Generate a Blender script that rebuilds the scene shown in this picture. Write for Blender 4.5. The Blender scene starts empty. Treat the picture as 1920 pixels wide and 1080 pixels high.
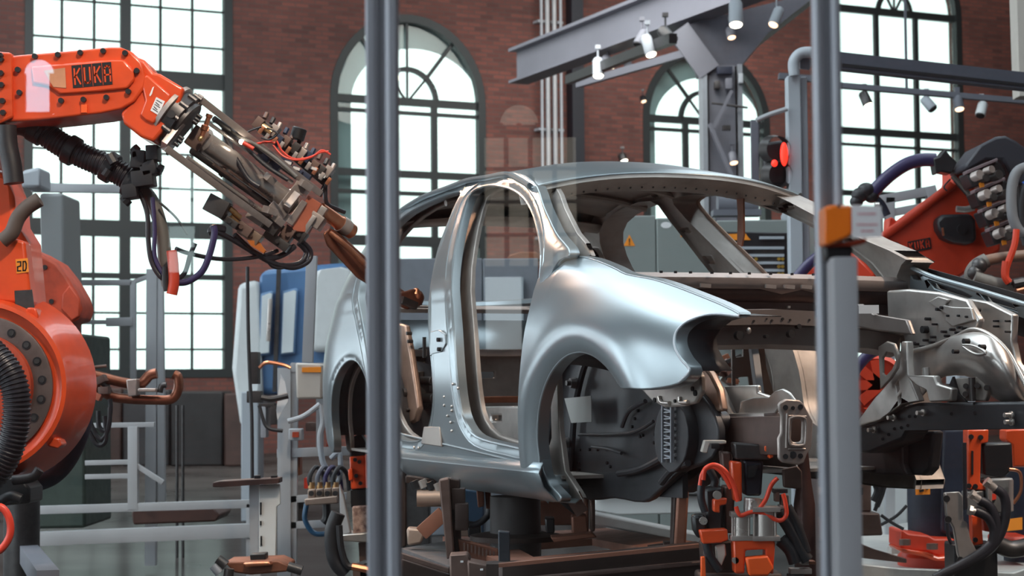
import bpy, bmesh, math, random
from mathutils import Vector, Matrix
from mathutils.geometry import delaunay_2d_cdt
R_ = random.Random(7)
SC = bpy.context.scene
COL = SC.collection
# ------------------------------------------------------------------ camera
F = 3460.6
PITCH, ROLL, CAMZ = .0510, .008, 1.3
cp, sp_, cr, sr = math.cos(PITCH), math.sin(PITCH), math.cos(ROLL), math.sin(ROLL)
_r = Vector((1, 0, 0)); _d = Vector((0, sp_, -cp)); _f = Vector((0, cp, sp_))
CR = _r * cr + _d * sr
CD = _r * -sr + _d * cr
CF = _f
CAM = Vector((0, 0, CAMZ))
cam = bpy.data.objects.new('camera', bpy.data.cameras.new('camera'))
COL.objects.link(cam)
M3 = Matrix(((CR.x, -CD.x, -CF.x), (CR.y, -CD.y, -CF.y), (CR.z, -CD.z, -CF.z)))
cam.matrix_world = Matrix.Translation(CAM) @ M3.to_4x4()
cam.data.sensor_width = 36
cam.data.lens = F * 36 / 1920
cam.data.clip_start = .05; cam.data.clip_end = 300
cam.data.dof.use_dof = True
cam.data.dof.focus_distance = 6.3
cam.data.dof.aperture_fstop = 6.5
SC.camera = cam
SC.view_settings.view_transform = 'Standard'
SC.view_settings.look = 'None'
SC.view_settings.gamma = 1
SC.view_settings.use_curve_mapping = False
SC.view_settings.exposure = 0.0
SC.cycles.max_bounces = 8
SC.cycles.transparent_max_bounces = 24
SC.cycles.sample_clamp_indirect = 4
SC.cycles.caustics_reflective = False
SC.cycles.caustics_refractive = False
# ------------------------------------------------------------------ world and lights
W = bpy.data.worlds.new('sky'); SC.world = W; W.use_nodes = True
W.node_tree.nodes['Background'].inputs[0].default_value = (.93, 1.0, .985, 1)
W.node_tree.nodes['Background'].inputs[1].default_value = 1.9

def lamp(name, kind, loc, target, energy, color=(1, 1, 1), size=1, size_y=None, spot=60, blend=.5):
    l = bpy.data.lights.new(name, kind); l.energy = energy; l.color = color
    if kind == 'AREA':
        l.size = size
        if size_y: l.shape = 'RECTANGLE'; l.size_y = size_y
    else:
        l.shadow_soft_size = size
    if kind == 'SPOT':
        l.spot_size = math.radians(spot); l.spot_blend = blend
    o = bpy.data.objects.new(name, l); COL.objects.link(o)
    o.location = loc
    o.rotation_euler = (Vector(target) - Vector(loc)).to_track_quat('-Z', 'Y').to_euler()
    return o
# roof and left lamps stand for glazing daylight; others are added fill and spots
lamp('daylight_roof', 'AREA', (-3, 9, 9.5), (0, 7, 0), 620, (.86, .94, 1), 9, 6)
lamp('daylight_left', 'AREA', (-11, 1, 5), (1, 7, .8), 125, (.84, .93, 1), 5, 5)
lamp('fill_back_wall', 'AREA', (-2, 23, 8), (0, 33, 2), 1100, (1, .95, .92), 10, 4)  # added fill lamp, brightens the brick of the back wall
lamp('fill_back_wall_right', 'AREA', (7, 29, 9.5), (10.5, 40, 4.5), 900, (1, .93, .88), 9, 4)  # added fill lamp for the right part of the brick
lamp('spot_glow_left', 'SPOT', (-.2, 4.6, 4.8), (-1.7, 7, 1.9), 620, (1, .80, .64), .12, spot=50)
lamp('spot_glow_car', 'SPOT', (3.9, 6.0, 4.9), (1.9, 6.6, .9), 760, (1, .72, .55), .12, spot=52)
lamp('spot_fill_platform', 'SPOT', (4.2, 7.5, 5), (2.6, 9.6, .3), 500, (1, .93, .86), .3, spot=50)  # added fill spot that brightens the pale platform
lamp('spot_glow_under', 'SPOT', (-2.2, 12, 4.5), (.6, 7.2, .2), 420, (1, .55, .35), .15, spot=40)

# ------------------------------------------------------------------ geometry of looking: image point -> place
def ray(px, py):
    return (CR * ((px - 960) / F) + CD * ((py - 540) / F) + CF)
def A(px, py, Y):
    "point of the world at depth Y (metres along +Y) seen at px,py"
    r = ray(px, py)
    return CAM + r * (Y / r.y)
def AF(px, py, z=0.0):
    "point on a level plane"
    r = ray(px, py)
    return CAM + r * ((z - CAM.z) / r.z)

# ------------------------------------------------------------------ materials
MATS = {}
def mat(name, col, rough=.5, metal=0, noise=.0, nscale=12, bump=0.0, emit=None, es=0, coat=0, spec=.5, col2=None, dirt=0):
    m = bpy.data.materials.new(name); m.use_nodes = True
    nt = m.node_tree; N = nt.nodes; L = nt.links
    b = N['Principled BSDF']
    b.inputs['Base Color'].default_value = (*col, 1)
    b.inputs['Roughness'].default_value = rough
    b.inputs['Metallic'].default_value = metal
    b.inputs['Specular IOR Level'].default_value = spec
    b.inputs['Coat Weight'].default_value = coat
    b.inputs['Coat Roughness'].default_value = .08
    if emit:
        b.inputs['Emission Color'].default_value = (*emit, 1); b.inputs['Emission Strength'].default_value = es
    tc = N.new('ShaderNodeTexCoord'); nz = N.new('ShaderNodeTexNoise')
    nz.inputs['Scale'].default_value = nscale; nz.inputs['Detail'].default_value = 6
    nz.inputs['Roughness'].default_value = .6
    L.new(tc.outputs['Object'], nz.inputs['Vector'])
    if noise or col2:
        c2 = col2 if col2 else tuple(c * (1 - noise) for c in col)
        mx = N.new('ShaderNodeMix'); mx.data_type = 'RGBA'
        rp = N.new('ShaderNodeMapRange'); rp.inputs['From Min'].default_value = .38; rp.inputs['From Max'].default_value = .66
        L.new(nz.outputs['Fac'], rp.inputs['Value']); L.new(rp.outputs['Result'], mx.inputs['Factor'])
        mx.inputs['A'].default_value = (*col, 1); mx.inputs['B'].default_value = (*c2, 1)
        L.new(mx.outputs['Result'], b.inputs['Base Color'])
        rr = N.new('ShaderNodeMapRange'); rr.inputs['To Min'].default_value = rough * .85; rr.inputs['To Max'].default_value = min(1, rough * 1.25)
        L.new(nz.outputs['Fac'], rr.inputs['Value']); L.new(rr.outputs['Result'], b.inputs['Roughness'])
    if bump:
        n2 = N.new('ShaderNodeTexNoise'); n2.inputs['Scale'].default_value = nscale * 4; n2.inputs['Detail'].default_value = 3
        L.new(tc.outputs['Object'], n2.inputs['Vector'])
        bp = N.new('ShaderNodeBump'); bp.inputs['Strength'].default_value = bump; bp.inputs['Distance'].default_value = .01
        L.new(n2.outputs['Fac'], bp.inputs['Height']); L.new(bp.outputs['Normal'], b.inputs['Normal'])
    MATS[name] = m
    return m
silver = mat('silver_paint', (.31, .355, .38), .28, .62, coat=0, noise=0, nscale=2)
silver_in = mat('inner_body_metal', (.42, .375, .345), .42, .4, noise=.35, nscale=5, bump=.06)
galv = mat('galvanised_sheet', (.66, .62, .59), .3, .75, noise=.3, nscale=6, bump=.08)
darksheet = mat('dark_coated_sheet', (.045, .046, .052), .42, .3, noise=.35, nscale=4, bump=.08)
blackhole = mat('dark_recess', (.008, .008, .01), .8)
orange = mat('orange_paint', (.80, .085, .018), .32, 0, noise=.22, nscale=5, coat=.35)
orange_dk = mat('orange_paint_worn', (.50, .06, .02), .5, 0, noise=.4, nscale=9)
red = mat('red_orange_paint', (.68, .055, .02), .4, 0, noise=.25, nscale=4)
yellow_o = mat('orange_yellow_label', (.95, .30, .02), .5)
rubber = mat('black_rubber', (.018, .018, .022), .45, 0, noise=.3, nscale=20)
hose_mat = mat('black_hose', (.02, .019, .026), .38, 0, noise=.3, nscale=10)
purple_hose = mat('dark_violet_hose', (.035, .025, .09), .4)
darkst = mat('dark_steel', (.09, .085, .085), .4, .7, noise=.4, nscale=9)
brownst = mat('brown_dusty_steel', (.20, .13, .11), .45, .5, noise=.4, nscale=7)
steel = mat('bright_steel', (.66, .60, .56), .27, .7, noise=.15, nscale=8)
steel_m = mat('machined_steel', (.47, .40, .37), .38, .5, noise=.25, nscale=10)
alu = mat('anodised_aluminium', (.35, .37, .41), .42, .25, noise=.06, nscale=3)
alu_lt = mat('pale_aluminium', (.42, .43, .45), .45, .2, noise=.1, nscale=3)
copper = mat('copper', (.78, .32, .18), .3, .9, noise=.35, nscale=9)
brass = mat('brass', (.70, .45, .22), .3, .9)
terracotta = mat('copper_red_block', (.58, .17, .10), .5, .1, noise=.2, nscale=9)
black = mat('black_plastic', (.012, .012, .014), .4)
navy = mat('navy_black_cover', (.012, .018, .04), .55, noise=.4, nscale=6, bump=.2)
white = mat('white_paint', (.72, .74, .74), .45, noise=.06)
paper = mat('white_paper', (.8, .79, .8), .7)
redtext = mat('faded_red_ink', (.62, .22, .26), .7)
cabinet = mat('grey_cabinet_paint', (.25, .28, .27), .5, noise=.08, nscale=2)
bluep = mat('blue_machine_paint', (.10, .22, .42), .4, noise=.1, nscale=2)
palegrey = mat('pale_grey_paint', (.42, .45, .49), .5, noise=.08, nscale=2)
greyblue = mat('steel_grey_paint', (.15, .155, .185), .5, noise=.1, nscale=1)
darkgreen = mat('dark_green_cover', (.035, .055, .045), .6, noise=.2)
frame_mat = mat('dark_window_steel', (.012, .02, .022), .5)
wood = mat('dark_reddish_wood', (.075, .032, .025), .45, noise=.3, nscale=8)
rusty = mat('rust_orange_steel', (.30, .11, .06), .5, .35, noise=.45, nscale=6, bump=.1)
cream = mat('cream_control_box', (.55, .50, .45), .5, noise=.05)
bluecable = mat('blue_cable', (.02, .10, .45), .4)
greencable = mat('green_cable', (.02, .18, .12), .4)
redcable = mat('red_cable', (.80, .06, .03), .4)
cement = mat('grey_screed', (.20, .20, .19), .55, noise=.25, nscale=2)
bulb = mat('lit_lamp', (1, .9, .75), .5, emit=(1, .86, .66), es=9)
bulb_w = mat('lit_lamp_warm', (1, .8, .6), .5, emit=(1, .62, .40), es=3.0)
redlight = mat('lit_red_signal', (.9, .02, .01), .4, emit=(1, .03, .015), es=2.2)
glow_pane = mat('lit_window_pane', (.9, .95, 1), .5, emit=(.84, .93, 1), es=7.0)
glow_warm = mat('lit_window_pane_warm', (.9, .9, .8), .5, emit=(1, .92, .80), es=5.0)
sky_pane = mat('lit_roof_pane', (.9, .95, 1), .5, emit=(.82, .92, 1), es=5.0)
gold = mat('gold_knob', (.75, .50, .10), .3, .8)

def glass_material(name, tint=(1, 1, 1), refl=1.0):
    m = bpy.data.materials.new(name); m.use_nodes = True
    nt = m.node_tree; N = nt.nodes; L = nt.links
    for n in list(N): N.remove(n)
    out = N.new('ShaderNodeOutputMaterial'); tr = N.new('ShaderNodeBsdfTransparent'); gl = N.new('ShaderNodeBsdfGlossy')
    fr = N.new('ShaderNodeFresnel'); mx = N.new('ShaderNodeMixShader')
    fr.inputs['IOR'].default_value = 1.5
    tr.inputs['Color'].default_value = (*tint, 1); gl.inputs['Roughness'].default_value = 0.0
    mu = N.new('ShaderNodeMath'); mu.operation = 'MULTIPLY'; mu.inputs[1].default_value = refl
    L.new(fr.outputs[0], mu.inputs[0]); L.new(mu.outputs[0], mx.inputs[0])
    L.new(tr.outputs[0], mx.inputs[1]); L.new(gl.outputs[0], mx.inputs[2]); L.new(mx.outputs[0], out.inputs[0])
    MATS[name] = m
    return m
clear_glass = glass_material('clear_glass', (.965, .985, .98), 1.0)
window_glass = glass_material('window_glass', (.93, 1, .985), .6)

def brick_material():
    m = bpy.data.materials.new('red_brick'); m.use_nodes = True
    nt = m.node_tree; N = nt.nodes; L = nt.links; b = N['Principled BSDF']
    tc = N.new('ShaderNodeTexCoord'); sx = N.new('ShaderNodeSeparateXYZ'); cx = N.new('ShaderNodeCombineXYZ')
    L.new(tc.outputs['Object'], sx.inputs[0]); L.new(sx.outputs['X'], cx.inputs['X']); L.new(sx.outputs['Z'], cx.inputs['Y'])
    br = N.new('ShaderNodeTexBrick'); L.new(cx.outputs[0], br.inputs['Vector'])
    br.inputs['Color1'].default_value = (.185, .070, .056, 1); br.inputs['Color2'].default_value = (.098, .043, .038, 1)
    br.inputs['Mortar'].default_value = (.095, .065, .060, 1)
    br.inputs['Scale'].default_value = 1; br.inputs['Brick Width'].default_value = .27; br.inputs['Row Height'].default_value = .085
    br.inputs['Mortar Size'].default_value = .010; br.inputs['Bias'].default_value = -.1
    nz = N.new('ShaderNodeTexNoise'); nz.inputs['Scale'].default_value = .35; nz.inputs['Detail'].default_value = 5
    L.new(tc.outputs['Object'], nz.inputs['Vector'])
    mx = N.new('ShaderNodeMix'); mx.data_type = 'RGBA'; mx.blend_type = 'MULTIPLY'; mx.inputs['Factor'].default_value = 1
    rp = N.new('ShaderNodeValToRGB'); rp.color_ramp.elements[0].position = .3; rp.color_ramp.elements[1].position = .7
    rp.color_ramp.elements[0].color = (.6, .55, .55, 1); rp.color_ramp.elements[1].color = (1.35, 1.2, 1.15, 1)
    L.new(nz.outputs['Fac'], rp.inputs[0]); L.new(br.outputs['Color'], mx.inputs['A']); L.new(rp.outputs[0], mx.inputs['B'])
    L.new(mx.outputs['Result'], b.inputs['Base Color']); b.inputs['Roughness'].default_value = .85
    bp = N.new('ShaderNodeBump'); bp.inputs['Strength'].default_value = .5; bp.inputs['Distance'].default_value = .02
    L.new(br.outputs['Fac'], bp.inputs['Height']); bp.invert = True; L.new(bp.outputs['Normal'], b.inputs['Normal'])
    return m
brick = brick_material()

# ------------------------------------------------------------------ objects
BASE = {}
def tag(o, label=None, cat=None, group=None, kind=None):
    if label: o['label'] = label
    if cat: o['category'] = cat
    if group: o['group'] = group
    if kind: o['kind'] = kind
    return o
def thing(name, label, cat, loc, group=None):
    o = bpy.data.objects.new(name, None); COL.objects.link(o); o.location = loc
    o.empty_display_size = .1
    BASE[o.name] = Vector(loc)
    return tag(o, label, cat, group)
def root_loc(p):
    v = Vector((0, 0, 0))
    while p is not None:
        v += p.location; p = p.parent
    return v

SPLIT = {'apron_hole','screw_hole','bracket_swage','post_hole','wheelhouse_hole','spot_weld','bracket_hole','beam_hole','beam_pin','plate_hole','rail_stud','rail_hole','cowl_hole','cowl_tab','bracket_stud','header_weld','wheelhouse_swage','tower_swage','plate_swage','bolt','bulkhead_swage','fastener','hose','cable','valve','connector'}
class MB:
    "collects shapes in world coordinates; build() links them as one mesh object"
    def __init__(s): s.bm = bmesh.new()
    def box(s, c, size, rot=None, bev=0):
        ret = bmesh.ops.create_cube(s.bm, size=1)
        vs = ret['verts']
        m = Matrix.Translation(Vector(c)) @ (rot.to_4x4() if rot else Matrix.Identity(4)) @ Matrix.Diagonal((*size, 1))
        bmesh.ops.transform(s.bm, matrix=m, verts=vs)
        if bev:
            es = {e for v in vs for e in v.link_edges}
            bmesh.ops.bevel(s.bm, geom=list(es), offset=bev, segments=2, affect='EDGES', profile=.7)
        return s
    def bar(s, p0, p1, w, h, up=(0, 0, 1), bev=0):
        "box along p0-p1, w across (sideways), h along up"
        p0, p1 = Vector(p0), Vector(p1); d = p1 - p0; L = d.length
        if L < 1e-6: return s
        x = d / L; u = Vector(up); y = u.cross(x)
        if y.length < 1e-4: y = Vector((0, 1, 0)).cross(x)
        if y.length < 1e-4: y = Vector((1, 0, 0)).cross(x)
        y.normalize(); z = x.cross(y)
        rot = Matrix((x, y, z)).transposed()
        return s.box((p0 + p1) / 2, (L, w, h), rot, bev)
    def cyl(s, p0, p1, r0, r1=None, n=20, cap=True):
        p0, p1 = Vector(p0), Vector(p1); r1 = r0 if r1 is None else r1
        d = p1 - p0
        if d.length < 1e-6: return s
        q = d.to_track_quat('Z', 'Y').to_matrix()
        a = [s.bm.verts.new(p0 + q @ Vector((r0 * math.cos(2 * math.pi * i / n), r0 * math.sin(2 * math.pi * i / n), 0))) for i in range(n)]
        b = [s.bm.verts.new(p1 + q @ Vector((r1 * math.cos(2 * math.pi * i / n), r1 * math.sin(2 * math.pi * i / n), 0))) for i in range(n)]
        for i in range(n):
            s.bm.faces.new((a[i], a[(i + 1) % n], b[(i + 1) % n], b[i]))
        if cap:
            s.bm.faces.new(a[::-1]); s.bm.faces.new(b)
        return s
    def lathe(s, p0, axis, prof, n=28, cap=True):
        "prof: list of (distance along axis, radius)"
        p0 = Vector(p0); ax = Vector(axis).normalized(); q = ax.to_track_quat('Z', 'Y').to_matrix()
        rings = []
        for t, r in prof:
            rings.append([s.bm.verts.new(p0 + q @ Vector((r * math.cos(2 * math.pi * i / n), r * math.sin(2 * math.pi * i / n), t))) for i in range(n)])
        for a, b in zip(rings, rings[1:]):
            for i in range(n):
                s.bm.faces.new((a[i], a[(i + 1) % n], b[(i + 1) % n], b[i]))
        if cap:
            s.bm.faces.new(rings[0][::-1]); s.bm.faces.new(rings[-1])
        return s
    def tube(s, pts, r, n=10, smooth=True, rib=0, ribn=0):
        pts = [Vector(p) for p in pts]
        if smooth and len(pts) > 2: pts = catmull(pts, 6)
        if ribn:
            # resample for ribs
            L = [0]
            for a, b in zip(pts, pts[1:]): L.append(L[-1] + (b - a).length)
            out = []; m = ribn * 4; j = 0
            for i in range(m + 1):
                t = L[-1] * i / m
                while j < len(L) - 2 and L[j + 1] < t: j += 1
                k = (t - L[j]) / max(1e-9, L[j + 1] - L[j]); out.append(pts[j].lerp(pts[j + 1], k))
            pts = out
        prev = None; rings = []
        rr = r if callable(r) else (lambda t: r)
        nrm = None
        for i, p in enumerate(pts):
            d = (pts[min(i + 1, len(pts) - 1)] - pts[max(i - 1, 0)])
            if d.length < 1e-9: d = Vector((0, 0, 1))
            d.normalize()
            if nrm is None:
                nrm = d.orthogonal().normalized()
            else:
                nrm = (nrm - d * nrm.dot(d))
                if nrm.length < 1e-6: nrm = d.orthogonal()
                nrm.normalize()
            bi = d.cross(nrm)
            R = rr(i / max(1, len(pts) - 1))
            if ribn: R = R * (1 + rib * (1 if i % 4 in (1, 2) else -1))
            rings.append([s.bm.verts.new(p + (nrm * math.cos(2 * math.pi * k / n) + bi * math.sin(2 * math.pi * k / n)) * R) for k in range(n)])
        for a, b in zip(rings, rings[1:]):
            for i in range(n): s.bm.faces.new((a[i], a[(i + 1) % n], b[(i + 1) % n], b[i]))
        s.bm.faces.new(rings[0][::-1]); s.bm.faces.new(rings[-1])
        return s
    def plate(s, pts, off, holes=()):
        "flat polygon pts (3D, coplanar) with holes, thickened by vector off"
        off = Vector(off)
        def loop(ps):
            vs = [s.bm.verts.new(Vector(p)) for p in ps]
            es = [s.bm.edges.new((vs[i], vs[(i + 1) % len(vs)])) for i in range(len(vs))]
            return vs, es
        loops = [loop(pts)] + [loop(h) for h in holes]
        edges = [e for _, es in loops for e in es]
        if holes or len(pts) > 4:
            r = bmesh.ops.triangle_fill(s.bm, use_beauty=True, use_dissolve=False, edges=edges)
            fs = [g for g in r['geom'] if isinstance(g, bmesh.types.BMFace)]
        else:
            fs = [s.bm.faces.new(loops[0][0])]
        mp = {}
        for vs, _ in loops:
            for v in vs: mp[v] = s.bm.verts.new(v.co + off)
        for f in fs:
            try: s.bm.faces.new([mp[v] for v in f.verts][::-1])
            except Exception: pass
        for vs, _ in loops:
            for i in range(len(vs)):
                a, b = vs[i], vs[(i + 1) % len(vs)]
                s.bm.faces.new((a, b, mp[b], mp[a]))
        return s
    def quadstrip(s, rows, closed=False):
        "grid of points rows -> surface"
        R = [[s.bm.verts.new(Vector(p)) for p in row] for row in rows]
        for a, b in zip(R, R[1:]):
            for i in range(len(a) - (0 if closed else 1)):
                j = (i + 1) % len(a)
                s.bm.faces.new((a[i], a[j], b[j], b[i]))
        return s
    def sphere(s, c, r, u=16, v=10, sc=(1, 1, 1)):
        ret = bmesh.ops.create_uvsphere(s.bm, u_segments=u, v_segments=v, radius=r)
        bmesh.ops.transform(s.bm, matrix=Matrix.Translation(Vector(c)) @ Matrix.Diagonal((*sc, 1)), verts=ret['verts'])
        return s
    def islands(s):
        seen = set(); out = []
        s.bm.verts.ensure_lookup_table()
        for v in s.bm.verts:
            if v in seen: continue
            st = [v]; seen.add(v); comp = []
            while st:
                a = st.pop(); comp.append(a)
                for e in a.link_edges:
                    b = e.other_vert(a)
                    if b not in seen: seen.add(b); st.append(b)
            mb = MB(); mp = {a: mb.bm.verts.new(a.co) for a in comp}
            fs = {f for a in comp for f in a.link_faces}
            for f in sorted(fs, key=lambda f: f.index): mb.bm.faces.new([mp[a] for a in f.verts])
            out.append(mb)
        return out
    def build(s, name, m, parent=None, bevel=0, seg=2, smooth=True, solid=0, sub=0, label=None, recalc=True, angle=38, sp=0):
        base = root_loc(parent)
        if recalc: bmesh.ops.recalc_face_normals(s.bm, faces=s.bm.faces[:])
        if sp or name in SPLIT:
            comps = s.islands()
            if len(comps) > 1:
                objs = [c.build(name, m, parent, bevel, seg, smooth, solid, sub, label, False, angle) for c in comps]
                s.bm.free(); return objs[0]
        bmesh.ops.translate(s.bm, vec=-base, verts=s.bm.verts[:])
        me = bpy.data.meshes.new(name); s.bm.to_mesh(me); s.bm.free()
        me.materials.append(m)
        o = bpy.data.objects.new(name, me); COL.objects.link(o)
        if parent is not None: o.parent = parent
        if smooth:
            me.polygons.foreach_set('use_smooth', [True] * len(me.polygons))
            me.set_sharp_from_angle(angle=math.radians(angle))
        if solid:
            md = o.modifiers.new('solid', 'SOLIDIFY'); md.thickness = solid; md.offset = 0
        if bevel:
            md = o.modifiers.new('bevel', 'BEVEL'); md.width = bevel; md.segments = seg; md.limit_method = 'ANGLE'
            md.angle_limit = math.radians(40); md.harden_normals = False
        if sub:
            md = o.modifiers.new('sub', 'SUBSURF'); md.levels = sub; md.render_levels = sub
        if label: o['label'] = label
        return o

def solo(o, base):
    "give a single-mesh top-level thing its origin at base"
    base = Vector(base)
    o.data.transform(Matrix.Translation(-base)); o.location = base
    return o
def copy_tree(o, parent=None):
    c = o.copy(); COL.objects.link(c); c.parent = parent
    for ch in [x for x in o.children]: copy_tree(ch, c)
    return c
def catmull(P, n=4, closed=False):
    out = []; N = len(P)
    rng = range(N if closed else N - 1)
    for i in rng:
        if closed: p0, p1, p2, p3 = P[(i - 1) % N], P[i], P[(i + 1) % N], P[(i + 2) % N]
        else: p0, p1, p2, p3 = P[max(i - 1, 0)], P[i], P[i + 1], P[min(i + 2, N - 1)]
        for k in range(n):
            t = k / n
            out.append(.5 * ((2 * p1) + (p2 - p0) * t + (2 * p0 - 5 * p1 + 4 * p2 - p3) * t * t + (3 * p1 - p0 - 3 * p2 + p3) * t ** 3))
    if not closed: out.append(P[-1].copy())
    return out

# flat lettering built from a stroke font: every letter is a set of strokes on a 1 x 1 cell
GLYPH = {'K': [((0, 0), (0, 1)), ((0, .45), (1, 1)), ((.25, .58), (1, 0))], 'U': [((0, 1), (0, .1)), ((0, .1), (.2, 0)), ((.2, 0), (.8, 0)), ((.8, 0), (1, .1)), ((1, .1), (1, 1))],
         'A': [((0, 0), (0, .85)), ((0, .85), (.25, 1)), ((.25, 1), (.75, 1)), ((.75, 1), (1, .85)), ((1, .85), (1, 0)), ((0, .42), (1, .42))],
         '2': [((0, 1), (1, 1)), ((1, 1), (1, .55)), ((1, .55), (0, .45)), ((0, .45), (0, 0)), ((0, 0), (1, 0))],
         'D': [((0, 0), (0, 1)), ((0, 1), (.7, 1)), ((.7, 1), (1, .75)), ((1, .75), (1, .25)), ((1, .25), (.7, 0)), ((.7, 0), (0, 0))],
         '!': [((.5, 1), (.5, .35)), ((.5, .12), (.5, 0))], 'Y': [((0, 1), (.5, .5)), ((1, 1), (.5, .5)), ((.5, .5), (.5, 0))],
         'O': [((0, 0), (0, 1)), ((0, 1), (1, 1)), ((1, 1), (1, 0)), ((1, 0), (0, 0))], 'R': [((0, 0), (0, 1)), ((0, 1), (1, 1)), ((1, 1), (1, .5)), ((1, .5), (0, .5)), ((.4, .5), (1, 0))],
         'E': [((0, 0), (0, 1)), ((0, 1), (1, 1)), ((0, .5), (.8, .5)), ((0, 0), (1, 0))], 'N': [((0, 0), (0, 1)), ((0, 1), (1, 0)), ((1, 0), (1, 1))],
         'V': [((0, 1), (.5, 0)), ((.5, 0), (1, 1))], 'I': [((.5, 0), (.5, 1))], 'L': [((0, 1), (0, 0)), ((0, 0), (1, 0))], 'T': [((0, 1), (1, 1)), ((.5, 1), (.5, 0))],
         'G': [((1, 1), (0, 1)), ((0, 1), (0, 0)), ((0, 0), (1, 0)), ((1, 0), (1, .45)), ((1, .45), (.5, .45))], 'S': [((1, 1), (0, 1)), ((0, 1), (0, .5)), ((0, .5), (1, .5)), ((1, .5), (1, 0)), ((1, 0), (0, 0))],
         'C': [((1, 1), (0, 1)), ((0, 1), (0, 0)), ((0, 0), (1, 0))], 'H': [((0, 0), (0, 1)), ((1, 0), (1, 1)), ((0, .5), (1, .5))], 'Z': [((0, 1), (1, 1)), ((1, 1), (0, 0)), ((0, 0), (1, 0))],
         'M': [((0, 0), (0, 1)), ((0, 1), (.5, .4)), ((.5, .4), (1, 1)), ((1, 1), (1, 0))]}
def letters(mb, text, o, ex, ey, w, h, gap, stroke, thick):
    "text starting at o, ex/ey unit vectors, cell w x h"
    ex, ey = Vector(ex).normalized(), Vector(ey).normalized(); n = ex.cross(ey)
    x = 0
    for ch in text:
        if ch != ' ':
            for a, b in GLYPH[ch]:
                p = Vector(o) + ex * (x + a[0] * w) + ey * (a[1] * h); q = Vector(o) + ex * (x + b[0] * w) + ey * (b[1] * h)
                d = (q - p).normalized() * stroke * .5
                mb.bar(p - d, q + d, stroke, thick, up=n)
        x += w + gap
    return mb
# ================================================================== THE HALL
def struct(o): o['kind'] = 'structure'; return o
WALL_A = math.radians(26)
WD = Vector((math.cos(WALL_A), math.sin(WALL_A), 0)); WN = Vector((math.sin(WALL_A), -math.cos(WALL_A), 0))
W0 = A(765, 700, 36.0); W0.z = 0
def wall_uz(px, py, off=0):
    r = ray(px, py); o = W0 + WN * off
    t = (o - CAM).dot(WN) / r.dot(WN)
    p = CAM + r * t
    return (p - o).dot(WD), p.z
def wp(u, z, off=0): return W0 + WD * u + Vector((0, 0, z)) + WN * off
def arch_pts(uc, hw, zb, zs, n=28, rise=None):
    rise = hw if rise is None else rise
    P = [(uc - hw, zb), (uc + hw, zb)]
    for i in range(n + 1):
        a = math.pi * i / n
        P.append((uc + hw * math.cos(a), zs + rise * math.sin(a)))
    return P
zsill = wall_uz(360, 708)[1]
def urange(a, b, y): return wall_uz(a, y)[0], wall_uz(b, y)[0]
u1a, u1b = urange(44, 436, 420)
u2a, u2b = urange(619, 911, 300)
u3a, u3b = urange(1206, 1444, 300)
u4a, u4b = urange(1560, 1806, 220)
zs2 = wall_uz(765, 190)[1]; zt2 = wall_uz(765, 27)[1]
zs3 = wall_uz(1325, 227)[1]; zt3 = wall_uz(1325, 90)[1]
zs4 = wall_uz(1685, 24)[1]
OPEN = [[(u1a, zsill), (u1b, zsill), (u1b, 9.6), (u1a, 9.6)],
        arch_pts((u2a + u2b) / 2, (u2b - u2a) / 2, zsill, zs2, rise=zt2 - zs2),
        arch_pts((u3a + u3b) / 2, (u3b - u3a) / 2, zsill, zs3, rise=zt3 - zs3),
        arch_pts((u4a + u4b) / 2, (u4b - u4a) / 2, zsill, zs4)]
def place_local(o):
    "wall objects keep the wall's own axes so that bricks run along it"
    M = Matrix((WD, Vector((0, 0, 1)).cross(WD), Vector((0, 0, 1)))).transposed().to_4x4()
    o.data.transform(M.inverted() @ Matrix.Translation(-W0)); o.matrix_world = Matrix.Translation(W0) @ M
    return o
mb = MB()
mb.plate([wp(-14, 0), wp(17, 0), wp(17, 12), wp(-14, 12)], -WN * .45, [[wp(u, z) for u, z in h] for h in OPEN])
struct(place_local(mb.build('wall_back', brick, smooth=False)))

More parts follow.
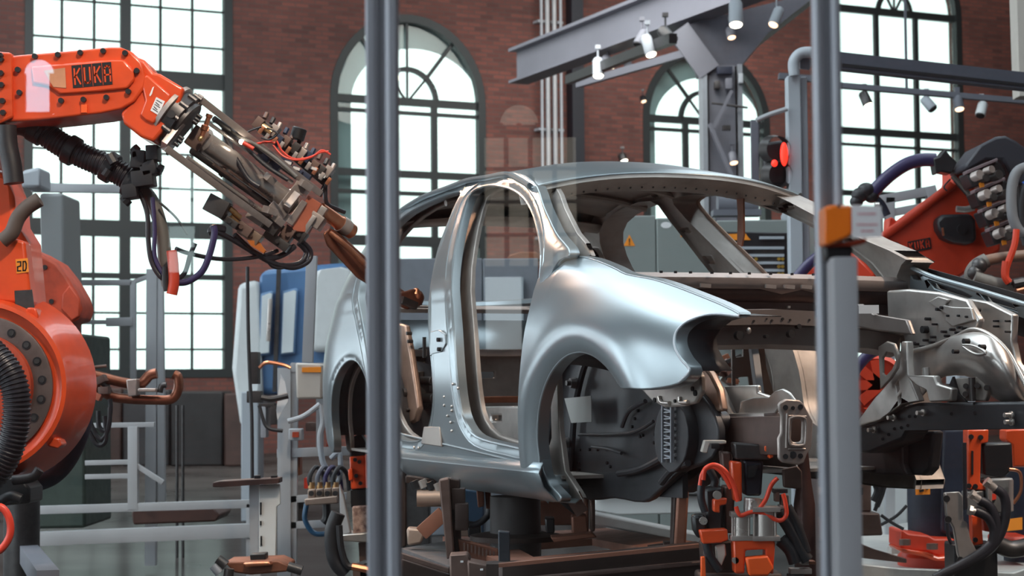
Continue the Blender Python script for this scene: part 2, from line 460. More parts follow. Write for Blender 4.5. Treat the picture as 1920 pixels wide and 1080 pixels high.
def win(idx, uc, hw, zb, zs, ztop, vs, hs, arch=True, fw=.16, rise=None, thinv=(), thinh=(), fan=None):
    root = bpy.data.objects.new('window_%d' % idx, None); COL.objects.link(root); root.location = wp(uc, zb)
    root['kind'] = 'structure'
    D = -.10; rise = rise or hw
    mb = MB()
    if arch:
        outer = arch_pts(uc, hw, zb, zs, rise=rise); inner = arch_pts(uc, hw - fw, zb + fw, zs, rise=rise - fw)
    else:
        outer = [(uc - hw, zb), (uc + hw, zb), (uc + hw, ztop), (uc - hw, ztop)]
        inner = [(uc - hw + fw, zb + fw), (uc + hw - fw, zb + fw), (uc + hw - fw, ztop - fw), (uc - hw + fw, ztop - fw)]
    mb.plate([wp(u, z, .02) for u, z in outer], -WN * .16, [[wp(u, z, .02) for u, z in inner]])
    mb.build('window_frame', frame_mat, root, smooth=False)
    mb = MB()
    def top_at(u):
        if not arch: return ztop - fw
        q = 1 - ((u - uc) / (hw - fw)) ** 2
        return zs + (rise - fw) * math.sqrt(max(0, q))
    for u, w in vs: mb.box(wp(u, (zb + (zs if arch else ztop)) / 2, D), (w, .09, (zs if arch else ztop) - zb), Matrix.Rotation(WALL_A, 3, 'Z'))
    for z, w in hs: mb.box(wp(uc, z, D), (2 * hw - .05, .1, w), Matrix.Rotation(WALL_A, 3, 'Z'))
    for u, w, za, zc in thinv: mb.box(wp(u, (za + zc) / 2, D), (w, .03, zc - za), Matrix.Rotation(WALL_A, 3, 'Z'))
    for z, w in thinh: mb.box(wp(uc, z, D), (2 * hw - .1, .03, w), Matrix.Rotation(WALL_A, 3, 'Z'))
    if fan:
        r0, n = fan
        pts = [wp(uc + r0 * math.cos(math.pi * i / 20), zs + r0 * 1.05 * math.sin(math.pi * i / 20), D) for i in range(21)]
        for a, b in zip(pts, pts[1:]): mb.bar(a, b, .1, .09, up=(0, 0, 1))
        for ang in n:
            a = math.radians(ang)
            mb.bar(wp(uc, zs, D), wp(uc + r0 * math.cos(a), zs + r0 * math.sin(a), D), .05, .04)
            mb.bar(wp(uc + r0 * math.cos(a), zs + r0 * math.sin(a), D), wp(uc + (hw - fw) * math.cos(a), zs + (rise - fw) * math.sin(a), D), .05, .07)
    mb.build('glazing_bars', frame_mat, root, smooth=False)
    if arch and idx < 4:   # outer masonry arch, a little smaller and offset, seen through the panes
        s_ = hw * .16
        o2 = arch_pts(uc, hw + .5, zb - .5, zs, rise=rise + .5)
        i2 = arch_pts(uc + .28 + s_ * .7, hw - s_ * .7 - .02, zb + .1, zs, rise=rise - s_ * 2.0)
        r2 = MB(); r2.plate([wp(u, z, -.62) for u, z in o2], -WN * .12, [[wp(u, z, -.62) for u, z in i2]])
        r2.build('outer_reveal', reveal_mat, root, smooth=False)
    g = MB(); g.plate([wp(u, z, -.13) for u, z in inner], -WN * .01)
    g.build('pane', window_glass, root, smooth=False)
    return root
reveal_mat = mat('pale_outer_plaster', (.30, .36, .39), .8)
zz = lambda px, py: wall_uz(px, py)[1]
uu = lambda px, py: wall_uz(px, py)[0]
# window 1: tall rectangular, white gridded panes
hs1 = [(zz(360, 150), .30), (zz(360, 432), .30), (zz(300, 518), .10)]
th1 = [zz(300, y) for y in (12, 82, 222, 287, 352, 500 + 87, 655, -60)]
win(1, (u1a + u1b) / 2, (u1b - u1a) / 2, zsill, 9, 9.6, [(uu(237, 300), .19)], hs1, arch=False,
    thinv=[(uu(x, 300), .05, zsill, 9.5) for x in (117, 178, 303, 363)], thinh=[(z, .04) for z in th1])
win(2, (u2a + u2b) / 2, (u2b - u2a) / 2, zsill, zs2, 0, [(uu(818, 300), .12), (uu(712, 300), .12)],
    [(zs2, .15), (zs2 - .22, .07), (zz(765, 326), .14), (zz(765, 362), .08), (zz(765, 452), .2)], rise=zt2 - zs2, fan=(.62, (50, 90, 130)))
win(3, (u3a + u3b) / 2, (u3b - u3a) / 2, zsill, zs3, 0, [(uu(1290, 300), .12), (uu(1368, 300), .12)],
    [(zs3, .15), (zs3 - .22, .07), (zz(1325, 345), .14), (zz(1325, 455), .2)], rise=zt3 - zs3, fan=(.60, (50, 90, 130)))
win(4, (u4a + u4b) / 2, (u4b - u4a) / 2, zsill, zs4, 0, [(uu(1650, 200), .11), (uu(1724, 200), .11)],
    [(zs4, .16), (zz(1685, 168), .12), (zz(1685, 250), .16), (zz(1685, 275), .06), (zz(1685, 365), .12), (zz(1685, 455), .12)], fan=(.45, (60, 90, 120)))
# pale blinds drawn behind the lower half of the first window would be the same white, so only the sky shows
# dark steel column and bright pipes on the brick
mb = MB(); c0 = wall_uz(1073, 200)[0]
mb.box(wp(c0, 6, .14), (.27, .26, 12), Matrix.Rotation(WALL_A, 3, 'Z'))
struct(mb.build('trim_1', mat('dark_blue_black_steel', (.008, .012, .02), .5), smooth=False))
for k, px in enumerate((1006, 1017, 1030, 1042)):
    mb = MB(); u = wall_uz(px, 200)[0]
    mb.cyl(wp(u, .3, .25), wp(u, 11.5, .25), .05 if k in (1, 2) else .03, n=12)
    for z in (2, 4.2, 6.4, 8.6): mb.box(wp(u, z, .12), (.12, .24, .05), Matrix.Rotation(WALL_A, 3, 'Z'))
    o = solo(mb.build('wall_pipe', alu_lt if k in (1, 2) else palegrey), wp(u, .3, .25))
    tag(o, ['thin pale pipe, leftmost of the four running up the brick wall', 'thick bright pipe, left one of the thick pair on the brick wall',
            'thick bright pipe, right one of the thick pair on the brick wall', 'thin pale pipe nearest the dark column on the brick wall'][k], 'pipe', 'vertical pipes on the brick wall')
# floor
def floor_material():
    m = bpy.data.materials.new('polished_dark_floor'); m.use_nodes = True
    nt = m.node_tree; N = nt.nodes; L = nt.links; b = N['Principled BSDF']
    tc = N.new('ShaderNodeTexCoord'); nz = N.new('ShaderNodeTexNoise'); nz.inputs['Scale'].default_value = .8; nz.inputs['Detail'].default_value = 8
    L.new(tc.outputs['Object'], nz.inputs['Vector'])
    rp = N.new('ShaderNodeValToRGB'); rp.color_ramp.elements[0].color = (.045, .040, .038, 1); rp.color_ramp.elements[1].color = (.080, .072, .068, 1)
    rp.color_ramp.elements[0].position = .35; rp.color_ramp.elements[1].position = .7
    L.new(nz.outputs['Fac'], rp.inputs[0]); L.new(rp.outputs[0], b.inputs['Base Color'])
    rr = N.new('ShaderNodeMapRange'); rr.inputs['To Min'].default_value = .14; rr.inputs['To Max'].default_value = .26
    L.new(nz.outputs['Fac'], rr.inputs['Value']); L.new(rr.outputs['Result'], b.inputs['Roughness'])
    b.inputs['Specular IOR Level'].default_value = 0
    b.inputs['Coat Weight'].default_value = .22; b.inputs['Coat Roughness'].default_value = .16
    return m
mb = MB(); mb.box((0, 8, -.1), (44, 80, .2)); struct(mb.build('floor', floor_material(), smooth=False))
# side walls, rear wall and roof (roof glazing strips, tall windows): they light the car and are mirrored in it
def big_wall(name, x0, y0, x1, y1, H, wins):
    d = Vector((x1 - x0, y1 - y0, 0)); L = d.length; d.normalize(); n = Vector((0, 0, 1)).cross(d)
    P = lambda u, z, o=0: Vector((x0, y0, 0)) + d * u + Vector((0, 0, z)) + n * o
    holes = [[P(u, z) for u, z in arch_pts(uc, hw, zb, zs, 20)] for uc, hw, zb, zs in wins]
    mb = MB(); mb.plate([P(0, 0), P(L, 0), P(L, H), P(0, H)], n * -.4, holes)
    o = mb.build(name, brick, smooth=False); struct(o)
    M = Matrix((d, n, Vector((0, 0, 1)))).transposed().to_4x4(); b0 = Vector((x0, y0, 0))
    o.data.transform(M.inverted() @ Matrix.Translation(-b0)); o.matrix_world = Matrix.Translation(b0) @ M
    for k, (uc, hw, zb, zs) in enumerate(wins):
        WN_[0] += 1
        root = bpy.data.objects.new('window_%d' % WN_[0], None); COL.objects.link(root); root.location = P(uc, zb); struct(root)
        g = MB(); g.plate([P(u, z, -.2) for u, z in arch_pts(uc, hw, zb, zs, 20)], n * -.02)
        g.build('pane', glow_pane, root, smooth=False)
        f = MB()
        for q in (-1, -.5, 0, .5, 1): f.bar(P(uc + q * hw * .98, zb, -.1), P(uc + q * hw * .98, zs + (hw * math.sqrt(1 - min(1, q * q * .98)) if hw else 0), -.1), .1, .08, up=n)
        z = zb
        while z < zs + hw * .8:
            half = hw if z <= zs else math.sqrt(max(0, hw * hw - (z - zs) ** 2))
            f.bar(P(uc - half, z, -.1), P(uc + half, z, -.1), .08, .09, up=(0, 0, 1)); z += .62
        f.build('glazing_bars', frame_mat, root, smooth=False)
WN_ = [4]
XL = (W0 + WD * -14)
XR = (W0 + WD * 17)
big_wall('wall_left', -15.5, -22, XL.x, XL.y, 12, [(5, 1.5, 1.2, 6), (11, 1.5, 1.2, 6), (17, 1.5, 1.2, 6), (22.5, 1.5, 1.2, 6), (28, 1.5, 1.2, 6), (33.5, 1.5, 1.2, 6), (39, 1.5, 1.2, 6), (44.5, 1.5, 1.2, 6)])
big_wall('wall_right', XR.x, XR.y, 15.5, -22, 12, [])
big_wall('wall_rear', 15.5, -22, -15.5, -22, 12, [])
# rear wall windows that show faintly in the glass screen
def rear_window(x0, x1, z0, z1, cell, pane, arch=False):
    WN_[0] += 1
    root = bpy.data.objects.new('window_%d' % WN_[0], None); COL.objects.link(root); root.location = ((x0 + x1) / 2, -21.5, z0); struct(root)
    g = MB(); zs = z1 - (x1 - x0) / 2 if arch else z1
    P = arch_pts((x0 + x1) / 2, (x1 - x0) / 2, z0, zs) if arch else [(x0, z0), (x1, z0), (x1, z1), (x0, z1)]
    g.plate([(u, -21.5, z) for u, z in P], (0, -.05, 0)); g.build('pane', pane, root, smooth=False)
    f = MB(); x = x0
    while x <= x1 + .01: f.box((x, -21.45, (z0 + zs) / 2), (.07, .06, zs - z0)); x += cell[0]
    z = z0
    while z <= zs + .01: f.box(((x0 + x1) / 2, -21.45, z), (x1 - x0, .06, .05)); z += cell[1]
    f.build('glazing_bars', frame_mat, root, smooth=False)
rear_window(-.42, .98, 2.95, 4.85, (.35, .48), mat('dim_cream_window_pane', (.5, .45, .4), .6, emit=(1, .88, .72), es=1.0))
rear_window(-.15, .40, 5.0, 5.33, (.27, .35), MATS['dim_cream_window_pane'], True)
rear_window(-.42, .17, 1.75, 2.85, (.59, 1.1), mat('bright_door_pane', (.6, .65, .65), .6, emit=(.9, .96, 1), es=2.6))
rear_window(-7.08, -6.66, 5.25, 6.05, (.42, .8), mat('blue_sky_pane', (.5, .7, .9), .6, emit=(.40, .78, 1), es=9), True)
rear_window(-5.0, -4.55, 2.9, 4.3, (.45, .36), mat('teal_building_pane', (.5, .6, .6), .6, emit=(.75, .95, .95), es=3.2))
mb = MB()
strips = [(-9, -5.5), (3.5, 6.5)]
ys0, ys1 = -20, 34
mb.plate([(-17, -23, 12), (22, -23, 12), (22, 48, 12), (-17, 48, 12)], (0, 0, .25), [[(a, ys0, 12), (b, ys0, 12), (b, ys1, 12), (a, ys1, 12)] for a, b in strips])
struct(mb.build('ceiling', mat('dark_roof_boards', (.05, .045, .045), .8), smooth=False))
for k, (a, b) in enumerate(strips):
    WN_[0] += 1
    root = bpy.data.objects.new('window_%d' % WN_[0], None); COL.objects.link(root); root.location = ((a + b) / 2, 0, 12); struct(root)
    g = MB(); g.box(((a + b) / 2, (ys0 + ys1) / 2, 12.2), (b - a, ys1 - ys0, .02)); g.build('pane', sky_pane, root, smooth=False)
    f = MB(); y = ys0
    while y <= ys1: f.box(((a + b) / 2, y, 12.1), (b - a, .12, .14)); y += 1.1
    for x in (a + (b - a) / 3, a + 2 * (b - a) / 3): f.box((x, (ys0 + ys1) / 2, 12.1), (.1, ys1 - ys0, .12))
    f.build('glazing_bars', frame_mat, root, smooth=False)
# ================================================================== THE CAR BODY SHELL
YAW = 1.1786
C0 = Vector((1.0692, 6.424, CAMZ - .5693))
FX = Vector((math.cos(YAW), -math.sin(YAW), 0)); LY = Vector((math.sin(YAW), math.cos(YAW), 0))
def cw(x, y, z): return C0 + FX * x + LY * y + Vector((0, 0, z))
def PY(px, py, y):
    "point of the shell's lengthwise plane y seen at px,py -> (x, z)"
    r = ray(px, py); t = ((C0 - CAM).dot(LY) + y) / r.dot(LY); p = CAM + r * t - C0
    return p.dot(FX), p.z
def PX(px, py, x):
    r = ray(px, py); t = ((C0 - CAM).dot(FX) + x) / r.dot(FX); p = CAM + r * t - C0
    return p.dot(LY), p.z
ZS = [(-.2, .79), (.1, .80), (.22, .845), (.4, .868), (.58, .877), (.75, .862), (.9, .825), (1.0, .79), (1.2, .69), (1.38, .585), (1.5, .49), (1.6, .40)]
def wz(z):
    z = max(-.19, min(1.59, z))
    for i in range(len(ZS) - 1):
        if z <= ZS[i + 1][0]: break
    p0, p1, p2, p3 = ZS[max(i - 1, 0)][1], ZS[i][1], ZS[i + 1][1], ZS[min(i + 2, len(ZS) - 1)][1]
    t = (z - ZS[i][0]) / (ZS[i + 1][0] - ZS[i][0])
    return .5 * (2 * p1 + (p2 - p0) * t + (2 * p0 - 5 * p1 + 4 * p2 - p3) * t * t + (3 * p1 - p0 - 3 * p2 + p3) * t ** 3)
def wside(x, z):
    v = wz(z)
    if x > -.3: v -= .16 * ((x + .3) / .95) ** 2
    if x < -2.9: v -= .20 * ((-2.9 - x) / .7) ** 2
    return v
def seg_d(p, loops):
    best = 9
    px, pz = p
    for L in loops:
        for i in range(len(L)):
            ax, az = L[i]; bx, bz = L[(i + 1) % len(L)]
            dx, dz = bx - ax, bz - az; q = dx * dx + dz * dz
            t = 0 if q == 0 else max(0, min(1, ((px - ax) * dx + (pz - az) * dz) / q))
            d = (px - ax - t * dx) ** 2 + (pz - az - t * dz) ** 2
            if d < best: best = d
    return math.sqrt(best)
def smooth2(P, n=3):
    return [(v.x, v.z) for v in catmull([Vector((a, 0, b)) for a, b in P], n, closed=True)]
def sheet(name, outline, holes, side, surf, m, parent, ret=.05, step=.035, round_=.018, rdepth=.012, n=3, extra=None, thick=0, label=None, bev=0):
    "pressed panel: outline/holes in (x,z) bent on the body's width curve; edges roll inwards and return by ret"
    out = smooth2(outline, n); hs = [smooth2(h, n) for h in holes]
    bm = bmesh.new(); loops = [out] + hs
    def inside(x, z):
        c = False
        for L in loops:
            for i in range(len(L)):
                (x1, z1), (x2, z2) = L[i], L[(i + 1) % len(L)]
                if (z1 > z) != (z2 > z) and x < (x2 - x1) * (z - z1) / (z2 - z1) + x1: c = not c
        return c
    P2 = []; E2 = []
    for L in loops:
        b0 = len(P2); P2 += [Vector(p) for p in L]; E2 += [(b0 + i, b0 + (i + 1) % len(L)) for i in range(len(L))]
    xs = [p[0] for p in out]; zs = [p[1] for p in out]
    r_i = 0; z = min(zs) + step / 2
    while z < max(zs):
        x = min(xs) + (step / 2 if r_i % 2 else 0)
        while x < max(xs):
            if inside(x, z) and seg_d((x, z), loops) > step * .45: P2.append(Vector((x, z)))
            x += step
        z += step * .866; r_i += 1
    cv, ce, cf, _, _, _ = delaunay_2d_cdt(P2, E2, [], 0, 1e-5)
    bv = [bm.verts.new((v.x, 0, v.y)) for v in cv]
    for f in cf:
        cx = sum(cv[i].x for i in f) / len(f); cz = sum(cv[i].y for i in f) / len(f)
        if inside(cx, cz): bm.faces.new([bv[i] for i in f])
    bmesh.ops.delete(bm, geom=[v for v in bm.verts if not v.link_faces], context='VERTS')
    bnd = [(e.verts[0], e.verts[1]) for e in bm.edges if len(e.link_faces) == 1]
    def W_(x, z):
        w = surf(x, z)
        if round_:
            d = seg_d((x, z), loops); q = max(0, 1 - d / round_)
            w -= rdepth * q * q
        if extra: w += extra(x, z)
        return w
    OUT = LY * side
    strip = []
    if ret:
        for a_, b_ in bnd: strip.append(((a_.co.x, a_.co.z), (b_.co.x, b_.co.z)))
    nrm = []
    bm.verts.index_update()
    h = .004
    for v in bm.verts:
        x, z = v.co.x, v.co.z
        w = W_(x, z); gx = (W_(x + h, z) - W_(x - h, z)) / (2 * h); gz = (W_(x, z + h) - W_(x, z - h)) / (2 * h)
        n_ = (LY * side - FX * gx - Vector((0, 0, gz))).normalized()
        nrm.append(n_)
        v.co = cw(x, side * w, z)
    for f in bm.faces:
        f.normal_update()
        if f.normal.dot(OUT) < 0: f.normal_flip()
    # rolled edge and return flange: own vertices, rings joined by position
    def key(p): return (round(p[0], 4), round(p[1], 4))
    ring = {}
    for p, q in strip:
        for r_ in (p, q):
            ring.setdefault(key(r_), [])
        ring[key(p)].append(q); ring[key(q)].append(p)
    vv = {}
    eb = .006
    for kx, nb in ring.items():
        x, z = kx
        if len(nb) >= 2: t = Vector((nb[0][0] - nb[1][0], nb[0][1] - nb[1][1]))
        else: t = Vector((nb[0][0] - x, nb[0][1] - z))
        if t.length < 1e-9: t = Vector((1, 0))
        t.normalize(); m2 = Vector((t.y, -t.x))
        # outward from the sheet: test which side leaves it
        vv[kx] = m2
    for p, q in strip:
        # interior test by distance sign: step both ways, inside the polygon -> inward
        pass
    made = {}; dirs = {}
    for kx in ring:
        x, z = kx; m2 = vv[kx]
        if inside(x + m2.x * .003, z + m2.y * .003): m2 = -m2
        w = W_(x, z); o3 = FX * m2.x + Vector((0, 0, m2.y)); base_n = LY * side; dirs[kx] = o3
        row = []
        for ang in (0, 45, 90):
            a_ = math.radians(ang)
            pt = cw(x + m2.x * eb * math.sin(a_), side * (w - eb * (1 - math.cos(a_))), z + m2.y * eb * math.sin(a_))
            v = bm.verts.new(pt); nrm.append((base_n * math.cos(a_) + o3 * math.sin(a_)).normalized()); row.append(v)
        v = bm.verts.new(cw(x + m2.x * eb, side * (w - max(ret, .01)), z + m2.y * eb)); nrm.append(o3.normalized()); row.append(v)
        made[kx] = row
    for p, q in strip:
        A_, B_ = made[key(p)], made[key(q)]
        if A_ is B_: continue
        for i in range(3):
            f = bm.faces.new((A_[i], B_[i], B_[i + 1], A_[i + 1])); f.normal_update()
            want = (LY * side) if i == 0 else dirs[key(p)]
            if f.normal.dot(want) < 0: f.normal_flip()
    mb = MB(); mb.bm.free(); mb.bm = bm
    o = mb.build(name, m, parent, angle=180, label=label, recalc=False)
    me = o.data
    me.normals_split_custom_set_from_vertices([n_ for n_ in nrm])
    return o

car = thing('car_body_shell', 'silver unfinished car body shell without doors, bonnet or glass, raised on a brown fixture', 'car body', tuple(C0))
ARC = lambda cx, cz, r, a0, a1, n=10: [(cx + r * math.cos(math.radians(a0 + (a1 - a0) * i / n)), cz + r * math.sin(math.radians(a0 + (a1 - a0) * i / n))) for i in range(n + 1)]
def side_outline(front=True):
    return [(-.40, 1.02), (-.50, .97), (-.50, .60), (-.50, .25), (-.42, .155), (-.9, .16), (-1.36, .165), (-2.15, .185), (-2.32, .24)] + ARC(-2.68, .32, .36, -5, 185, 14)[1:] + \
           [(-3.12, .24), (-3.4, .28), (-3.58, .45), (-3.64, .75), (-3.62, .95), (-3.45, 1.12), (-3.1, 1.29), (-2.8, 1.395), (-2.5, 1.435), (-2.0, 1.455), (-1.5, 1.43), (-1.15, 1.355), (-.87, 1.225), (-.62, 1.11)]
def door_holes(s=0.0, s2=0.0):
    f = [(-.66, 1.03), (-.94, 1.205), (-1.24, 1.32), (-1.55, 1.385), (-1.78 + s, 1.405), (-1.88 + s, 1.37), (-1.77 + s, 1.22), (-1.60 + s, 1.04), (-1.43 + s, .85), (-1.35 + s, .75), (-1.29 + s, .61),
         (-1.26 + s, .5), (-1.22 + s, .42), (-1.1 + s, .36), (-.8, .335), (-.62, .335), (-.58, .42), (-.565, .6), (-.57, .85)]
    r = [(-2.05 + s, 1.41), (-1.99 + s, 1.33), (-1.89 + s, 1.13), (-1.745 + s, .92), (-1.635 + s, .76), (-1.56 + s, .62), (-1.55 + s, .5), (-1.63 + s, .39), (-1.78 + s, .325), (-2.05, .33), (-2.2, .38), (-2.3, .48),
         (-2.38, .62), (-2.5, .76), (-2.66, .88), (-2.82 + s2, 1.0), (-2.9 + s2, 1.14), (-2.86 + s2, 1.27), (-2.7, 1.36), (-2.4, 1.405)]
    return [f, r]
def crown(amt, wid):
    return None
near_holes = door_holes()
sheet('side_frame', side_outline(), near_holes, -1, wside, silver, car, ret=.04, step=.02, round_=.045, rdepth=.010, n=4)
# inner skin of the near side, dark primer seen through the openings
inner_s = lambda x, z: wside(x, z) - .095
sheet('side_frame_inner', side_outline(), [[(x + (.015 if x > -1.2 else -.0), z) for x, z in near_holes[0]], near_holes[1]], -1, inner_s, silver_in, car, ret=.02, round_=0, n=2, step=.12)
# far side: outer skin plus perforated inner skin, which faces us through the windscreen opening
fh = door_holes(-.06)
sheet('side_frame', side_outline(), fh, 1, wside, silver_in, car, ret=.115, step=.07, round_=.02, n=2)
pocket = []
for (x, z, a, b) in [(-.72, 1.12, .03, .014), (-.86, 1.185, .03, .014), (-1.06, 1.285, .035, .014), (-1.5, 1.405, .03, .012), (-2.05, 1.425, .03, .012), (-1.98, 1.26, .022, .014), (-1.90, 1.12, .022, .02), (-1.83, 1.0, .02, .03), (-1.72, .85, .02, .03), (-3.0, 1.22, .05, .03), (-3.1, 1.05, .05, .08), (-2.97, .88, .05, .05), (-3.2, .85, .04, .05)]:
    pocket.append([(x + a, z + b), (x - a, z + b), (x - a, z - b), (x + a, z - b)])
sheet('side_frame_inner', side_outline(), [[(x * 1.0, z) for x, z in h] for h in fh] + pocket, 1, lambda x, z: wside(x, z) - .11, silver_in, car, ret=.03, round_=.02, rdepth=.006, n=2, step=.05)
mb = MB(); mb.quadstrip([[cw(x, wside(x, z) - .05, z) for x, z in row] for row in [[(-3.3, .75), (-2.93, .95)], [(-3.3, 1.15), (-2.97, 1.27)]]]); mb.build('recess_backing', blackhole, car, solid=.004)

# raised lips that run round each door opening (two bright lines on the photo)
for h in near_holes:
    P3 = lambda off, dd: catmull([cw(x, -(wside(x, z) + dd), z) for x, z in off], 4, closed=True)
    cx = sum(p[0] for p in h) / len(h); cz = sum(p[1] for p in h) / len(h)
    mb = MB()
    pts = P3(h, -.012); mb.tube(pts + [pts[0]], .006, n=6, smooth=False)
    mb.build('door_aperture_lip', silver, car)
    out2 = []
    for i, (x, z) in enumerate(h):
        a = Vector((h[(i + 1) % len(h)][0] - h[i - 1][0], h[(i + 1) % len(h)][1] - h[i - 1][1])).normalized(); nrm = Vector((a.y, -a.x))
        if nrm.dot(Vector((x - cx, z - cz))) < 0: nrm = -nrm
        out2.append((x + nrm.x * .034, z + nrm.y * .034))
    mb = MB(); pts = P3(out2, -.003); mb.tube(pts + [pts[0]], .0045, n=6, smooth=False)
    mb.build('door_aperture_step', silver, car)
# B pillar details: latch plate with dark screw holes, slot, spot welds, triangular base panel
mb = MB()
pts = [(px, py) for px, py in [(807, 622), (822, 618), (833, 626), (835, 645), (828, 660), (811, 664), (806, 668)]]
P = [PY(px, py, -.872) for px, py in pts]
mb.plate([cw(x, -.872, z) for x, z in P], LY * .012); mb.build('striker_plate', silver, car, bevel=.003)
mb = MB()
for px, py in [(821, 637), (822, 655)]:
    x, z = PY(px, py, -.88); mb.cyl(cw(x, -.884, z), cw(x, -.86, z), .009, n=10)
x0, z0 = PY(799, 632, -.86); x1, z1 = PY(799, 671, -.86); mb.bar(cw(x0, -.868, z0), cw(x1, -.868, z1), .012, .012, up=LY)
mb.build('screw_hole', blackhole, car)
mb = MB()
P = [PY(px, py, -.865) for px, py in [(797, 800), (826, 800), (830, 838), (792, 832)]]
mb.plate([cw(x, -.872, z) for x, z in P], LY * .01); mb.build('base_panel', silver_in, car, bevel=.004)
mb = MB()
for px, py in [(832, 744), (846, 762), (846, 770), (838, 780), (844, 792), (846, 808), (776, 839), (784, 840), (858, 728), (832, 760), (848, 720)]:
    x, z = PY(px, py, -.878); mb.sphere(cw(x, -.876, z), .006, 8, 6)
mb.build('spot_weld', steel, car)
# sill: lower skin ridge lines
for (pa, pb, r) in [((749, 842), (992, 888), .007), ((752, 812), (984, 868), .005), ((752, 868), (1010, 925), .005)]:
    mb = MB(); L = []
    for i in range(9):
        t = i / 8; x, z = PY(pa[0] + (pb[0] - pa[0]) * t, pa[1] + (pb[1] - pa[1]) * t, -.85)
        L.append(cw(x, -wside(x, z) - .002, z))
    mb.tube(L, r, n=8, smooth=False); mb.build('sill_ridge', silver, car)
# sill under-face
mb = MB(); rows = []
for i in range(12):
    x = -2.3 + 1.86 * i / 11
    rows.append([cw(x, -wside(x, .30) - .004, .285), cw(x, -.878, .25), cw(x, -.862, .2), cw(x, -.81, .15), cw(x, -.74, .14), cw(x, -.70, .17)])
mb.quadstrip(rows); mb.build('sill', silver, car, solid=.006)

# fender (front wing)
fo = [(-.60, .975), (-.47, 1.01), (-.32, .995), (-.14, .955), (-.03, .925), (.12, .90), (.25, .87), (.40, .83), (.52, .795), (.60, .765), (.50, .775), (.435, .758), (.41, .73), (.412, .70), (.43, .67), (.465, .635), (.505, .60), (.46, .565), (.33, .548), (.235, .55)] + \
     ARC(-.13, .295, .375, 44, 172, 16) + [(-.505, .28), (-.52, .22), (-.60, .225), (-.62, .24), (-.60, .4), (-.58, .55), (-.57, .70), (-.565, .85)]
def fender_w(x, z):
    w = wz(min(z, .9) if False else z) + .014
    if x > -.3: w -= .15 * ((x + .3) / .95) ** 2
    # shoulder rolls in towards the bonnet line, lower in front
    zt = 1.03 - .27 * max(0, (x + .45) / 1.05) ** .9 if x > -.45 else 1.03
    s = max(0, (z - (zt - .22)) / .22); w -= .075 * s ** 2.6
    d = math.hypot(x + .13, z - .295) - .375
    if z > .1 and x < .45: 
        w += .010 * math.exp(-((d - .085) / .055) ** 2) - .018 * max(0, 1 - d / .06) ** 2
    return w
sheet('fender', fo, [], -1, fender_w, silver, car, ret=.045, step=.015, round_=.0, rdepth=.008, n=3)
mb = MB()
# inner return of the headlamp cut-out: violet-dark recess and edge
L = [(.60, .765), (.50, .775), (.435, .758), (.41, .73), (.412, .70), (.43, .67), (.465, .635), (.505, .60)]
rows = [[cw(x, -fender_w(x, z) + k * .05, z) for x, z in L] for k in range(4)]
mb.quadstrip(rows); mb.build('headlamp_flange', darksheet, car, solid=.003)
# roof skin
xs_ = [-1.02, -1.08, -1.2, -1.45, -1.75, -2.1, -2.45, -2.7, -2.9]
def rail(x):
    T_ = [(-3.45, .60, 1.12), (-3.1, .60, 1.29), (-2.8, .565, 1.395), (-2.5, .545, 1.435), (-2.0, .53, 1.455), (-1.5, .545, 1.43), (-1.15, .595, 1.355), (-.9, .66, 1.245)]
    for a, b in zip(T_, T_[1:]):
        if x <= b[0]:
            t = (x - a[0]) / (b[0] - a[0]); return a[1] + (b[1] - a[1]) * t, a[2] + (b[2] - a[2]) * t
    return T_[-1][1:]
rows = []
for k, x in enumerate(catmull([Vector((v, 0, 0)) for v in [-1.10, -1.16, -1.3, -1.5, -1.75, -2.0, -2.25, -2.5, -2.7, -2.85]], 3)):
    x = x.x; row = []
    for j in range(25):
        s = -1 + 2 * j / 24
        xx = x + (.075 * (1 - s * s) * max(0, 1 - (-1.10 - x) / .6))
        ry, rz = rail(x)
        row.append(cw(xx, s * (ry + .006), rz + .068 * (1 - abs(s) ** 2.4) - .006))
    rows.append(row)
mb = MB(); mb.quadstrip(rows); ro = mb.build('roof_skin', silver, car, solid=.012, angle=80)
# ditch between roof skin and side
for sd in (-1, 1):
    mb = MB(); L = [cw(x, sd * (rail(x)[0] + .012), rail(x)[1] - .002) for x in [-1.12, -1.3, -1.5, -1.75, -2.0, -2.25, -2.5, -2.7, -2.85]]
    mb.tube(L, .012, n=8); mb.build('roof_ditch', silver, car)
# header under the front edge of the roof, with spot-weld dimples
mb = MB(); rows = []
for j in range(21):
    s = -1 + 2 * j / 20; ry, rz = rail(-1.12)
    X = -1.10 + .075 * (1 - s * s); z = rz + .068 * (1 - abs(s) ** 2.4) - .014; y = s * ry * .985
    rows.append([cw(X, y, z), cw(X + .012, y, z - .014), cw(X - .02, y, z - .03), cw(X - .06, y, z - .055), cw(X - .16, y, z - .05), cw(X - .18, y, z - .01)])
mb.quadstrip(rows); mb.build('roof_header', silver_in, car, solid=.004)
mb = MB()
for j in range(1, 24):
    s = -1 + 2 * j / 24; ry, rz = rail(-1.12); X = -1.10 + .075 * (1 - s * s) - .045; z = rz + .068 * (1 - abs(s) ** 2.4) - .062
    mb.sphere(cw(X, s * ry * .97, z), .005, 6, 5)
mb.build('header_weld', darkst, car)
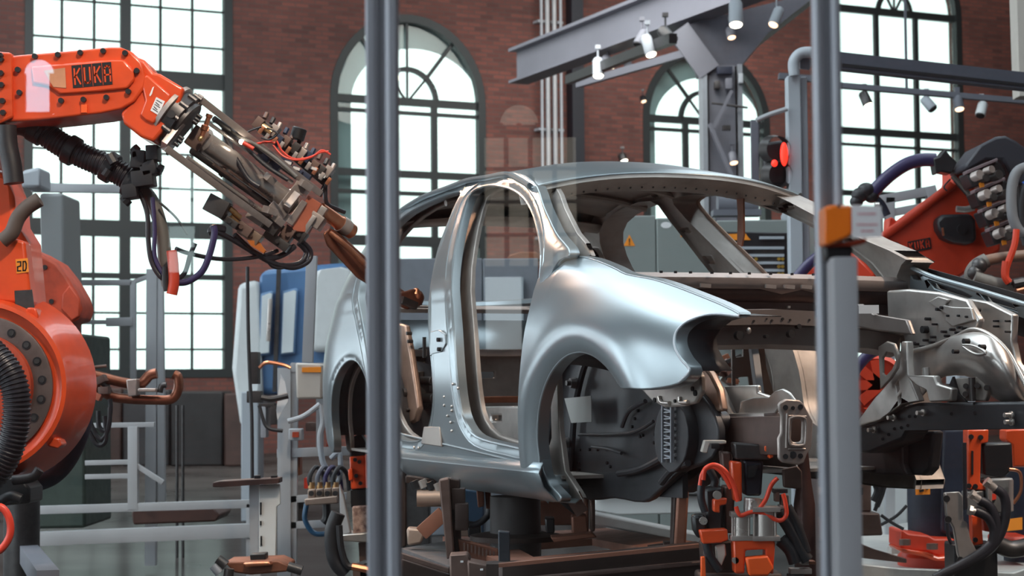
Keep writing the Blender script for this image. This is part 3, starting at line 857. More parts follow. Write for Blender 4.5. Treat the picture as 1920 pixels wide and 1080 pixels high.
# roof lining side: dark inner skin and bows
mb = MB()
mb.quadstrip([[cw(p.x, p.y, p.z) for p in []]]) if False else None
rows = []
for x in [-1.25, -1.5, -1.75, -2.0, -2.25, -2.5, -2.75]:
    ry, rz = rail(x); rows.append([cw(x, s / 8 * (ry - .02), rz + .06 * (1 - abs(s / 8) ** 2.4) - .035) for s in range(-8, 9)])
mb.quadstrip(rows); mb.build('roof_inner_skin', silver_in, car, solid=.004)
for x in (-1.55, -1.95, -2.35):
    mb = MB(); ry, rz = rail(x); mb.tube([cw(x, s / 6 * (ry - .03), rz + .06 * (1 - abs(s / 6) ** 2.4) - .05) for s in range(-6, 7)], .018, n=8); mb.build('roof_bow', silver_in, car)
# rear header, parcel shelf, seat bulkhead, boot frame
mb = MB(); rows = []
for j in range(13):
    s = -1 + j / 6; ry, rz = rail(-2.82)
    rows.append([cw(-2.82, s * ry, rz + .05 * (1 - s * s)), cw(-2.95, s * (ry + .01), rz - .05 + .04 * (1 - s * s)), cw(-2.9, s * ry, rz - .075 + .03 * (1 - s * s)), cw(-2.78, s * (ry - .02), rz - .05 + .04 * (1 - s * s))])
mb.quadstrip(rows, closed=False); mb.build('rear_header', silver_in, car, solid=.006)
mb = MB(); mb.plate([cw(-2.68, -.62, .70), cw(-2.68, .62, .70), cw(-2.6, .66, .25), cw(-2.6, -.66, .25)], FX * -.02,
    [[cw(-2.66, y - .05, .62), cw(-2.66, y + .05, .62), cw(-2.66, y + .05, .59), cw(-2.66, y - .05, .59)] for y in (-.45, -.2, .05, .3)])
mb.build('seat_bulkhead', silver_in, car, bevel=.006)
mb = MB(); mb.bar(cw(-2.67, -.6, .71), cw(-2.67, .62, .71), .06, .035, bev=.01); mb.build('bulkhead_rail', galv, car)
mb = MB()
for y in (-.3, 0.02, .32): mb.tube([cw(-2.64, y, .56), cw(-2.62, y + .05, .46), cw(-2.58, y + .02, .36), cw(-2.57, y - .08, .3)], .012, n=6)
mb.build('bulkhead_swage', galv, car)
mb = MB()
mb.plate([cw(-2.95, -.66, .93), cw(-2.95, .66, .93), cw(-3.25, .66, .96), cw(-3.25, -.66, .96)], (0, 0, -.02), [[cw(-3.02, y - .12, .937), cw(-3.02, y + .12, .937), cw(-3.18, y + .12, .953), cw(-3.18, y - .12, .953)] for y in (-.35, .35)])
mb.build('parcel_shelf', silver_in, car)
mb = MB(); mb.tube([cw(-3.5, -.62, 1.0), cw(-3.6, -.3, .98), cw(-3.62, 0, .97), cw(-3.6, .3, .98), cw(-3.5, .62, 1.0)], .03, n=8); mb.build('boot_sill', silver, car)
mb = MB(); mb.quadstrip([[cw(-3.62, y, z) for y in (-.6, -.2, .2, .6)] for z in (.35, .6, .9)]); mb.build('rear_panel', silver, car, solid=.01)
# tail-lamp cut in the quarter panel
mb = MB(); L = [(647, 545), (637, 560), (628, 580), (620, 598), (622, 585), (630, 563)]
# fuel-side dark opening: placed on the rounded rear corner
pts = [(-3.40, .93), (-3.46, .90), (-3.53, .83), (-3.57, .76), (-3.50, .80), (-3.43, .87)]
mb.plate([cw(x, -wside(x, z) - .004, z) for x, z in pts], LY * .01); mb.build('tail_lamp_opening', blackhole, car)
# floor pan, tunnel, cross members
mb = MB(); mb.plate([cw(-.5, -.76, .235), cw(-.5, .76, .235), cw(-3.0, .76, .26), cw(-3.0, -.76, .26)], (0, 0, -.012)); mb.build('floor_pan', silver_in, car)
mb = MB(); mb.quadstrip([[cw(x, y, z) for y, z in [(-.2, .24), (-.15, .38), (-.1, .42), (.1, .42), (.15, .38), (.2, .24)]] for x in (-.5, -1.2, -2.0, -2.62)]); mb.build('floor_tunnel', silver_in, car, solid=.006)
mb = MB(); x0, z0 = PY(868, 766, -.5); x1, z1 = PY(990, 760, -.5)
mb.plate([cw(-2.33, -.5, .46), cw(-1.2, -.5, .475), cw(-1.2, -.5, .25), cw(-2.33, -.5, .25)], LY * .04, [[cw(x - .06, -.5, .43), cw(x + .06, -.5, .43), cw(x + .06, -.5, .405), cw(x - .06, -.5, .405)] for x in (-1.78, -1.45)])
mb.build('floor_side_member', galv, car, bevel=.008)
mb = MB(); mb.bar(cw(-2.35, -.35, .49), cw(-2.35, .5, .49), .05, .03); mb.bar(cw(-2.1, -.35, .45), cw(-2.1, .4, .45), .16, .02); mb.build('cross_member', rusty, car, bevel=.004)
# inner rear wheelhouse and lower C post, steel with copper light mixed into its colour, seen through the rear door opening
mb = MB(); P = [PY(*p, -.70) for p in [(722, 600), (758, 610), (768, 660), (777, 720), (783, 765), (776, 790), (756, 800), (735, 780), (724, 720)]]
mb.plate([cw(x, -.70, z) for x, z in P], LY * .03); mb.build('inner_c_post', mat('warm_tinted_steel', (.52, .34, .26), .38, .6, noise=.4, nscale=7), car, bevel=.01)
mb = MB()
for px, py, r in [(757, 737, .022), (755, 752, .014), (762, 775, .009), (764, 768, .006), (766, 640, .008), (764, 625, .008)]:
    x, z = PY(px, py, -.71); mb.cyl(cw(x, -.715, z), cw(x, -.69, z), r, n=14)
mb.build('post_hole', darkst, car)
mb = MB(); x, z = PY(790, 735, -.62)
mb.box(cw(x, -.62, z), (.07, .06, .13)); mb.cyl(cw(x - .1, -.66, z + .05), cw(x + .1, -.6, z + .05), .02); mb.cyl(cw(x - .05, -.66, z - .03), cw(x + .12, -.6, z - .03), .025); mb.cyl(cw(x + .06, -.66, z - .09), cw(x + .06, -.66, z + .09), .012)
mb.box(cw(x - .05, -.63, z + .08), (.08, .05, .03))
mb.build('door_latch_fixture', darkst, car, bevel=.003)
# wheelhouses: dark bowl behind each near arch
def wheelhouse(cx, cz, r, y0, y1, name, a0=0, a1=180):
    mb = MB(); rows = []
    for k in range(8):
        t = k / 7; y = y0 + (y1 - y0) * t; rr = r * (1 - .10 * t * t)
        rows.append([cw(cx + rr * math.cos(math.radians(a)), y, cz + rr * math.sin(math.radians(a))) for a in range(a0, a1 + 1, 9)])
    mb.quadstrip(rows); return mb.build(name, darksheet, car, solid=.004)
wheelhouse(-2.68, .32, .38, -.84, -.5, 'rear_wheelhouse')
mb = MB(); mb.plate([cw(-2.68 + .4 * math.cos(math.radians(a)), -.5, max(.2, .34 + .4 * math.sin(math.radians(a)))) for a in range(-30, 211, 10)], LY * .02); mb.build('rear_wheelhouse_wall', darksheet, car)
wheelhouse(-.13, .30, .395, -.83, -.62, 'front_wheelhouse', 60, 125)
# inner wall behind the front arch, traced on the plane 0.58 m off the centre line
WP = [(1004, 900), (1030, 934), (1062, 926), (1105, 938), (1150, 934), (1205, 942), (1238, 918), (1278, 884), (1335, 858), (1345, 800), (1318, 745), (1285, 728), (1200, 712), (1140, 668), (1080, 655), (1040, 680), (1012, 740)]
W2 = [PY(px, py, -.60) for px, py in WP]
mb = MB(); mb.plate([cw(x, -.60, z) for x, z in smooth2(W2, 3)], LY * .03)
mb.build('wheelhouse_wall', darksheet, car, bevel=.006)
def py3(px, py, y, dy=0): 
    x, z = PY(px, py, y); return cw(x, y + dy, z)
mb = MB()
for path, r in [([(1008, 905), (1022, 860), (1032, 790), (1044, 700), (1056, 676)], .022), ([(1062, 920), (1070, 850), (1078, 760), (1094, 690), (1110, 660)], .014), ([(1085, 815), (1180, 812), (1225, 790)], .006), ([(1160, 888), (1200, 880), (1240, 860)], .012),
                ([(1166, 800), (1180, 770), (1210, 752)], .008), ([(1110, 838), (1140, 842), (1165, 850)], .006), ([(1240, 905), (1262, 880), (1290, 868)], .012), ([(1015, 838), (1040, 842), (1046, 826), (1066, 824)], .006)]:
    mb.tube([py3(a, b, -.625) for a, b in path], r, n=8)
mb.build('wheelhouse_swage', darksheet, car)
mb = MB()
for px, py in [(1087, 843), (1105, 843), (1085, 868), (1086, 880), (1086, 896), (1090, 908), (1138, 843), (1138, 868), (1144, 875), (1120, 843), (1196, 770), (1190, 785), (1185, 800), (1205, 816), (1050, 855), (1050, 873), (1228, 815), (1226, 830), (1236, 808), (1200, 818), (1048, 836)]:
    mb.cyl(py3(px, py, -.604, -.004), py3(px, py, -.604, .01), .0055, n=8)
mb.build('wheelhouse_hole', blackhole, car)
mb = MB()
mb.box(py3(1040, 870, -.64), (.02, .02, .02)); 
P = [PY(*p, -.63) for p in [(1026, 836), (1064, 828), (1068, 920), (1050, 930), (1022, 925)]]; mb.plate([cw(x, -.64, z) for x, z in P], LY * .02)
mb.build('hinge_post_closing_plate', darksheet, car, bevel=.006)
mb = MB(); P = [PY(*p, -.76) for p in [(1012, 893), (1050, 890), (1058, 912), (1052, 930), (1040, 942), (1030, 928), (1016, 910)]]
mb.plate([cw(x, -.80, z) for x, z in P], LY * .10); mb.build('sill_end_cap', silver, car, bevel=.012, seg=3)
for px, py, r in [(1078, 718, .022), (1064, 830, .02)]:
    mb = MB(); p = py3(px, py, -.64); mb.cyl(p, p + LY * -.02, r, r * .8, n=16); mb.cyl(p, p + LY * -.035, r * .45, n=12); mb.build('wheelhouse_boss', darkst, car)
# ribbed covers
def bellows(cx, cy, w, h, y, name, strip=True):
    mb = MB()
    L = []
    for i in range(24):
        a = 2 * math.pi * i / 24; L.append((cx + w * math.cos(a) * (1 if abs(math.sin(a)) < .8 else .9), cy + h * math.sin(a)))
    mb.plate([py3(a, b, y) for a, b in L], LY * .05)
    o = mb.build(name, darksheet, car, bevel=.02, seg=3)
    mb = MB()
    for sx in (-.26, .26): mb.bar(py3(cx + w * sx, cy - h * .86, y, -.012), py3(cx + w * sx, cy + h * .72, y, -.012), .006, .012, up=LY)
    n = int(h / 4)
    for k in range(n):
        yy = cy - h * .84 + k * (h * 1.54) / n
        mb.bar(py3(cx - w * .18, yy, y, -.010), py3(cx + w * .18, yy + (3 if k % 2 else -1), y, -.010), .004, .010, up=LY)
    mb.build('cover_ribs', alu, o)
bellows(1258, 818, 32, 68, -.64, 'ribbed_cover')
bellows(1326, 793, 20, 26, -.58, 'ribbed_cover')
# bracket below the wing corner, with holes
mb = MB(); P = [(1190, 718), (1235, 724), (1270, 722), (1292, 708), (1304, 690), (1313, 705), (1314, 735), (1302, 756), (1280, 762), (1245, 764), (1222, 752)]
mb.plate([py3(a, b, -.70) for a, b in P], LY * .02); mb.build('wing_bracket', silver_in, car, bevel=.006)
mb = MB()
for px, py, r in [(1297, 729, .008), (1302, 737, .010), (1301, 737, .006), (1226, 750, .008), (1264, 752, .006)]: mb.cyl(py3(px, py, -.705), py3(px, py, -.705, .01), r, n=10)
mb.build('bracket_hole', blackhole, car)
mb = MB()
mb.tube([py3(1236, 744, -.705), py3(1240, 754, -.705), py3(1255, 756, -.705)], .007); mb.tube([py3(1274, 744, -.705), py3(1276, 754, -.705), py3(1290, 754, -.705)], .007); mb.build('bracket_swage', steel, car)
# apron ahead of the wheelhouse, copper light put into its colour
warm = MATS['warm_tinted_steel']
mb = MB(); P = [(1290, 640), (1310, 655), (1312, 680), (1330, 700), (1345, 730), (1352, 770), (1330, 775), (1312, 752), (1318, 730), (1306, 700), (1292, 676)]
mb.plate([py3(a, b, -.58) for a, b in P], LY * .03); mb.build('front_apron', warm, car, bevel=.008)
mb = MB(); mb.tube([py3(1290, 590, -.66), py3(1330, 594, -.62), py3(1352, 602, -.58)], .014); mb.quadstrip([[py3(1296, 588, -.68), py3(1356, 600, -.62)], [py3(1300, 640, -.60), py3(1312, 626, -.56)]]); mb.build('headlamp_mount', darksheet, car, solid=.004)
# tray
mb = MB()
P = [(1352, 724), (1418, 722), (1420, 736), (1446, 744), (1448, 775), (1368, 778)]
mb.plate([py3(a, b, -.40) for a, b in P], LY * .02); mb.build('tray_wall', galv, car, bevel=.006)
mb = MB(); mb.quadstrip([[py3(1336, 730, -.52), py3(1372, 782, -.50)], [py3(1356, 728, -.42), py3(1378, 776, -.42)]]); mb.build('tray_side', galv, car, solid=.012)
mb = MB(); mb.bar(py3(1352, 782, -.46), py3(1458, 780, -.46), .10, .022, bev=.006); mb.build('tray_base', galv, car)
mb = MB(); P = [(1388, 752), (1412, 745), (1440, 745), (1452, 733), (1466, 729), (1478, 736), (1490, 752), (1462, 760), (1452, 776), (1384, 776)]
mb.plate([py3(a, b, -.47) for a, b in P], LY * .012); mb.build('tray_gusset', galv, car, bevel=.004)
# crossbeam and cowl
mb = MB(); rows = []
for j in range(17):
    s = -1 + j / 8; X = -.40 - .10 * s * s; y = s * .72
    dip = .018 * (1 if (j % 2 and .1 < s < .6) else 0)
    rows.append([cw(X - .16, y, .965), cw(X - .02, y, .962), cw(X, y, .945), cw(X, y, .905 - dip)])
mb.quadstrip(rows); mb.build('cowl_top', mat('pale_primer_sheet', (.42, .36, .34), .4, .6, noise=.2, nscale=6), car, solid=.004)
mb = MB(); rows = []
for j in range(17):
    s = -1 + j / 8; X = -.44 - .10 * s * s; y = s * .72
    rows.append([cw(X + .02, y, .905), cw(X - .03, y, .86), cw(X - .03, y, .82), cw(X + .06, y, .80), cw(X + .05, y, .77), cw(X - .06, y, .72), cw(X - .10, y, .70)])
mb.quadstrip(rows); mb.build('firewall', mat('dark_brown_sheet', (.14, .105, .10), .42, .6, noise=.3, nscale=5), car, solid=.005)
mb = MB()
for px in (1235, 1262, 1290, 1330, 1365, 1400, 1440, 1480, 1520): mb.cyl(cw(*[-.40, PX(px, 524, -.42)[0], .958]), cw(-.40, PX(px, 524, -.42)[0], .966), .006, n=8)
mb.build('cowl_hole', blackhole, car)
mb = MB(); yb, zb_ = PX(1175, 545, -.38)
mb.bar(cw(-.36, -.50, .885), cw(-.34, -.40, .893), .04, .045, bev=.006); mb.bar(cw(-.35, -.62, .88), cw(-.36, -.48, .90), .02, .02); mb.build('bonnet_hinge', darkst, car, bevel=.003)
beam = mat('taupe_beam_sheet', (.27, .23, .215), .42, .6, noise=.2, nscale=5)
mb = MB()
L = []
for px, py in [(1236, 600), (1275, 588), (1330, 583), (1460, 581), (1640, 590), (1700, 600)]: L.append(PX(px, py, -.22))
rows = [[cw(-.30, y, z + .004), cw(-.22, y, z), cw(-.22, y, z - .05), cw(-.26, y, z - .055), cw(-.27, y, z - .12), cw(-.33, y, z - .135)] for y, z in L]
mb.quadstrip(rows); mb.build('front_cross_beam', beam, car, solid=.005)
mb = MB()
for px, py, r in [(1412, 602, .004), (1446, 601, .004), (1480, 600, .004), (1516, 600, .004), (1436, 598, .003), (1360, 602, .004), (1386, 629, .016), (1437, 631, .007), (1483, 626, .014), (1497, 612, .009), (1466, 598, .005), (1531, 594, .006), (1403, 620, .004)]:
    y, z = PX(px, py, -.222); mb.cyl(cw(-.235, y, z), cw(-.214, y, z), r, n=12)
mb.build('beam_hole', blackhole, car)
mb = MB(); y, z = PX(1404, 620, -.21); mb.sphere(cw(-.21, y, z), .009, 8, 6, sc=(1, 1, 1.4)); y, z = PX(1484, 573, -.4); mb.box(cw(-.42, y, .84), (.01, .03, .008)); mb.build('beam_pin', steel, car)
# near front longitudinal and crash plate
mb = MB(); mb.bar(cw(-.55, -.47, .375), cw(.64, -.50, .40), .085, .12, bev=.015); mb.build('front_rail', mat('dark_rust_brown', (.10, .06, .05), .5, .4, noise=.3, nscale=6), car)
PL = [(1466, 752), (1474, 748), (1500, 750), (1507, 756), (1525, 790), (1522, 838), (1514, 852), (1508, 868), (1498, 872), (1468, 867), (1461, 860), (1460, 822), (1465, 812), (1466, 780), (1462, 770), (1460, 758)]
def px3(px, py, x, dx=0):
    y, z = PX(px, py, x); return cw(x + dx, y, z)
hole = [(1486, 790), (1490, 786), (1502, 786), (1506, 790), (1505, 824), (1501, 829), (1488, 829), (1484, 824)]
mb = MB(); mb.plate([px3(a, b, .70) for a, b in PL], FX * -.014, [[px3(a, b, .70) for a, b in hole]])
cp_ = mb.build('crash_plate', steel_m, car, bevel=.005)
mb = MB()
pts = [px3(a, b, .704) for a, b in [(1483, 784), (1492, 781), (1504, 782), (1511, 790), (1510, 828), (1503, 835), (1487, 835), (1480, 828), (1480, 790)]]
pts = catmull(pts, 4, closed=True); mb.tube(pts + [pts[0]], .0042, n=8, smooth=False)
mb.tube([px3(1476, 775, .702), px3(1474, 840, .702)], .004); mb.tube([px3(1478, 780, .702), px3(1512, 781, .702)], .003); mb.tube([px3(1478, 842, .702), px3(1510, 842, .702)], .003)
mb.build('plate_swage', steel_m, cp_)
mb = MB()
for px, py, r in [(1473, 764, .008), (1501, 763, .008), (1473, 856, .008), (1487, 853, .011), (1501, 855, .008), (1487, 765, .006)]: mb.cyl(px3(px, py, .698), px3(px, py, .7045), r, n=12)
mb.build('plate_hole', blackhole, cp_)

# ---- far side of the engine bay: traced on lengthwise planes, inner face towards us
FY = .50
def fp(poly, y, off=.02, holes=()): 
    m_ = MB(); m_.plate([py3(a, b, y) for a, b in poly], LY * off, [[py3(a, b, y) for a, b in h] for h in holes]); return m_
# upper fender rail
fp([(1615, 445), (1640, 452), (1694, 494), (1745, 520), (1830, 545), (1945, 580), (1945, 606), (1900, 590), (1812, 568), (1740, 560), (1700, 540), (1680, 512), (1640, 478)], .72, .03,
   [[(1742, 528), (1800, 545), (1822, 556), (1812, 560), (1752, 541)], [(1838, 551), (1895, 567), (1906, 583), (1850, 566)], [(1700, 500), (1722, 512), (1727, 526), (1712, 524)]]).build('fender_support', silver, car, bevel=.006)
mb = MB(); mb.tube([py3(*p, .70) for p in [(1640, 452), (1694, 492), (1745, 518), (1830, 543), (1945, 578)]], .010); mb.build('fender_support_edge', silver, car)
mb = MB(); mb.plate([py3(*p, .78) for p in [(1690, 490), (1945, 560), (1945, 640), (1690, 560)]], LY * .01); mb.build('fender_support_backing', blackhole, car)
# apron and suspension tower
fp([(1662, 545), (1700, 542), (1760, 548), (1812, 562), (1835, 600), (1830, 618), (1780, 640), (1740, 655), (1700, 660), (1690, 620), (1665, 620)], FY, .03).build('apron_plate', galv, car, bevel=.008)
fp([(1812, 560), (1850, 566), (1898, 590), (1896, 640), (1905, 680), (1935, 720), (1935, 740), (1880, 650), (1840, 615)], FY + .12, .03).build('apron_front_plate', galv, car, bevel=.006)
# tower: a bulging half dome
mb = MB(); rows = []
TW = [((1700, 662), (1700, 755)), ((1730, 650), (1728, 752)), ((1760, 640), (1758, 706)), ((1795, 628), (1790, 704)), ((1824, 619), (1830, 704)), ((1860, 626), (1860, 752)), ((1888, 655), (1890, 756)), ((1908, 690), (1914, 758)), ((1925, 725), (1935, 758))]
for k, (a, b) in enumerate(TW):
    row = []
    for j in range(9):
        t = j / 8; px = a[0] + (b[0] - a[0]) * t; py = a[1] + (b[1] - a[1]) * t
        bul = .16 * math.sin(math.pi * min(1, max(0, (k - 1) / 7))) ** .7 * (math.sin(math.pi * (.25 + .6 * t)) ** 1)
        row.append(py3(px, py, FY + .06 - bul))
    rows.append(row)
mb.quadstrip(rows); mb.build('suspension_tower', galv, car, solid=.006, sub=1, angle=80)
mb = MB(); mb.tube([py3(*p, FY - .02) for p in [(1690, 662), (1740, 652), (1790, 633), (1824, 618), (1858, 630), (1888, 658), (1912, 700), (1935, 745)]], .009); mb.build('tower_rim', steel, car)
mb = MB(); mb.tube([py3(*p, FY - .13) for p in [(1806, 650), (1820, 660), (1834, 665), (1848, 662), (1838, 654), (1822, 648), (1806, 647)]], .005); mb.tube([py3(*p, FY - .06) for p in [(1735, 690), (1738, 712)]], .014); mb.build('tower_swage', galv, car)
mb = MB()
for px, py, y, r in [(1792, 659, .36, .008), (1734, 618, .49, .014), (1812, 640, .38, .01), (1842, 651, .38, .01), (1760, 580, .49, .006), (1768, 577, .49, .006), (1833, 581, .6, .008),
                     (1770, 622, .49, .005), (1786, 618, .49, .005), (1800, 614, .49, .005), (1776, 630, .49, .005), (1796, 624, .49, .005), (1808, 616, .49, .005), (1718, 645, .49, .005), (1736, 638, .49, .005), (1750, 632, .49, .005), (1748, 642, .49, .005), (1730, 650, .49, .005), (1712, 643, .49, .005),
                     (1667, 613, .49, .009), (1693, 613, .49, .009), (1740, 598, .49, .006), (1753, 608, .49, .004), (1780, 592, .49, .004), (1800, 592, .49, .004), (1815, 594, .49, .004), (1868, 602, .61, .004), (1890, 602, .61, .004), (1868, 612, .61, .004), (1890, 622, .61, .004)]:
    mb.cyl(py3(px, py, y, -.012), py3(px, py, y, .01), r, n=10)
mb.build('apron_hole', blackhole, car)
fp([(1740, 566), (1758, 556), (1778, 562), (1770, 572), (1788, 576), (1820, 577), (1826, 600), (1786, 612), (1770, 600), (1776, 590)], FY - .012, .012).build('apron_patch', galv, car, bevel=.003)
# lower brackets
fp([(1698, 704), (1750, 704), (1756, 720), (1784, 728), (1782, 752), (1742, 754), (1736, 732), (1716, 722)], FY - .10, .03).build('mount_bracket', galv, car, bevel=.006)
fp([(1786, 710), (1868, 704), (1856, 726), (1846, 752), (1812, 752), (1792, 735)], FY - .04, .02).build('mount_bracket', silver_in, car, bevel=.004)
mb = MB()
for px, py in [(1811, 724), (1832, 723), (1810, 739), (1850, 727)]: mb.cyl(py3(px, py, FY - .06), py3(px, py, FY - .04), .010, n=10)
mb.tube([py3(1822, 708, FY - .06), py3(1824, 752, FY - .06)], .012); mb.build('bracket_stud', darkst, car)
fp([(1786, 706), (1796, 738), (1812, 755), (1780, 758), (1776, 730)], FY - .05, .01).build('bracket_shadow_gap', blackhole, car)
# main far rail and its front leg
fp([(1600, 800), (1640, 790), (1684, 764), (1720, 755), (1945, 752), (1945, 804), (1700, 808), (1690, 826), (1660, 838), (1630, 850), (1606, 848)], FY - .06, .10).build('far_front_rail', darksheet, car, bevel=.012)
mb = MB()
for px, py in [(1677, 783), (1640, 806), (1732, 774), (1897, 778), (1898, 791)]:
    p = py3(px, py, FY - .07); mb.cyl(p, p - LY * .03, .008, n=10); mb.cyl(p, p - LY * .006, .013, n=10)
mb.build('rail_stud', steel, car)
mb = MB()
for px, py in [(1690, 802), (1702, 798), (1677, 804), (1666, 815), (1655, 823), (1705, 781), (1716, 781), (1784, 776), (1828, 774), (1884, 776)]: mb.cyl(py3(px, py, FY - .064), py3(px, py, FY - .05), .006, n=8)
mb.build('rail_hole', blackhole, car)
# diagonal brace with ring hole
fp([(1600, 800), (1640, 745), (1672, 710), (1686, 668), (1690, 640), (1700, 640), (1702, 700), (1722, 752), (1690, 758), (1650, 788), (1604, 800)], FY - .09, .03,
   [[(1678, 722), (1684, 714), (1686, 730), (1681, 738)], [(1684, 745), (1690, 738), (1689, 752), (1685, 757)]]).build('diagonal_brace', galv, car, bevel=.008)
fp([(1646, 650), (1662, 640), (1676, 644), (1684, 665), (1682, 690), (1668, 712), (1650, 730)], FY - .12, .012, [[(1654, 672), (1662, 660), (1674, 662), (1679, 676), (1672, 692), (1660, 705), (1654, 700)]]).build('ring_gusset', silver_in, car, bevel=.004)
fp([(1600, 570), (1612, 570), (1640, 590), (1700, 600), (1710, 628), (1640, 620), (1600, 612)], FY - .25, .02).build('rail_extension', beam, car, bevel=.006)
mb = MB(); mb.box(py3(1629, 580, FY - .27), (.07, .01, .03)); mb.build('paper_tab', paper, car)
# lower underbody lumps
fp([(1600, 848), (1630, 842), (1690, 828), (1690, 870), (1700, 892), (1640, 890), (1600, 880)], FY + .05, .05).build('subframe', mat('dark_taupe_sheet', (.07, .05, .05), .5, .4, noise=.3, nscale=6), car, bevel=.01)
fp([(1690, 810), (1750, 808), (1745, 850), (1742, 880), (1730, 892), (1698, 890)], FY + .08, .05).build('subframe', darksheet, car, bevel=.01)
fp([(1240, 835), (1330, 850), (1325, 880), (1300, 905), (1260, 925), (1240, 905)], -.45, .1).build('underbody_box', MATS['dark_taupe_sheet'], car, bevel=.015)
# hanging strap in the far door opening and bonnet tabs on the cowl
mb = MB(); mb.plate([py3(*p, .35) for p in [(1380, 360), (1393, 360), (1394, 440), (1390, 462), (1382, 458), (1383, 400)]], LY * .008); mb.build('fixture_strap', rusty, car)
mb = MB()
for px in (1323, 1445, 1480, 1512): mb.bar(cw(-.385, PX(px - 10, 535, -.385)[0], .915), cw(-.38, PX(px + 8, 535, -.385)[0], .912), .012, .014)
mb.build('cowl_tab', steel, car)

# pale grey sheet inside the wheel arch
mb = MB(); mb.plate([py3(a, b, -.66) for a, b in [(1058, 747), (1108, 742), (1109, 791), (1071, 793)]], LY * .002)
o = mb.build('pale_sheet', mat('grey_sheet', (.30, .30, .29), .7), smooth=False); tag(solo(o, py3(1085, 790, -.66)), 'pale crooked sheet inside the front wheel arch', 'paper')

mb = MB(); L = [cw(x + .012, wside(x, z) - .02, z) for x, z in fh[0][4:12]]; mb.tube(L, .010, n=8); mb.build('door_edge', MATS['warm_tinted_steel'], car)

mb = MB(); mb.tube([cw(x, -fender_w(x, z) - .001, z) for x, z in [(-.60, .968), (-.56, .985), (-.50, 1.0), (-.455, 1.008)]], .0035, n=6); mb.build('panel_gap', blackhole, car)

mb = MB(); L = [cw(x, -fender_w(x, z) + .002, z) for x, z in [(.60, .765), (.50, .775), (.435, .758), (.41, .73), (.412, .70), (.43, .67), (.465, .635), (.505, .60), (.46, .565)]]
mb.tube(L, .0045, n=8); mb.build('headlamp_rim', mat('bright_rim_paint', (.62, .64, .68), .35, .3), car)

mb = MB(); mb.plate([cw(-.66, -.57, .16), cw(.05, -.57, .18), cw(.05, -.57, .78), cw(-.66, -.57, .86)], LY * .02); mb.build('footwell_panel', darksheet, car)
# ================================================================== GLASS SCREEN IN FRONT OF US
GY = 2.6
def pp(mb, poly, Y, depth, holes=()):
    "solid whose face at depth Y has the given outline"
    return mb.plate([A(a, b, Y) for a, b in poly], (0, depth, 0), [[A(a, b, Y) for a, b in h] for h in holes])
def tp(mb, path, Y, r, n=10, **k):
    "tube through image points; path items (px,py) at depth Y or (px,py,Y)"
    return mb.tube([A(p[0], p[1], p[2] if len(p) > 2 else Y) for p in path], r, n=n, **k)
def m_px(Y): return Y / F
def extrusion(x, y, w, z0, z1, name, label, turn=0):
    "slotted square aluminium section"
    h = w / 2; g = .005; dp = .010; r = []
    prof = []
    for q in range(4):
        c, s_ = [(1, 0), (0, 1), (-1, 0), (0, -1)][q]
        side = [(-h + .003, h), (-.0165, h), (-.0165, h - .004), (-.0165 + .004, h - .009), (-.0075, h - .009), (-.0055, h), (.0055, h), (.0075, h - .009), (.0165 - .004, h - .009), (.0165, h - .004), (.0165, h), (h - .003, h), (h, h - .003)]
        side = [(-h + .003, h), (-g - .006, h), (-g, h - .003), (-g, h - dp), (g, h - dp), (g, h - .003), (g + .006, h), (h - .003, h), (h, h - .003)]
        for a, b in side: prof.append((a * c + b * s_, -a * s_ + b * c))
    mb = MB()
    ct, st = math.cos(turn), math.sin(turn)
    mb.plate([(x + a * ct - b * st, y + a * st + b * ct, z0) for a, b in prof], (0, 0, z1 - z0))
    o = mb.build(name, alu, smooth=False)
    solo(o, (x, y, z0)); tag(o, label, 'post'); return o
pl = A(719, 540, GY); pr = A(1556, 540, GY)
extrusion(pl.x, pl.y, .045, 0, 2.75, 'aluminium_post', 'slotted grey aluminium post left of centre, in front of the rear car door')
extrusion(pr.x, pr.y, .037, 0, 2.75, 'aluminium_post', 'slotted grey aluminium post that carries the orange box at right')
# the pale door stile that stands beside it below the orange box
q = A(1580, 600, GY - .06)
mb = MB(); zt = A(1576, 484, GY - .06).z
mb.box((q.x, q.y, zt / 2), (.033, .06, zt), bev=.003); st_ = solo(mb.build('door_stile', alu_lt), (q.x, q.y, 0))
tag(st_, 'pale aluminium door stile below the orange box', 'post')
for x0, x1, lab in [(-2.2, pl.x - .024, 'clear glass pane left of the left post'), (pl.x + .024, pr.x - .020, 'clear glass pane between the two grey posts'), (pr.x + .020, 2.2, 'clear glass pane right of the post with the orange box')]:
    mb = MB(); mb.box(((x0 + x1) / 2, GY, 1.4), (x1 - x0, .006, 2.7)); tag(solo(mb.build('glass_pane', clear_glass, smooth=False), ((x0 + x1) / 2, GY, .05)), lab, 'glass pane', 'panes of the glass screen')
# interlock box
b0 = A(1574, 424, GY - .045)
ib = thing('interlock_box', 'bright orange interlock box clamped on the right-hand post', 'box', (b0.x, b0.y, b0.z))
mb = MB(); k = m_px(GY - .07)
mb.plate([A(x, y, GY - .075) for x, y in [(1547, 386), (1562, 384), (1598, 384), (1599, 440), (1590, 446), (1560, 458), (1548, 460)]], (0, .055, 0)); mb.build('housing', yellow_o.copy() if False else mat('vivid_orange_plastic', (.93, .20, .01), .35, coat=.3), ib, bevel=.004)
mb = MB(); mb.plate([A(x, y, GY - .060) for x, y in [(1560, 458), (1625, 446), (1625, 455), (1598, 461), (1548, 463)]], (0, .03, 0)); mb.build('base_plate', MATS['orange_paint_worn'], ib, bevel=.002)
mb = MB(); mb.plate([A(x, y, GY - .055) for x, y in [(1546, 462), (1600, 462), (1598, 484), (1550, 490)]], (0, .03, 0)); mb.build('latch', black, ib, bevel=.003)
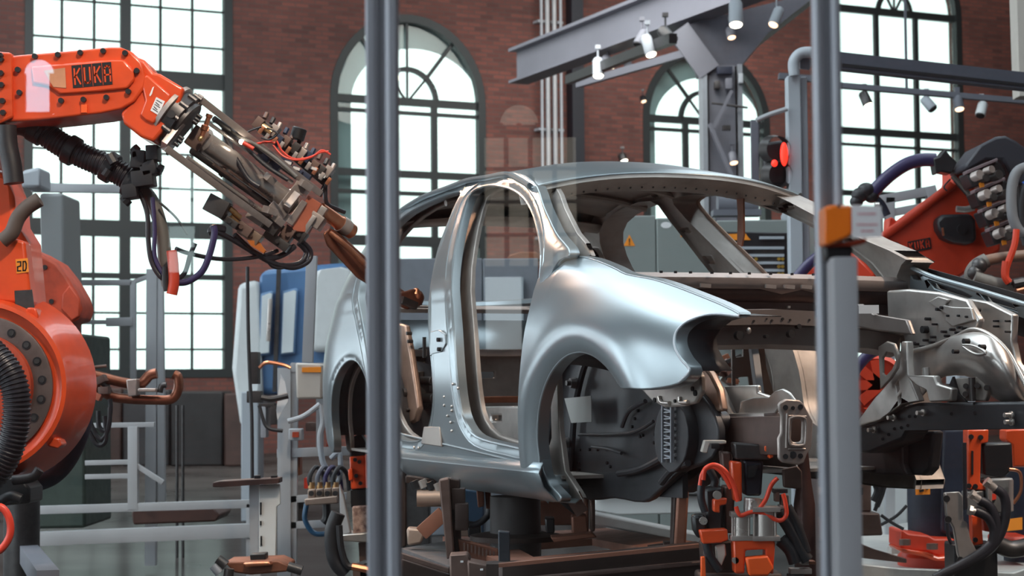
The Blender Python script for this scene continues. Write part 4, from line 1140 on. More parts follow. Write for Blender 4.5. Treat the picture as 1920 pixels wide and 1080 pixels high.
mb = MB(); pa = A(1573, 386, GY - .077); mb.cyl(pa, pa + Vector((0, .003, 0)), .0022, n=10); mb.build('screw', darkst, ib)
nt_ = MB(); PN = [(1597, 384), (1652, 386), (1654, 444), (1598, 446)]
nt_.plate([A(x, y, GY - .082) for x, y in PN], (0, .001, 0)); no = nt_.build('paper_notice', paper, smooth=False); c = A(1625, 415, GY - .082)
solo(no, c); tag(no, 'small white paper notice with three lines of red print beside the orange box', 'notice')
mb = MB()
for x0, x1, y in [(1608, 1643, 401), (1606, 1646, 421), (1615, 1638, 433)]:
    x = x0
    while x < x1:
        w = R_.uniform(2.0, 3.6); pA = A(x, y, GY - .0825); pB = A(min(x + w, x1), y, GY - .0825); mb.bar(pA, pB, .0003, R_.uniform(.0018, .0028)); x += w + .9
mb.build('red_print', redtext, no, smooth=False)

# ================================================================== BIG ORANGE ROBOT AT LEFT
RY = 7.4
rb = thing('welding_robot', 'large orange welding robot reaching in from the left edge with KUKA on its forearm', 'robot', tuple(AF(-60, 1300, 0)) if False else (A(-210, 800, RY).x, RY + .1, 0))
FO = [(-60, 112), (0, 108), (34, 103), (120, 96), (205, 88), (225, 88), (247, 97), (264, 115), (273, 140), (268, 168), (252, 190), (228, 204), (190, 212), (120, 220), (60, 226), (-60, 232)]
mb = MB(); pp(mb, FO, RY - .12, .26); mb.build('forearm', orange, rb, bevel=.035, seg=4)
mb = MB(); pp(mb, [(58, 124), (200, 112), (232, 112), (250, 130), (252, 150), (238, 166), (200, 170), (110, 176), (88, 160), (62, 156)], RY - .135, .05); mb.build('cover_plate', orange, rb, bevel=.008, seg=3)
mb = MB(); pp(mb, [(-10, 96), (20, 98), (22, 104), (24, 220), (-10, 236)], RY - .14, .30); mb.build('forearm_collar', orange, rb, bevel=.008)
mb = MB()
for px, py in [(66, 106), (109, 103), (151, 99), (194, 96), (235, 100), (257, 133), (241, 172), (200, 183), (157, 187), (115, 189), (34, 131), (37, 174)]:
    p = A(px, py, RY - .125); mb.cyl(p + Vector((0, -.012, 0)), p + Vector((0, .01, 0)), .011, n=12)
mb.build('fastener', black, rb)
mb = MB()
for px, py in [(3, 112), (3, 138), (4, 160), (6, 190), (7, 212), (2, 105)]:
    p = A(px, py, RY - .142); mb.cyl(p, p + Vector((0, -.02, 0)), .012, n=6)
mb.build('bolt', black, rb)
mb = MB(); pp(mb, [(134, 123), (208, 116), (211, 158), (137, 165)], RY - .1375, .002); nm = mb.build('name_plate', black, rb, smooth=False)
mb = MB()
ex = (A(211, 158, RY) - A(137, 165, RY)); ey = A(134, 123, RY) - A(137, 165, RY); L_ = ex.length
for k, ch in enumerate('KUKA'):
    o_ = A(137, 165, RY - .138) + ex * ((k + .24) / 4) + ey * .16
    letters(mb, ch, o_, ex, ey, .021, .060, 0, .0062, .002)
for k in (1, 2, 3):
    p = A(137, 165, RY - .1385) + ex * (k / 4); mb.bar(p, p + ey, .0016, .0015, up=(0, 1, 0))
mb.build('lettering', orange, nm, smooth=False)
mb = MB(); pp(mb, [(82, 132), (122, 127), (124, 165), (100, 163), (92, 150)], RY - .1375, .002); mb.build('tan_sticker', mat('worn_tan_sticker', (.62, .27, .14), .6, noise=.2), rb)
mb = MB(); pp(mb, [(152, 196), (163, 196), (163, 211), (152, 211)], RY - .13, .01); mb.build('orange_tab', mat('vivid_orange_plastic_tab', (.95, .12, .02), .4), rb)
# wrist: swivel housing and hand
mb = MB()
ax = (A(345, 228, RY) - A(270, 172, RY)).normalized()
WR = [(236, 112), (256, 106), (270, 112), (288, 136), (300, 138), (345, 165), (338, 190), (316, 232), (288, 266), (262, 256), (232, 232), (226, 212), (240, 196), (262, 160)]
pp(mb, WR, RY - .105, .22); mb.build('wrist', orange, rb, bevel=.030, seg=4)
mb = MB(); pp(mb, [(262, 146), (276, 140), (320, 178), (318, 192), (288, 232), (274, 226), (262, 214), (272, 188)], RY - .118, .03); mb.build('wrist_cover', orange, rb, bevel=.008, seg=3)
mb = MB(); pp(mb, [(282, 207), (293, 182), (309, 190), (297, 216)], RY - .121, .002); ty = mb.build('type_plate', paper, rb, smooth=False)
mb = MB()
for k in range(5):
    t = .18 + k * .16; a = A(293 - 11 * t + 2.5, 182 + 25 * t + 1, RY - .1215); b = A(309 - 12 * t - 3 - (k % 2) * 3, 190 + 26 * t - 1, RY - .1215); mb.bar(a, b, .0012, .003)
mb.build('type_print', darkst, ty, smooth=False)
mb = MB(); pp(mb, [(280, 178), (286, 164), (289, 162), (285, 176), (281, 181)], RY - .121, .002); mb.build('white_mark', paper, rb)
fc = A(322, 215, RY); 
mb = MB(); mb.lathe(fc - ax * .02, ax, [(0, .118), (.004, .128), (.022, .130), (.026, .122)], n=36); mb.build('wrist_ring', steel_m, rb)
mb = MB(); mb.lathe(fc + ax * .003, ax, [(0, .116), (.05, .116), (.055, .10), (.07, .098)], n=36); mb.build('mounting_flange', MATS['dark_steel'], rb)
mb = MB(); u_ = Vector((0, -1, 0)); v_ = ax.cross(u_).normalized()
for i in range(12):
    a = 2 * math.pi * i / 12; p = fc + ax * .03 + (u_ * math.cos(a) + v_ * math.sin(a)) * .118; mb.cyl(p - ax * .008, p + ax * .03, .010, n=8)
mb.build('bolt', darkst, rb)
p = fc + ax * .03 + Vector((0, -.11, .0)); mb = MB(); mb.cyl(p, p + Vector((0, -.03, 0)), .016, n=14); mb.build('flange_boss', darkst, rb)
# link arm, shoulder joint
mb = MB(); pp(mb, [(-90, 230), (-10, 236), (-6, 320), (10, 330), (26, 370), (30, 420), (50, 452), (58, 540), (64, 600), (-90, 620)], RY - .02, .24); mb.build('link_arm', orange, rb, bevel=.03, seg=3)
mb = MB(); pp(mb, [(-90, 432), (0, 440), (46, 452), (56, 540), (60, 570), (-90, 560)], RY - .08, .1); mb.build('link_arm_cover', MATS['orange_paint'], rb, bevel=.012, seg=3)
mb = MB(); pp(mb, [(29, 486), (52, 484), (54, 510), (31, 513)], RY - .083, .002); s2_ = mb.build('number_sticker', yellow_o, rb, smooth=False)
mb = MB(); letters(mb, '2 D', A(31.5, 509, RY - .0835), A(54, 507, RY) - A(31, 509, RY), (0, 0, 1), .013, .033, .005, .005, .0015) if False else letters(mb, '2D', A(33, 508, RY - .0835), (1, 0, .05), (0, 0, 1), .012, .036, .010, .005, .0015); mb.build('number', black, s2_, smooth=False)
mb = MB(); pp(mb, [(27, 545), (60, 543), (66, 590), (30, 592)], RY - .083, .004); mb.build('grey_panel', darkst, rb)
jc = A(-34, 726, RY - .12); AXY = Vector((0, -1, 0)); pxm = m_px(RY)
mb = MB(); mb.lathe(jc + Vector((0, .28, 0)), AXY, [(0, 182 * pxm), (.20, 170 * pxm), (.27, 160 * pxm), (.30, 158 * pxm), (.305, 150 * pxm), (.285, 148 * pxm), (.28, 136 * pxm)], n=64); mb.build('joint_housing', orange, rb)
mb = MB(); mb.lathe(jc + Vector((0, .01, 0)), AXY, [(0, 137 * pxm), (.005, 137 * pxm)], n=56); mb.build('joint_gap', blackhole, rb)
mb = MB(); mb.lathe(jc, AXY, [(0, 132 * pxm), (.015, 132 * pxm), (.018, 128 * pxm), (.018, 100 * pxm)], n=56); mb.build('joint_ring', mat('brown_grey_steel', (.20, .15, .14), .4, .6, noise=.3), rb)
mb = MB(); mb.lathe(jc + Vector((0, -.015, 0)), AXY, [(0, 98 * pxm), (.03, 96 * pxm), (.035, 88 * pxm), (.036, 60 * pxm)], n=48); mb.build('joint_cap', orange_dk, rb)
mb = MB(); mb2 = MB()
for i in range(20):
    a = 2 * math.pi * (i + .35) / 20; p = jc + Vector((math.cos(a) * 114 * pxm, -.018, math.sin(a) * 114 * pxm))
    mb.cyl(p, p + Vector((0, -.004, 0)), 8 * pxm, n=14); mb2.cyl(p + Vector((0, -.004, 0)), p + Vector((0, -.007, 0)), 5 * pxm, n=12)
mb.build('bolt', black, rb); mb2.build('bolt', darkst, rb)
for poly in ([(40, 588), (52, 576), (66, 577), (72, 592), (70, 604), (58, 600)], [(86, 832), (96, 818), (110, 822), (116, 834), (108, 842), (92, 838)]):
    mb = MB(); pp(mb, poly, RY - .10, .09); mb.build('lifting_lug', orange, rb, bevel=.006)
# black hoses of the robot
mb = MB(); tp(mb, [(-40, 640, 7.0), (-8, 668, 6.98), (22, 710, 6.97), (32, 765, 6.97), (22, 830, 6.98), (-6, 884, 7.0), (-50, 920, 7.0)], 7, .052, n=16, rib=.06, ribn=44); mb.build('corrugated_hose', hose_mat, rb)
mb = MB(); tp(mb, [(96, 620, 7.75), (130, 660, 7.75), (148, 720, 7.75), (150, 790, 7.75), (128, 850, 7.75), (96, 888, 7.75), (50, 905, 7.75)], 7.75, .05, n=14); mb.build('hose', navy, rb)
mb = MB(); tp(mb, [(-30, 222, 7.45), (10, 226, 7.5), (50, 230, 7.5), (84, 252, 7.5)], 7.5, .058, n=16); tp(mb, [(84, 250, 7.5), (110, 268, 7.5), (150, 290, 7.5), (200, 312, 7.5), (238, 332, 7.5), (262, 350, 7.5)], 7.5, .050, n=16, rib=.035, ribn=30)
mb.build('corrugated_hose', purple_hose if False else hose_mat, rb)
for (px, py, r) in [(22, 226, .066), (70, 240, .064), (134, 282, .062), (206, 314, .064), (248, 342, .066)]:
    a = A(px, py, 7.5); mb = MB(); d = Vector((.85, 0, -.5)).normalized(); mb.cyl(a - d * .022, a + d * .022, r, n=20); mb.build('hose_clamp', rubber, rb, bevel=.004)
mb = MB()
for px, py, w, h in [(262, 300, 26, 34), (282, 318, 30, 26), (288, 288, 22, 28), (270, 336, 40, 30), (246, 360, 28, 26), (256, 292, 14, 16)]:
    a = A(px, py, 7.44); mb.box(a, (w * pxm, .10, h * pxm), Matrix.Rotation(R_.uniform(-.6, .2), 3, 'Y'), bev=.006)
mb.build('hose_bracket', rubber, rb)
for a, b, r in [((205, 290), (214, 306), .02), ((196, 330), (204, 318), .018), ((240, 372), (232, 380), .024), ((258, 284), (250, 276), .018), ((296, 316), (304, 320), .022)]:
    mb = MB(); mb.cyl(A(*a, 7.42), A(*b, 7.42), r, n=8); mb.build('clamp_screw', rubber, rb)
mb = MB(); tp(mb, [(262, 350), (282, 372), (296, 405), (306, 450), (310, 500), (316, 535)], 7.5, .028, n=14); mb.build('hose', mat('grey_brown_hose', (.12, .11, .10), .5), rb)
for path, r, mm in [([(262, 360), (276, 400), (278, 450), (284, 490), (300, 518), (318, 528)], .010, hose_mat), ([(286, 370), (290, 430), (290, 480), (306, 514), (320, 526)], .009, purple_hose),
                    ([(330, 530), (352, 528), (378, 510), (392, 480), (402, 440), (400, 424)], .014, purple_hose), ([(322, 534), (346, 512), (356, 480), (366, 456)], .010, hose_mat), ([(300, 380), (330, 408), (352, 440)], .005, rubber)]:
    mb = MB(); tp(mb, path, 7.45, r, n=10); mb.build('hose', mm, rb)
mb = MB(); tp(mb, [(322, 470), (325, 500), (326, 530), (322, 552)], 7.42, .022, n=12); mb.build('hose_end', mat('red_orange_hose', (.55, .05, .02), .45), rb)
mb = MB(); tp(mb, [(309, 500), (310, 530), (312, 546)], 7.42, .012, n=10); mb.build('hose_end', rubber, rb)
mb = MB(); tp(mb, [(12, 236), (14, 270), (22, 310), (26, 344)], 7.3, .04, n=14); mb.build('hose', rubber, rb)
mb = MB(); tp(mb, [(4, 452), (22, 436), (34, 408), (52, 388), (74, 374)], 7.28, .030, n=14); mb.build('bent_pipe', mat('dusty_brown_rubber', (.10, .075, .065), .6), rb)
mb = MB(); tp(mb, [(-20, 950), (4, 952), (18, 975), (18, 1005), (2, 1030), (-20, 1040)], 6.9, .014, n=10); mb.build('hose', redcable, rb)
# the foot of the robot
mb = MB(); bx_ = A(-210, 800, RY).x
mb.lathe((bx_, RY + .2, 0), (0, 0, 1), [(0, .42), (.05, .42), (.06, .30), (.55, .27), (.62, .33), (.85, .33), (.9, .25)], n=40); mb.build('base', MATS['black_rubber'], rb)
mb = MB(); pp(mb, [(-30, 892), (40, 896), (56, 916), (56, 944), (-30, 952)], 7.2, .2); mb.build('foot_cover', black, rb, bevel=.01)
mb = MB(); 
for path in ([(24, 900), (60, 895), (74, 880)], [(40, 936), (20, 930), (0, 940)]): tp(mb, path, 7.15, .02)
mb.build('hose', rubber, rb)

# ---------------------------------------------------------------- spot welding gun in the robot's hand
g0 = fc + ax * .075
gun = thing('welding_gun', 'steel and copper spot welding gun held by the orange robot, reaching into the car', 'welding gun', tuple(g0))
def GYd(px): return 7.35 + max(0, px - 300) * .0021
def G(px, py, dy=0): return A(px, py, GYd(px) + dy)
def gb(mb, a, b, w, h, dy=0, bev=.003): return mb.bar(G(*a, dy), G(*b, dy), w, h, up=Vector((0, -1, 0)), bev=bev)
# frame: two long side beams, cross plates
for dy in (-.07, .07):
    mb = MB(); gb(mb, (376, 186), (600, 362), .028, .03, dy); gb(mb, (309, 276), (505, 420), .028, .03, dy); gb(mb, (376, 184), (307, 274), .026, .05, dy)
    mb.build('gun_frame', steel_m, gun)
mb = MB(); gb(mb, (372, 200), (316, 272), .012, .15, 0); mb.build('gun_frame_plate', steel, gun)
mb = MB()
for px, py in [(370, 216), (362, 227), (336, 256), (327, 268), (333, 262), (366, 222)]:
    a = G(px, py, -.09); mb.cyl(a, a + ax * .02, .009, n=10)
mb.build('bolt', black, gun)
# main cylinder
mb = MB(); a, b = G(375, 260), G(545, 382); dr = (b - a).normalized()
mb.lathe(a, dr, [(0, .052), (.02, .056), (.03, .046), ((b - a).length * .93, .046), ((b - a).length * .94, .054), ((b - a).length, .054)], n=32); mb.build('main_cylinder', steel, gun)
mb = MB(); mb.box(G(373, 262), (.07, .11, .09), Matrix.Rotation(.62, 3, 'Y'), bev=.008); mb.build('cylinder_cap', brownst, gun)
for off, r in [((8, -30), .008), ((-26, 20), .014), ((-34, 34), .010), ((16, -40), .012)]:
    mb = MB(); mb.cyl(G(385 + off[0], 262 + off[1], -.02), G(540 + off[0], 372 + off[1], -.02), r, n=12); mb.build('tie_rod', steel if r < .011 else MATS['dark_steel'], gun)
mb = MB(); gb(mb, (352, 300), (545, 440), .03, .05, .01); mb.build('slide_rail', darkst, gun)
mb = MB(); gb(mb, (400, 308), (470, 358), .012, .02, -.06); gb(mb, (430, 320), (520, 385), .010, .02, -.05); mb.build('cover_strip', brownst, gun, sp=1)
mb = MB(); a = G(375, 262, -.07); mb.lathe(G(378, 258, -.06), (A(392, 218, 7.4) - A(378, 258, 7.4)), [(0, .012), (.03, .012), (.032, .017), (.05, .017), (.055, .010), (.085, .010), (.088, .014), (.10, .014)], n=14); mb.build('brass_fitting', copper, gun)
mb = MB(); mb.sphere(G(376, 260, -.095), .012, 12, 8); mb.build('fitting_ball', brass, gun)
mb = MB(); p = G(453, 266, -.10); mb.sphere(p, .011, 14, 10); mb.build('lit_sensor_lamp', mat('bright_lamp_glow', (1, .9, .8), .5, emit=(1, .88, .72), es=30), gun)
mb = MB(); mb.cyl(p, p + Vector((.01, 0, -.0)) + ax * .05, .009, n=12); tp(mb, [(458, 266), (476, 270), (500, 266), (516, 268)], 7.62, .005, n=8); mb.build('sensor_lead', redcable, gun)
# hoses on top of the gun
for path, r, mm in [([(418, 225), (424, 260), (444, 300), (466, 336), (486, 350)], .011, hose_mat), ([(412, 232), (430, 250), (448, 262), (470, 285), (500, 312), (540, 338)], .008, rubber),
                    ([(424, 228), (440, 250), (480, 272), (520, 300), (556, 332)], .008, MATS['grey_brown_hose']), ([(380, 302), (400, 296), (420, 318), (412, 330)], .010, brownst),
                    ([(490, 238), (468, 246), (452, 256)], .004, rubber), ([(500, 240), (520, 250), (505, 262), (490, 258)], .004, rubber)]:
    mb = MB(); tp(mb, path, 7.6, r, n=10); mb.build('hose', mm, gun)
for path in ([(498, 268), (516, 262), (528, 282), (546, 296), (566, 298), (588, 292), (604, 282), (620, 290)], [(512, 272), (530, 292), (556, 300), (580, 296), (600, 286), (616, 284)]):
    mb = MB(); tp(mb, path, 7.75, .0045, n=8); mb.build('cable', redcable, gun)
# valve cluster
mb = MB(); gb(mb, (484, 232), (612, 340), .05, .06, .04); mb.build('valve_rail', MATS['dark_steel'], gun)
rr = random.Random(3)
for i in range(11):
    t = i / 10; cx = 488 + 126 * t; cy = 232 + 96 * t
    mb = MB(); mb.box(G(cx + rr.uniform(-4, 4), cy + rr.uniform(-6, 6), .0), (.034, .08, .05), Matrix.Rotation(.66, 3, 'Y'), bev=.003)
    mb.cyl(G(cx + 8, cy - 10, -.02), G(cx + 13, cy - 20, -.02), .010, n=10)
    mb.build('valve', [brownst, MATS['dark_steel'], steel_m, mat('navy_valve', (.02, .035, .08), .4)][i % 4] if i < 4 else [brownst, MATS['dark_steel'], steel_m, MATS['navy_valve']][i % 4], gun)
    mb = MB(); mb.box(G(cx + 2, cy + 12, -.05), (.016, .02, .034), Matrix.Rotation(.6, 3, 'Y'), bev=.002)
    mb.build('connector', [copper, steel, pal] [i % 2] if False else [copper, steel][i % 2], gun)
for px, py in [(497, 292), (516, 310), (556, 322), (572, 330), (536, 304)]:
    mb = MB(); mb.box(G(px, py, -.02), (.05, .05, .035), Matrix.Rotation(.66, 3, 'Y'), bev=.003); mb.build('valve_body', MATS['navy_valve'], gun)
mb = MB(); a = G(556, 262, -.02); mb.cyl(a, a + Vector((.015, 0, .05)), .032, n=20); mb.build('pressure_knob', black, gun, bevel=.004)
mb = MB(); a = G(487, 233, -.02); mb.cyl(a, a + Vector((.05, 0, -.035)), .014, n=12); mb.build('brass_fitting', brass, gun)
for px, py in [(556, 316), (540, 305), (588, 316), (604, 330)]:
    mb = MB(); mb.box(G(px, py, -.05), (.03, .01, .012), Matrix.Rotation(.3, 3, 'Y')); mb.build('white_tag', paper, gun)
# clamp blocks
for poly, dy, dp in [([(502, 388), (512, 376), (522, 384), (552, 345), (560, 332), (572, 340), (566, 350), (574, 356), (566, 366), (556, 360), (530, 392), (540, 400), (530, 412), (520, 404), (512, 400)], -.08, .12),
                     ([(536, 416), (566, 374), (576, 380), (548, 424)], -.09, .14)]:
    mb = MB(); mb.plate([G(a, b, dy) for a, b in poly], (0, dp, 0)); mb.build('clamp_block', steel_m, gun, bevel=.003)
for a, b in [((498, 392), (514, 398)), ((516, 408), (528, 418)), ((562, 340), (580, 352)), ((536, 392), (556, 366)), ((500, 330), (512, 340))]:
    mb = MB(); gb(mb, a, b, .03, .05, -.09); mb.build('clamp_jaw', steel_m, gun)
mb = MB(); mb.plate([G(a, b, -.07) for a, b in [(546, 425), (578, 366), (603, 382), (572, 436), (552, 434)]], (0, .15, 0)); mb.build('copper_block', terracotta, gun, bevel=.004)
mb = MB(); mb.box(G(594, 415, -.02), (.06, .14, .06), Matrix.Rotation(.6, 3, 'Y'), bev=.006); mb.build('holder_block', steel_m, gun)
mb = MB(); mb.box(G(580, 422, -.06), (.02, .05, .09), Matrix.Rotation(.6, 3, 'Y'), bev=.004); mb.box(G(604, 398, -.05), (.03, .06, .05), Matrix.Rotation(.6, 3, 'Y'), bev=.004); mb.build('holder_plate', galv, gun, sp=1)
a, b = G(600, 392), G(662, 436); dr = (b - a).normalized(); L0 = (b - a).length
mb = MB(); mb.lathe(a, dr, [(0, .030), (L0 * .55, .032), (L0 * .6, .036), (L0 * .97, .034), (L0, .028)], n=24); mb.build('upper_electrode', copper, gun)
mb = MB(); mb.lathe(a + dr * L0 * .6, dr, [(0, .038), (.03, .040), (.05, .036)], n=24); mb.build('electrode_sleeve', steel_m, gun)
# long lower electrode arm that passes behind the post and ends inside the door opening
mb = MB(); mb.plate([G(a, b, -.02) for a, b in [(604, 438), (618, 426), (640, 440), (690, 486), (720, 520), (762, 548), (762, 566), (716, 556), (690, 534), (668, 520), (640, 490), (612, 460)]], (0, .07, 0)); mb.build('electrode_arm', mat('brown_copper', (.34, .13, .08), .35, .8, noise=.45, nscale=8), gun, bevel=.012, seg=3)
mb = MB(); tp(mb, [(618, 436, 8.0), (650, 462, 8.02), (690, 500, 8.08)], 8.1, .012); mb.build('arm_pipe', copper, gun)
mb = MB(); mb.plate([G(a, b, -.03) for a, b in [(740, 545), (758, 546), (770, 542), (780, 541), (790, 546), (796, 556), (790, 570), (778, 578), (762, 580), (742, 572)]], (0, .08, 0)); mb.build('electrode_head', MATS['brown_copper'], gun, bevel=.012, seg=3)
mb = MB(); mb.bar(G(752, 562, -.04), G(780, 574, -.04), .03, .035, bev=.006); mb.build('head_clamp', MATS['dark_steel'], gun)
mb = MB(); mb.lathe(G(778, 560), (.2, -.3, .9), [(0, .022), (.03, .024), (.04, .016), (.05, .007)], n=16); mb.build('electrode_tip', copper, gun)
# lower hardware
mb = MB(); mb.box(G(408, 388), (.09, .09, .075), Matrix.Rotation(.5, 3, 'Y'), bev=.005); mb.build('transformer_box', darkst, gun)
mb = MB(); 
for px, py in [(438, 396), (446, 404), (440, 414)]: mb.cyl(G(px - 8, py - 6, -.04), G(px + 4, py + 4, -.04), .012, n=10)
mb.build('fitting', brass, gun, sp=1)
for px, py, w, h, mm in [(452, 425, .11, .045, brownst), (470, 440, .10, .05, mat('tan_steel', (.33, .24, .18), .4, .7, noise=.3)), (500, 420, .12, .05, MATS['dark_steel']), (520, 452, .12, .04, MATS['dark_steel']), (480, 412, .08, .03, steel_m), (560, 440, .07, .05, MATS['dark_steel']), (430, 414, .09, .03, MATS['dark_steel']), (540, 440, .05, .07, brownst)]:
    mb = MB(); mb.box(G(px, py), (w, .09, h), Matrix.Rotation(.62, 3, 'Y'), bev=.005); mb.cyl(G(px, py, -.06), G(px, py, -.04), .010, n=10); mb.build('bracket_block', mm, gun)
mb = MB(); mb.plate([G(a, b, -.06) for a, b in [(463, 450), (485, 452), (498, 470), (494, 475), (470, 460)]], (0, .03, 0)); mb.build('orange_wedge', mat('orange_copper', (.85, .25, .06), .4, .4), gun)
for path, r in [([(330, 466), (350, 474), (397, 484), (440, 486), (490, 480), (520, 470)], .009), ([(400, 432), (430, 446), (470, 470), (510, 492), (550, 502), (578, 490), (582, 470), (566, 452)], .011), ([(440, 440), (480, 476), (520, 496), (560, 494), (574, 474), (560, 456)], .011),
                ([(470, 470), (500, 484), (530, 478), (552, 462)], .013), ([(500, 486), (512, 500), (530, 502)], .008), ([(402, 428), (396, 436), (400, 428), (420, 430)], .016), ([(610, 345), (612, 380), (632, 392), (646, 398)], .010), ([(618, 330), (606, 352), (600, 368)], .008)]:
    mb = MB(); tp(mb, [(p[0], p[1], GYd(p[0])) for p in path], 7.6, r, n=10); mb.build('hose', hose_mat, gun)

# ---------------------------------------------------------------- second robot behind, with its own gun
rb2 = thing('welding_robot', 'dull red robot hand with a dark flange behind the big orange robot arm', 'robot', (A(60, 700, 9.2).x, 9.4, 0))
mb = MB(); pp(mb, [(40, 460), (72, 474), (104, 492), (128, 522), (148, 556), (154, 578), (148, 600), (128, 606), (132, 632), (126, 640), (96, 648), (70, 620), (40, 600)], 9.0, .26); mb.build('wrist', orange_dk, rb2, bevel=.035, seg=3)
mb = MB(); pp(mb, [(130, 534), (150, 560), (150, 592), (134, 602), (114, 580), (116, 552)], 8.985, .03); mb.build('wrist_cover', orange_dk, rb2, bevel=.008)
mb = MB()
for px, py in [(84, 501), (75, 525), (79, 551), (96, 565), (70, 600)]: p = A(px, py, 8.99); mb.cyl(p, p + Vector((0, .03, 0)), .012, n=10)
mb.build('bolt', black, rb2)
mb = MB(); mb.lathe(A(108, 636, 9.1), (.05, 0, -1), [(0, .10), (.03, .10), (.03, .075), (.09, .07), (.1, .05), (.25, .05)], n=28); mb.build('mounting_flange', brownst, rb2)
mb = MB(); mb.lathe((A(60, 700, 9.2).x - .1, 9.4, 0), (0, 0, 1), [(0, .14), (.06, .14), (.07, .09), (1.5, .09), (1.7, .09)], n=32); mb.build('base', MATS['dark_steel'], rb2)
g2 = thing('welding_gun', 'long brown copper welding tongs pointing right behind the orange robot', 'welding gun', tuple(A(160, 720, 9.1)))
for path, r, mm in [([(150, 700), (180, 704), (225, 716), (262, 720), (280, 704), (294, 700)], .026, MATS['brown_copper']), ([(180, 722), (205, 742), (240, 748), (290, 750), (322, 748), (334, 730), (334, 708), (326, 702)], .024, MATS['brown_copper']),
                    ([(160, 690), (200, 686)], .008, brownst), ([(166, 712), (196, 722), (206, 738)], .016, MATS['dark_steel'])]:
    mb = MB(); tp(mb, path, 9.1, r, n=12); mb.build('electrode_arm', mm, g2)
mb = MB(); pp(mb, [(146, 690), (164, 690), (168, 704), (150, 706)], 9.0, .1); mb.build('mount_block', copper, g2, bevel=.006)
mb = MB(); pp(mb, [(236, 712), (256, 710), (256, 742), (240, 744)], 9.0, .1); pp(mb, [(258, 728), (292, 728), (292, 735), (258, 735)], 9.0, .08); mb.build('tong_block', steel_m, g2, bevel=.005, sp=1)
mb = MB(); tp(mb, [(300, 736), (303, 724), (312, 722)], 9.05, .014); mb.build('tip_holder', darkst, g2)
for k, path in enumerate([[(165, 760), (172, 800), (190, 824), (204, 800), (206, 764)], [(160, 790), (180, 832), (198, 826), (196, 780)], [(170, 740), (166, 780), (180, 816)], [(184, 770), (186, 800), (200, 806), (207, 770), (206, 748)]]):
    mb = MB(); tp(mb, path, 9.0, .012, n=8); mb.build('hose', rubber, g2)
for px, py in [(170, 735), (182, 742), (196, 732), (176, 720), (190, 712)]:
    mb = MB(); mb.box(A(px, py, 9.02), (.05, .07, .035), Matrix.Rotation(R_.uniform(-.5, .5), 3, 'Y'), bev=.004); mb.build('terminal', [copper, brownst, terracotta][px % 3], g2)
# ================================================================== STEELWORK OVERHEAD
bz = 6.0
e0 = AF(972, 155, bz); e1 = AF(1500, -36, bz); bd = (e1 - e0); bd.z = 0; bd.normalize(); e1 = e0 + bd * 16
beam_ = thing('steel_beam', 'long grey steel I-beam with spotlights under it, running toward us overhead', 'beam', tuple(e0))
H_ = .50
mb = MB(); mb.bar(e0 + Vector((0, 0, H_ / 2)), e1 + Vector((0, 0, H_ / 2)), .05, H_ - .02); mb.build('beam_web', greyblue, beam_, smooth=False)
mb = MB(); mb.bar(e0 + Vector((0, 0, H_)), e1 + Vector((0, 0, H_)), .34, .05); mb.build('beam_flange', greyblue, beam_, smooth=False)
mb = MB(); mb.bar(e0, e1, .34, .04); mb.build('beam_flange', greyblue, beam_, smooth=False)
# column with spreading head
cy_ = 24.0; cc = A(1352, 330, cy_); hw = 33 * cy_ / F
col_ = thing('steel_column', 'dark grey steel column with a wide spreading head under the beam', 'column', (cc.x, cy_, 0))
zc = A(1352, 128, cy_).z
mb = MB(); mb.box((cc.x, cy_, zc / 2), (hw * 1.5, hw * 2, zc)); mb.build('column_web', greyblue, col_, smooth=False)
for s_ in (-1, 1):
    mb = MB(); mb.box((cc.x + s_ * hw, cy_ - .05, zc / 2), (.06, hw * 2.3, zc)); mb.build('column_flange', mat('grey_flange_paint', (.24, .26, .29), .45, noise=.1) if s_ < 0 else MATS['grey_flange_paint'], col_, smooth=False)
mb = MB()
top = [A(1272, 55, cy_ - .2), A(1300, 43, cy_ - .2), A(1545, -20, cy_ - .2), A(1440, 62, cy_ - .2), A(1388, 125, cy_ - .2), A(1320, 125, cy_ - .2), A(1312, 92, cy_ - .2)]
mb.plate(top, (0, 1.0, 0)); mb.build('column_head', mat('dark_slate_paint', (.075, .08, .105), .5, noise=.1), col_, smooth=False)
mb = MB(); mb.bar(A(1272, 55, cy_ - .3), A(1330, 135, cy_ - .3), .30, .05, up=(0, 1, 0)); mb.build('head_flange', greyblue, col_, smooth=False)
for (px, py, w, h, m_) in [(1358, 133, 28, 14, navy), (1344, 160, 10, 14, MATS['dark_steel']), (1366, 158, 12, 20, greyblue), (1388, 148, 8, 18, pale if False else palegrey)]:
    mb = MB(); k = cy_ / F; mb.box(A(px, py, cy_ - hw - .1), (w * k, .15, h * k), bev=.01); mb.build('junction_box', m_, col_)
mb = MB(); mb.bar(A(1372, 170, cy_ - .4), A(1338, 240, cy_ - .4), .04, .04); mb.bar(A(1330, 232, cy_ - .4), A(1372, 330, cy_ - .4), .05, .05); mb.build('brace', greyblue, col_, sp=1)
mb = MB(); mb.box(A(1362, 240, cy_ - .45), (.1, .1, .06)); mb.cyl(A(1334, 193, cy_ - .4), A(1402, 202, cy_ - .4), .015); mb.build('bracket', MATS['dark_steel'], col_, sp=1)
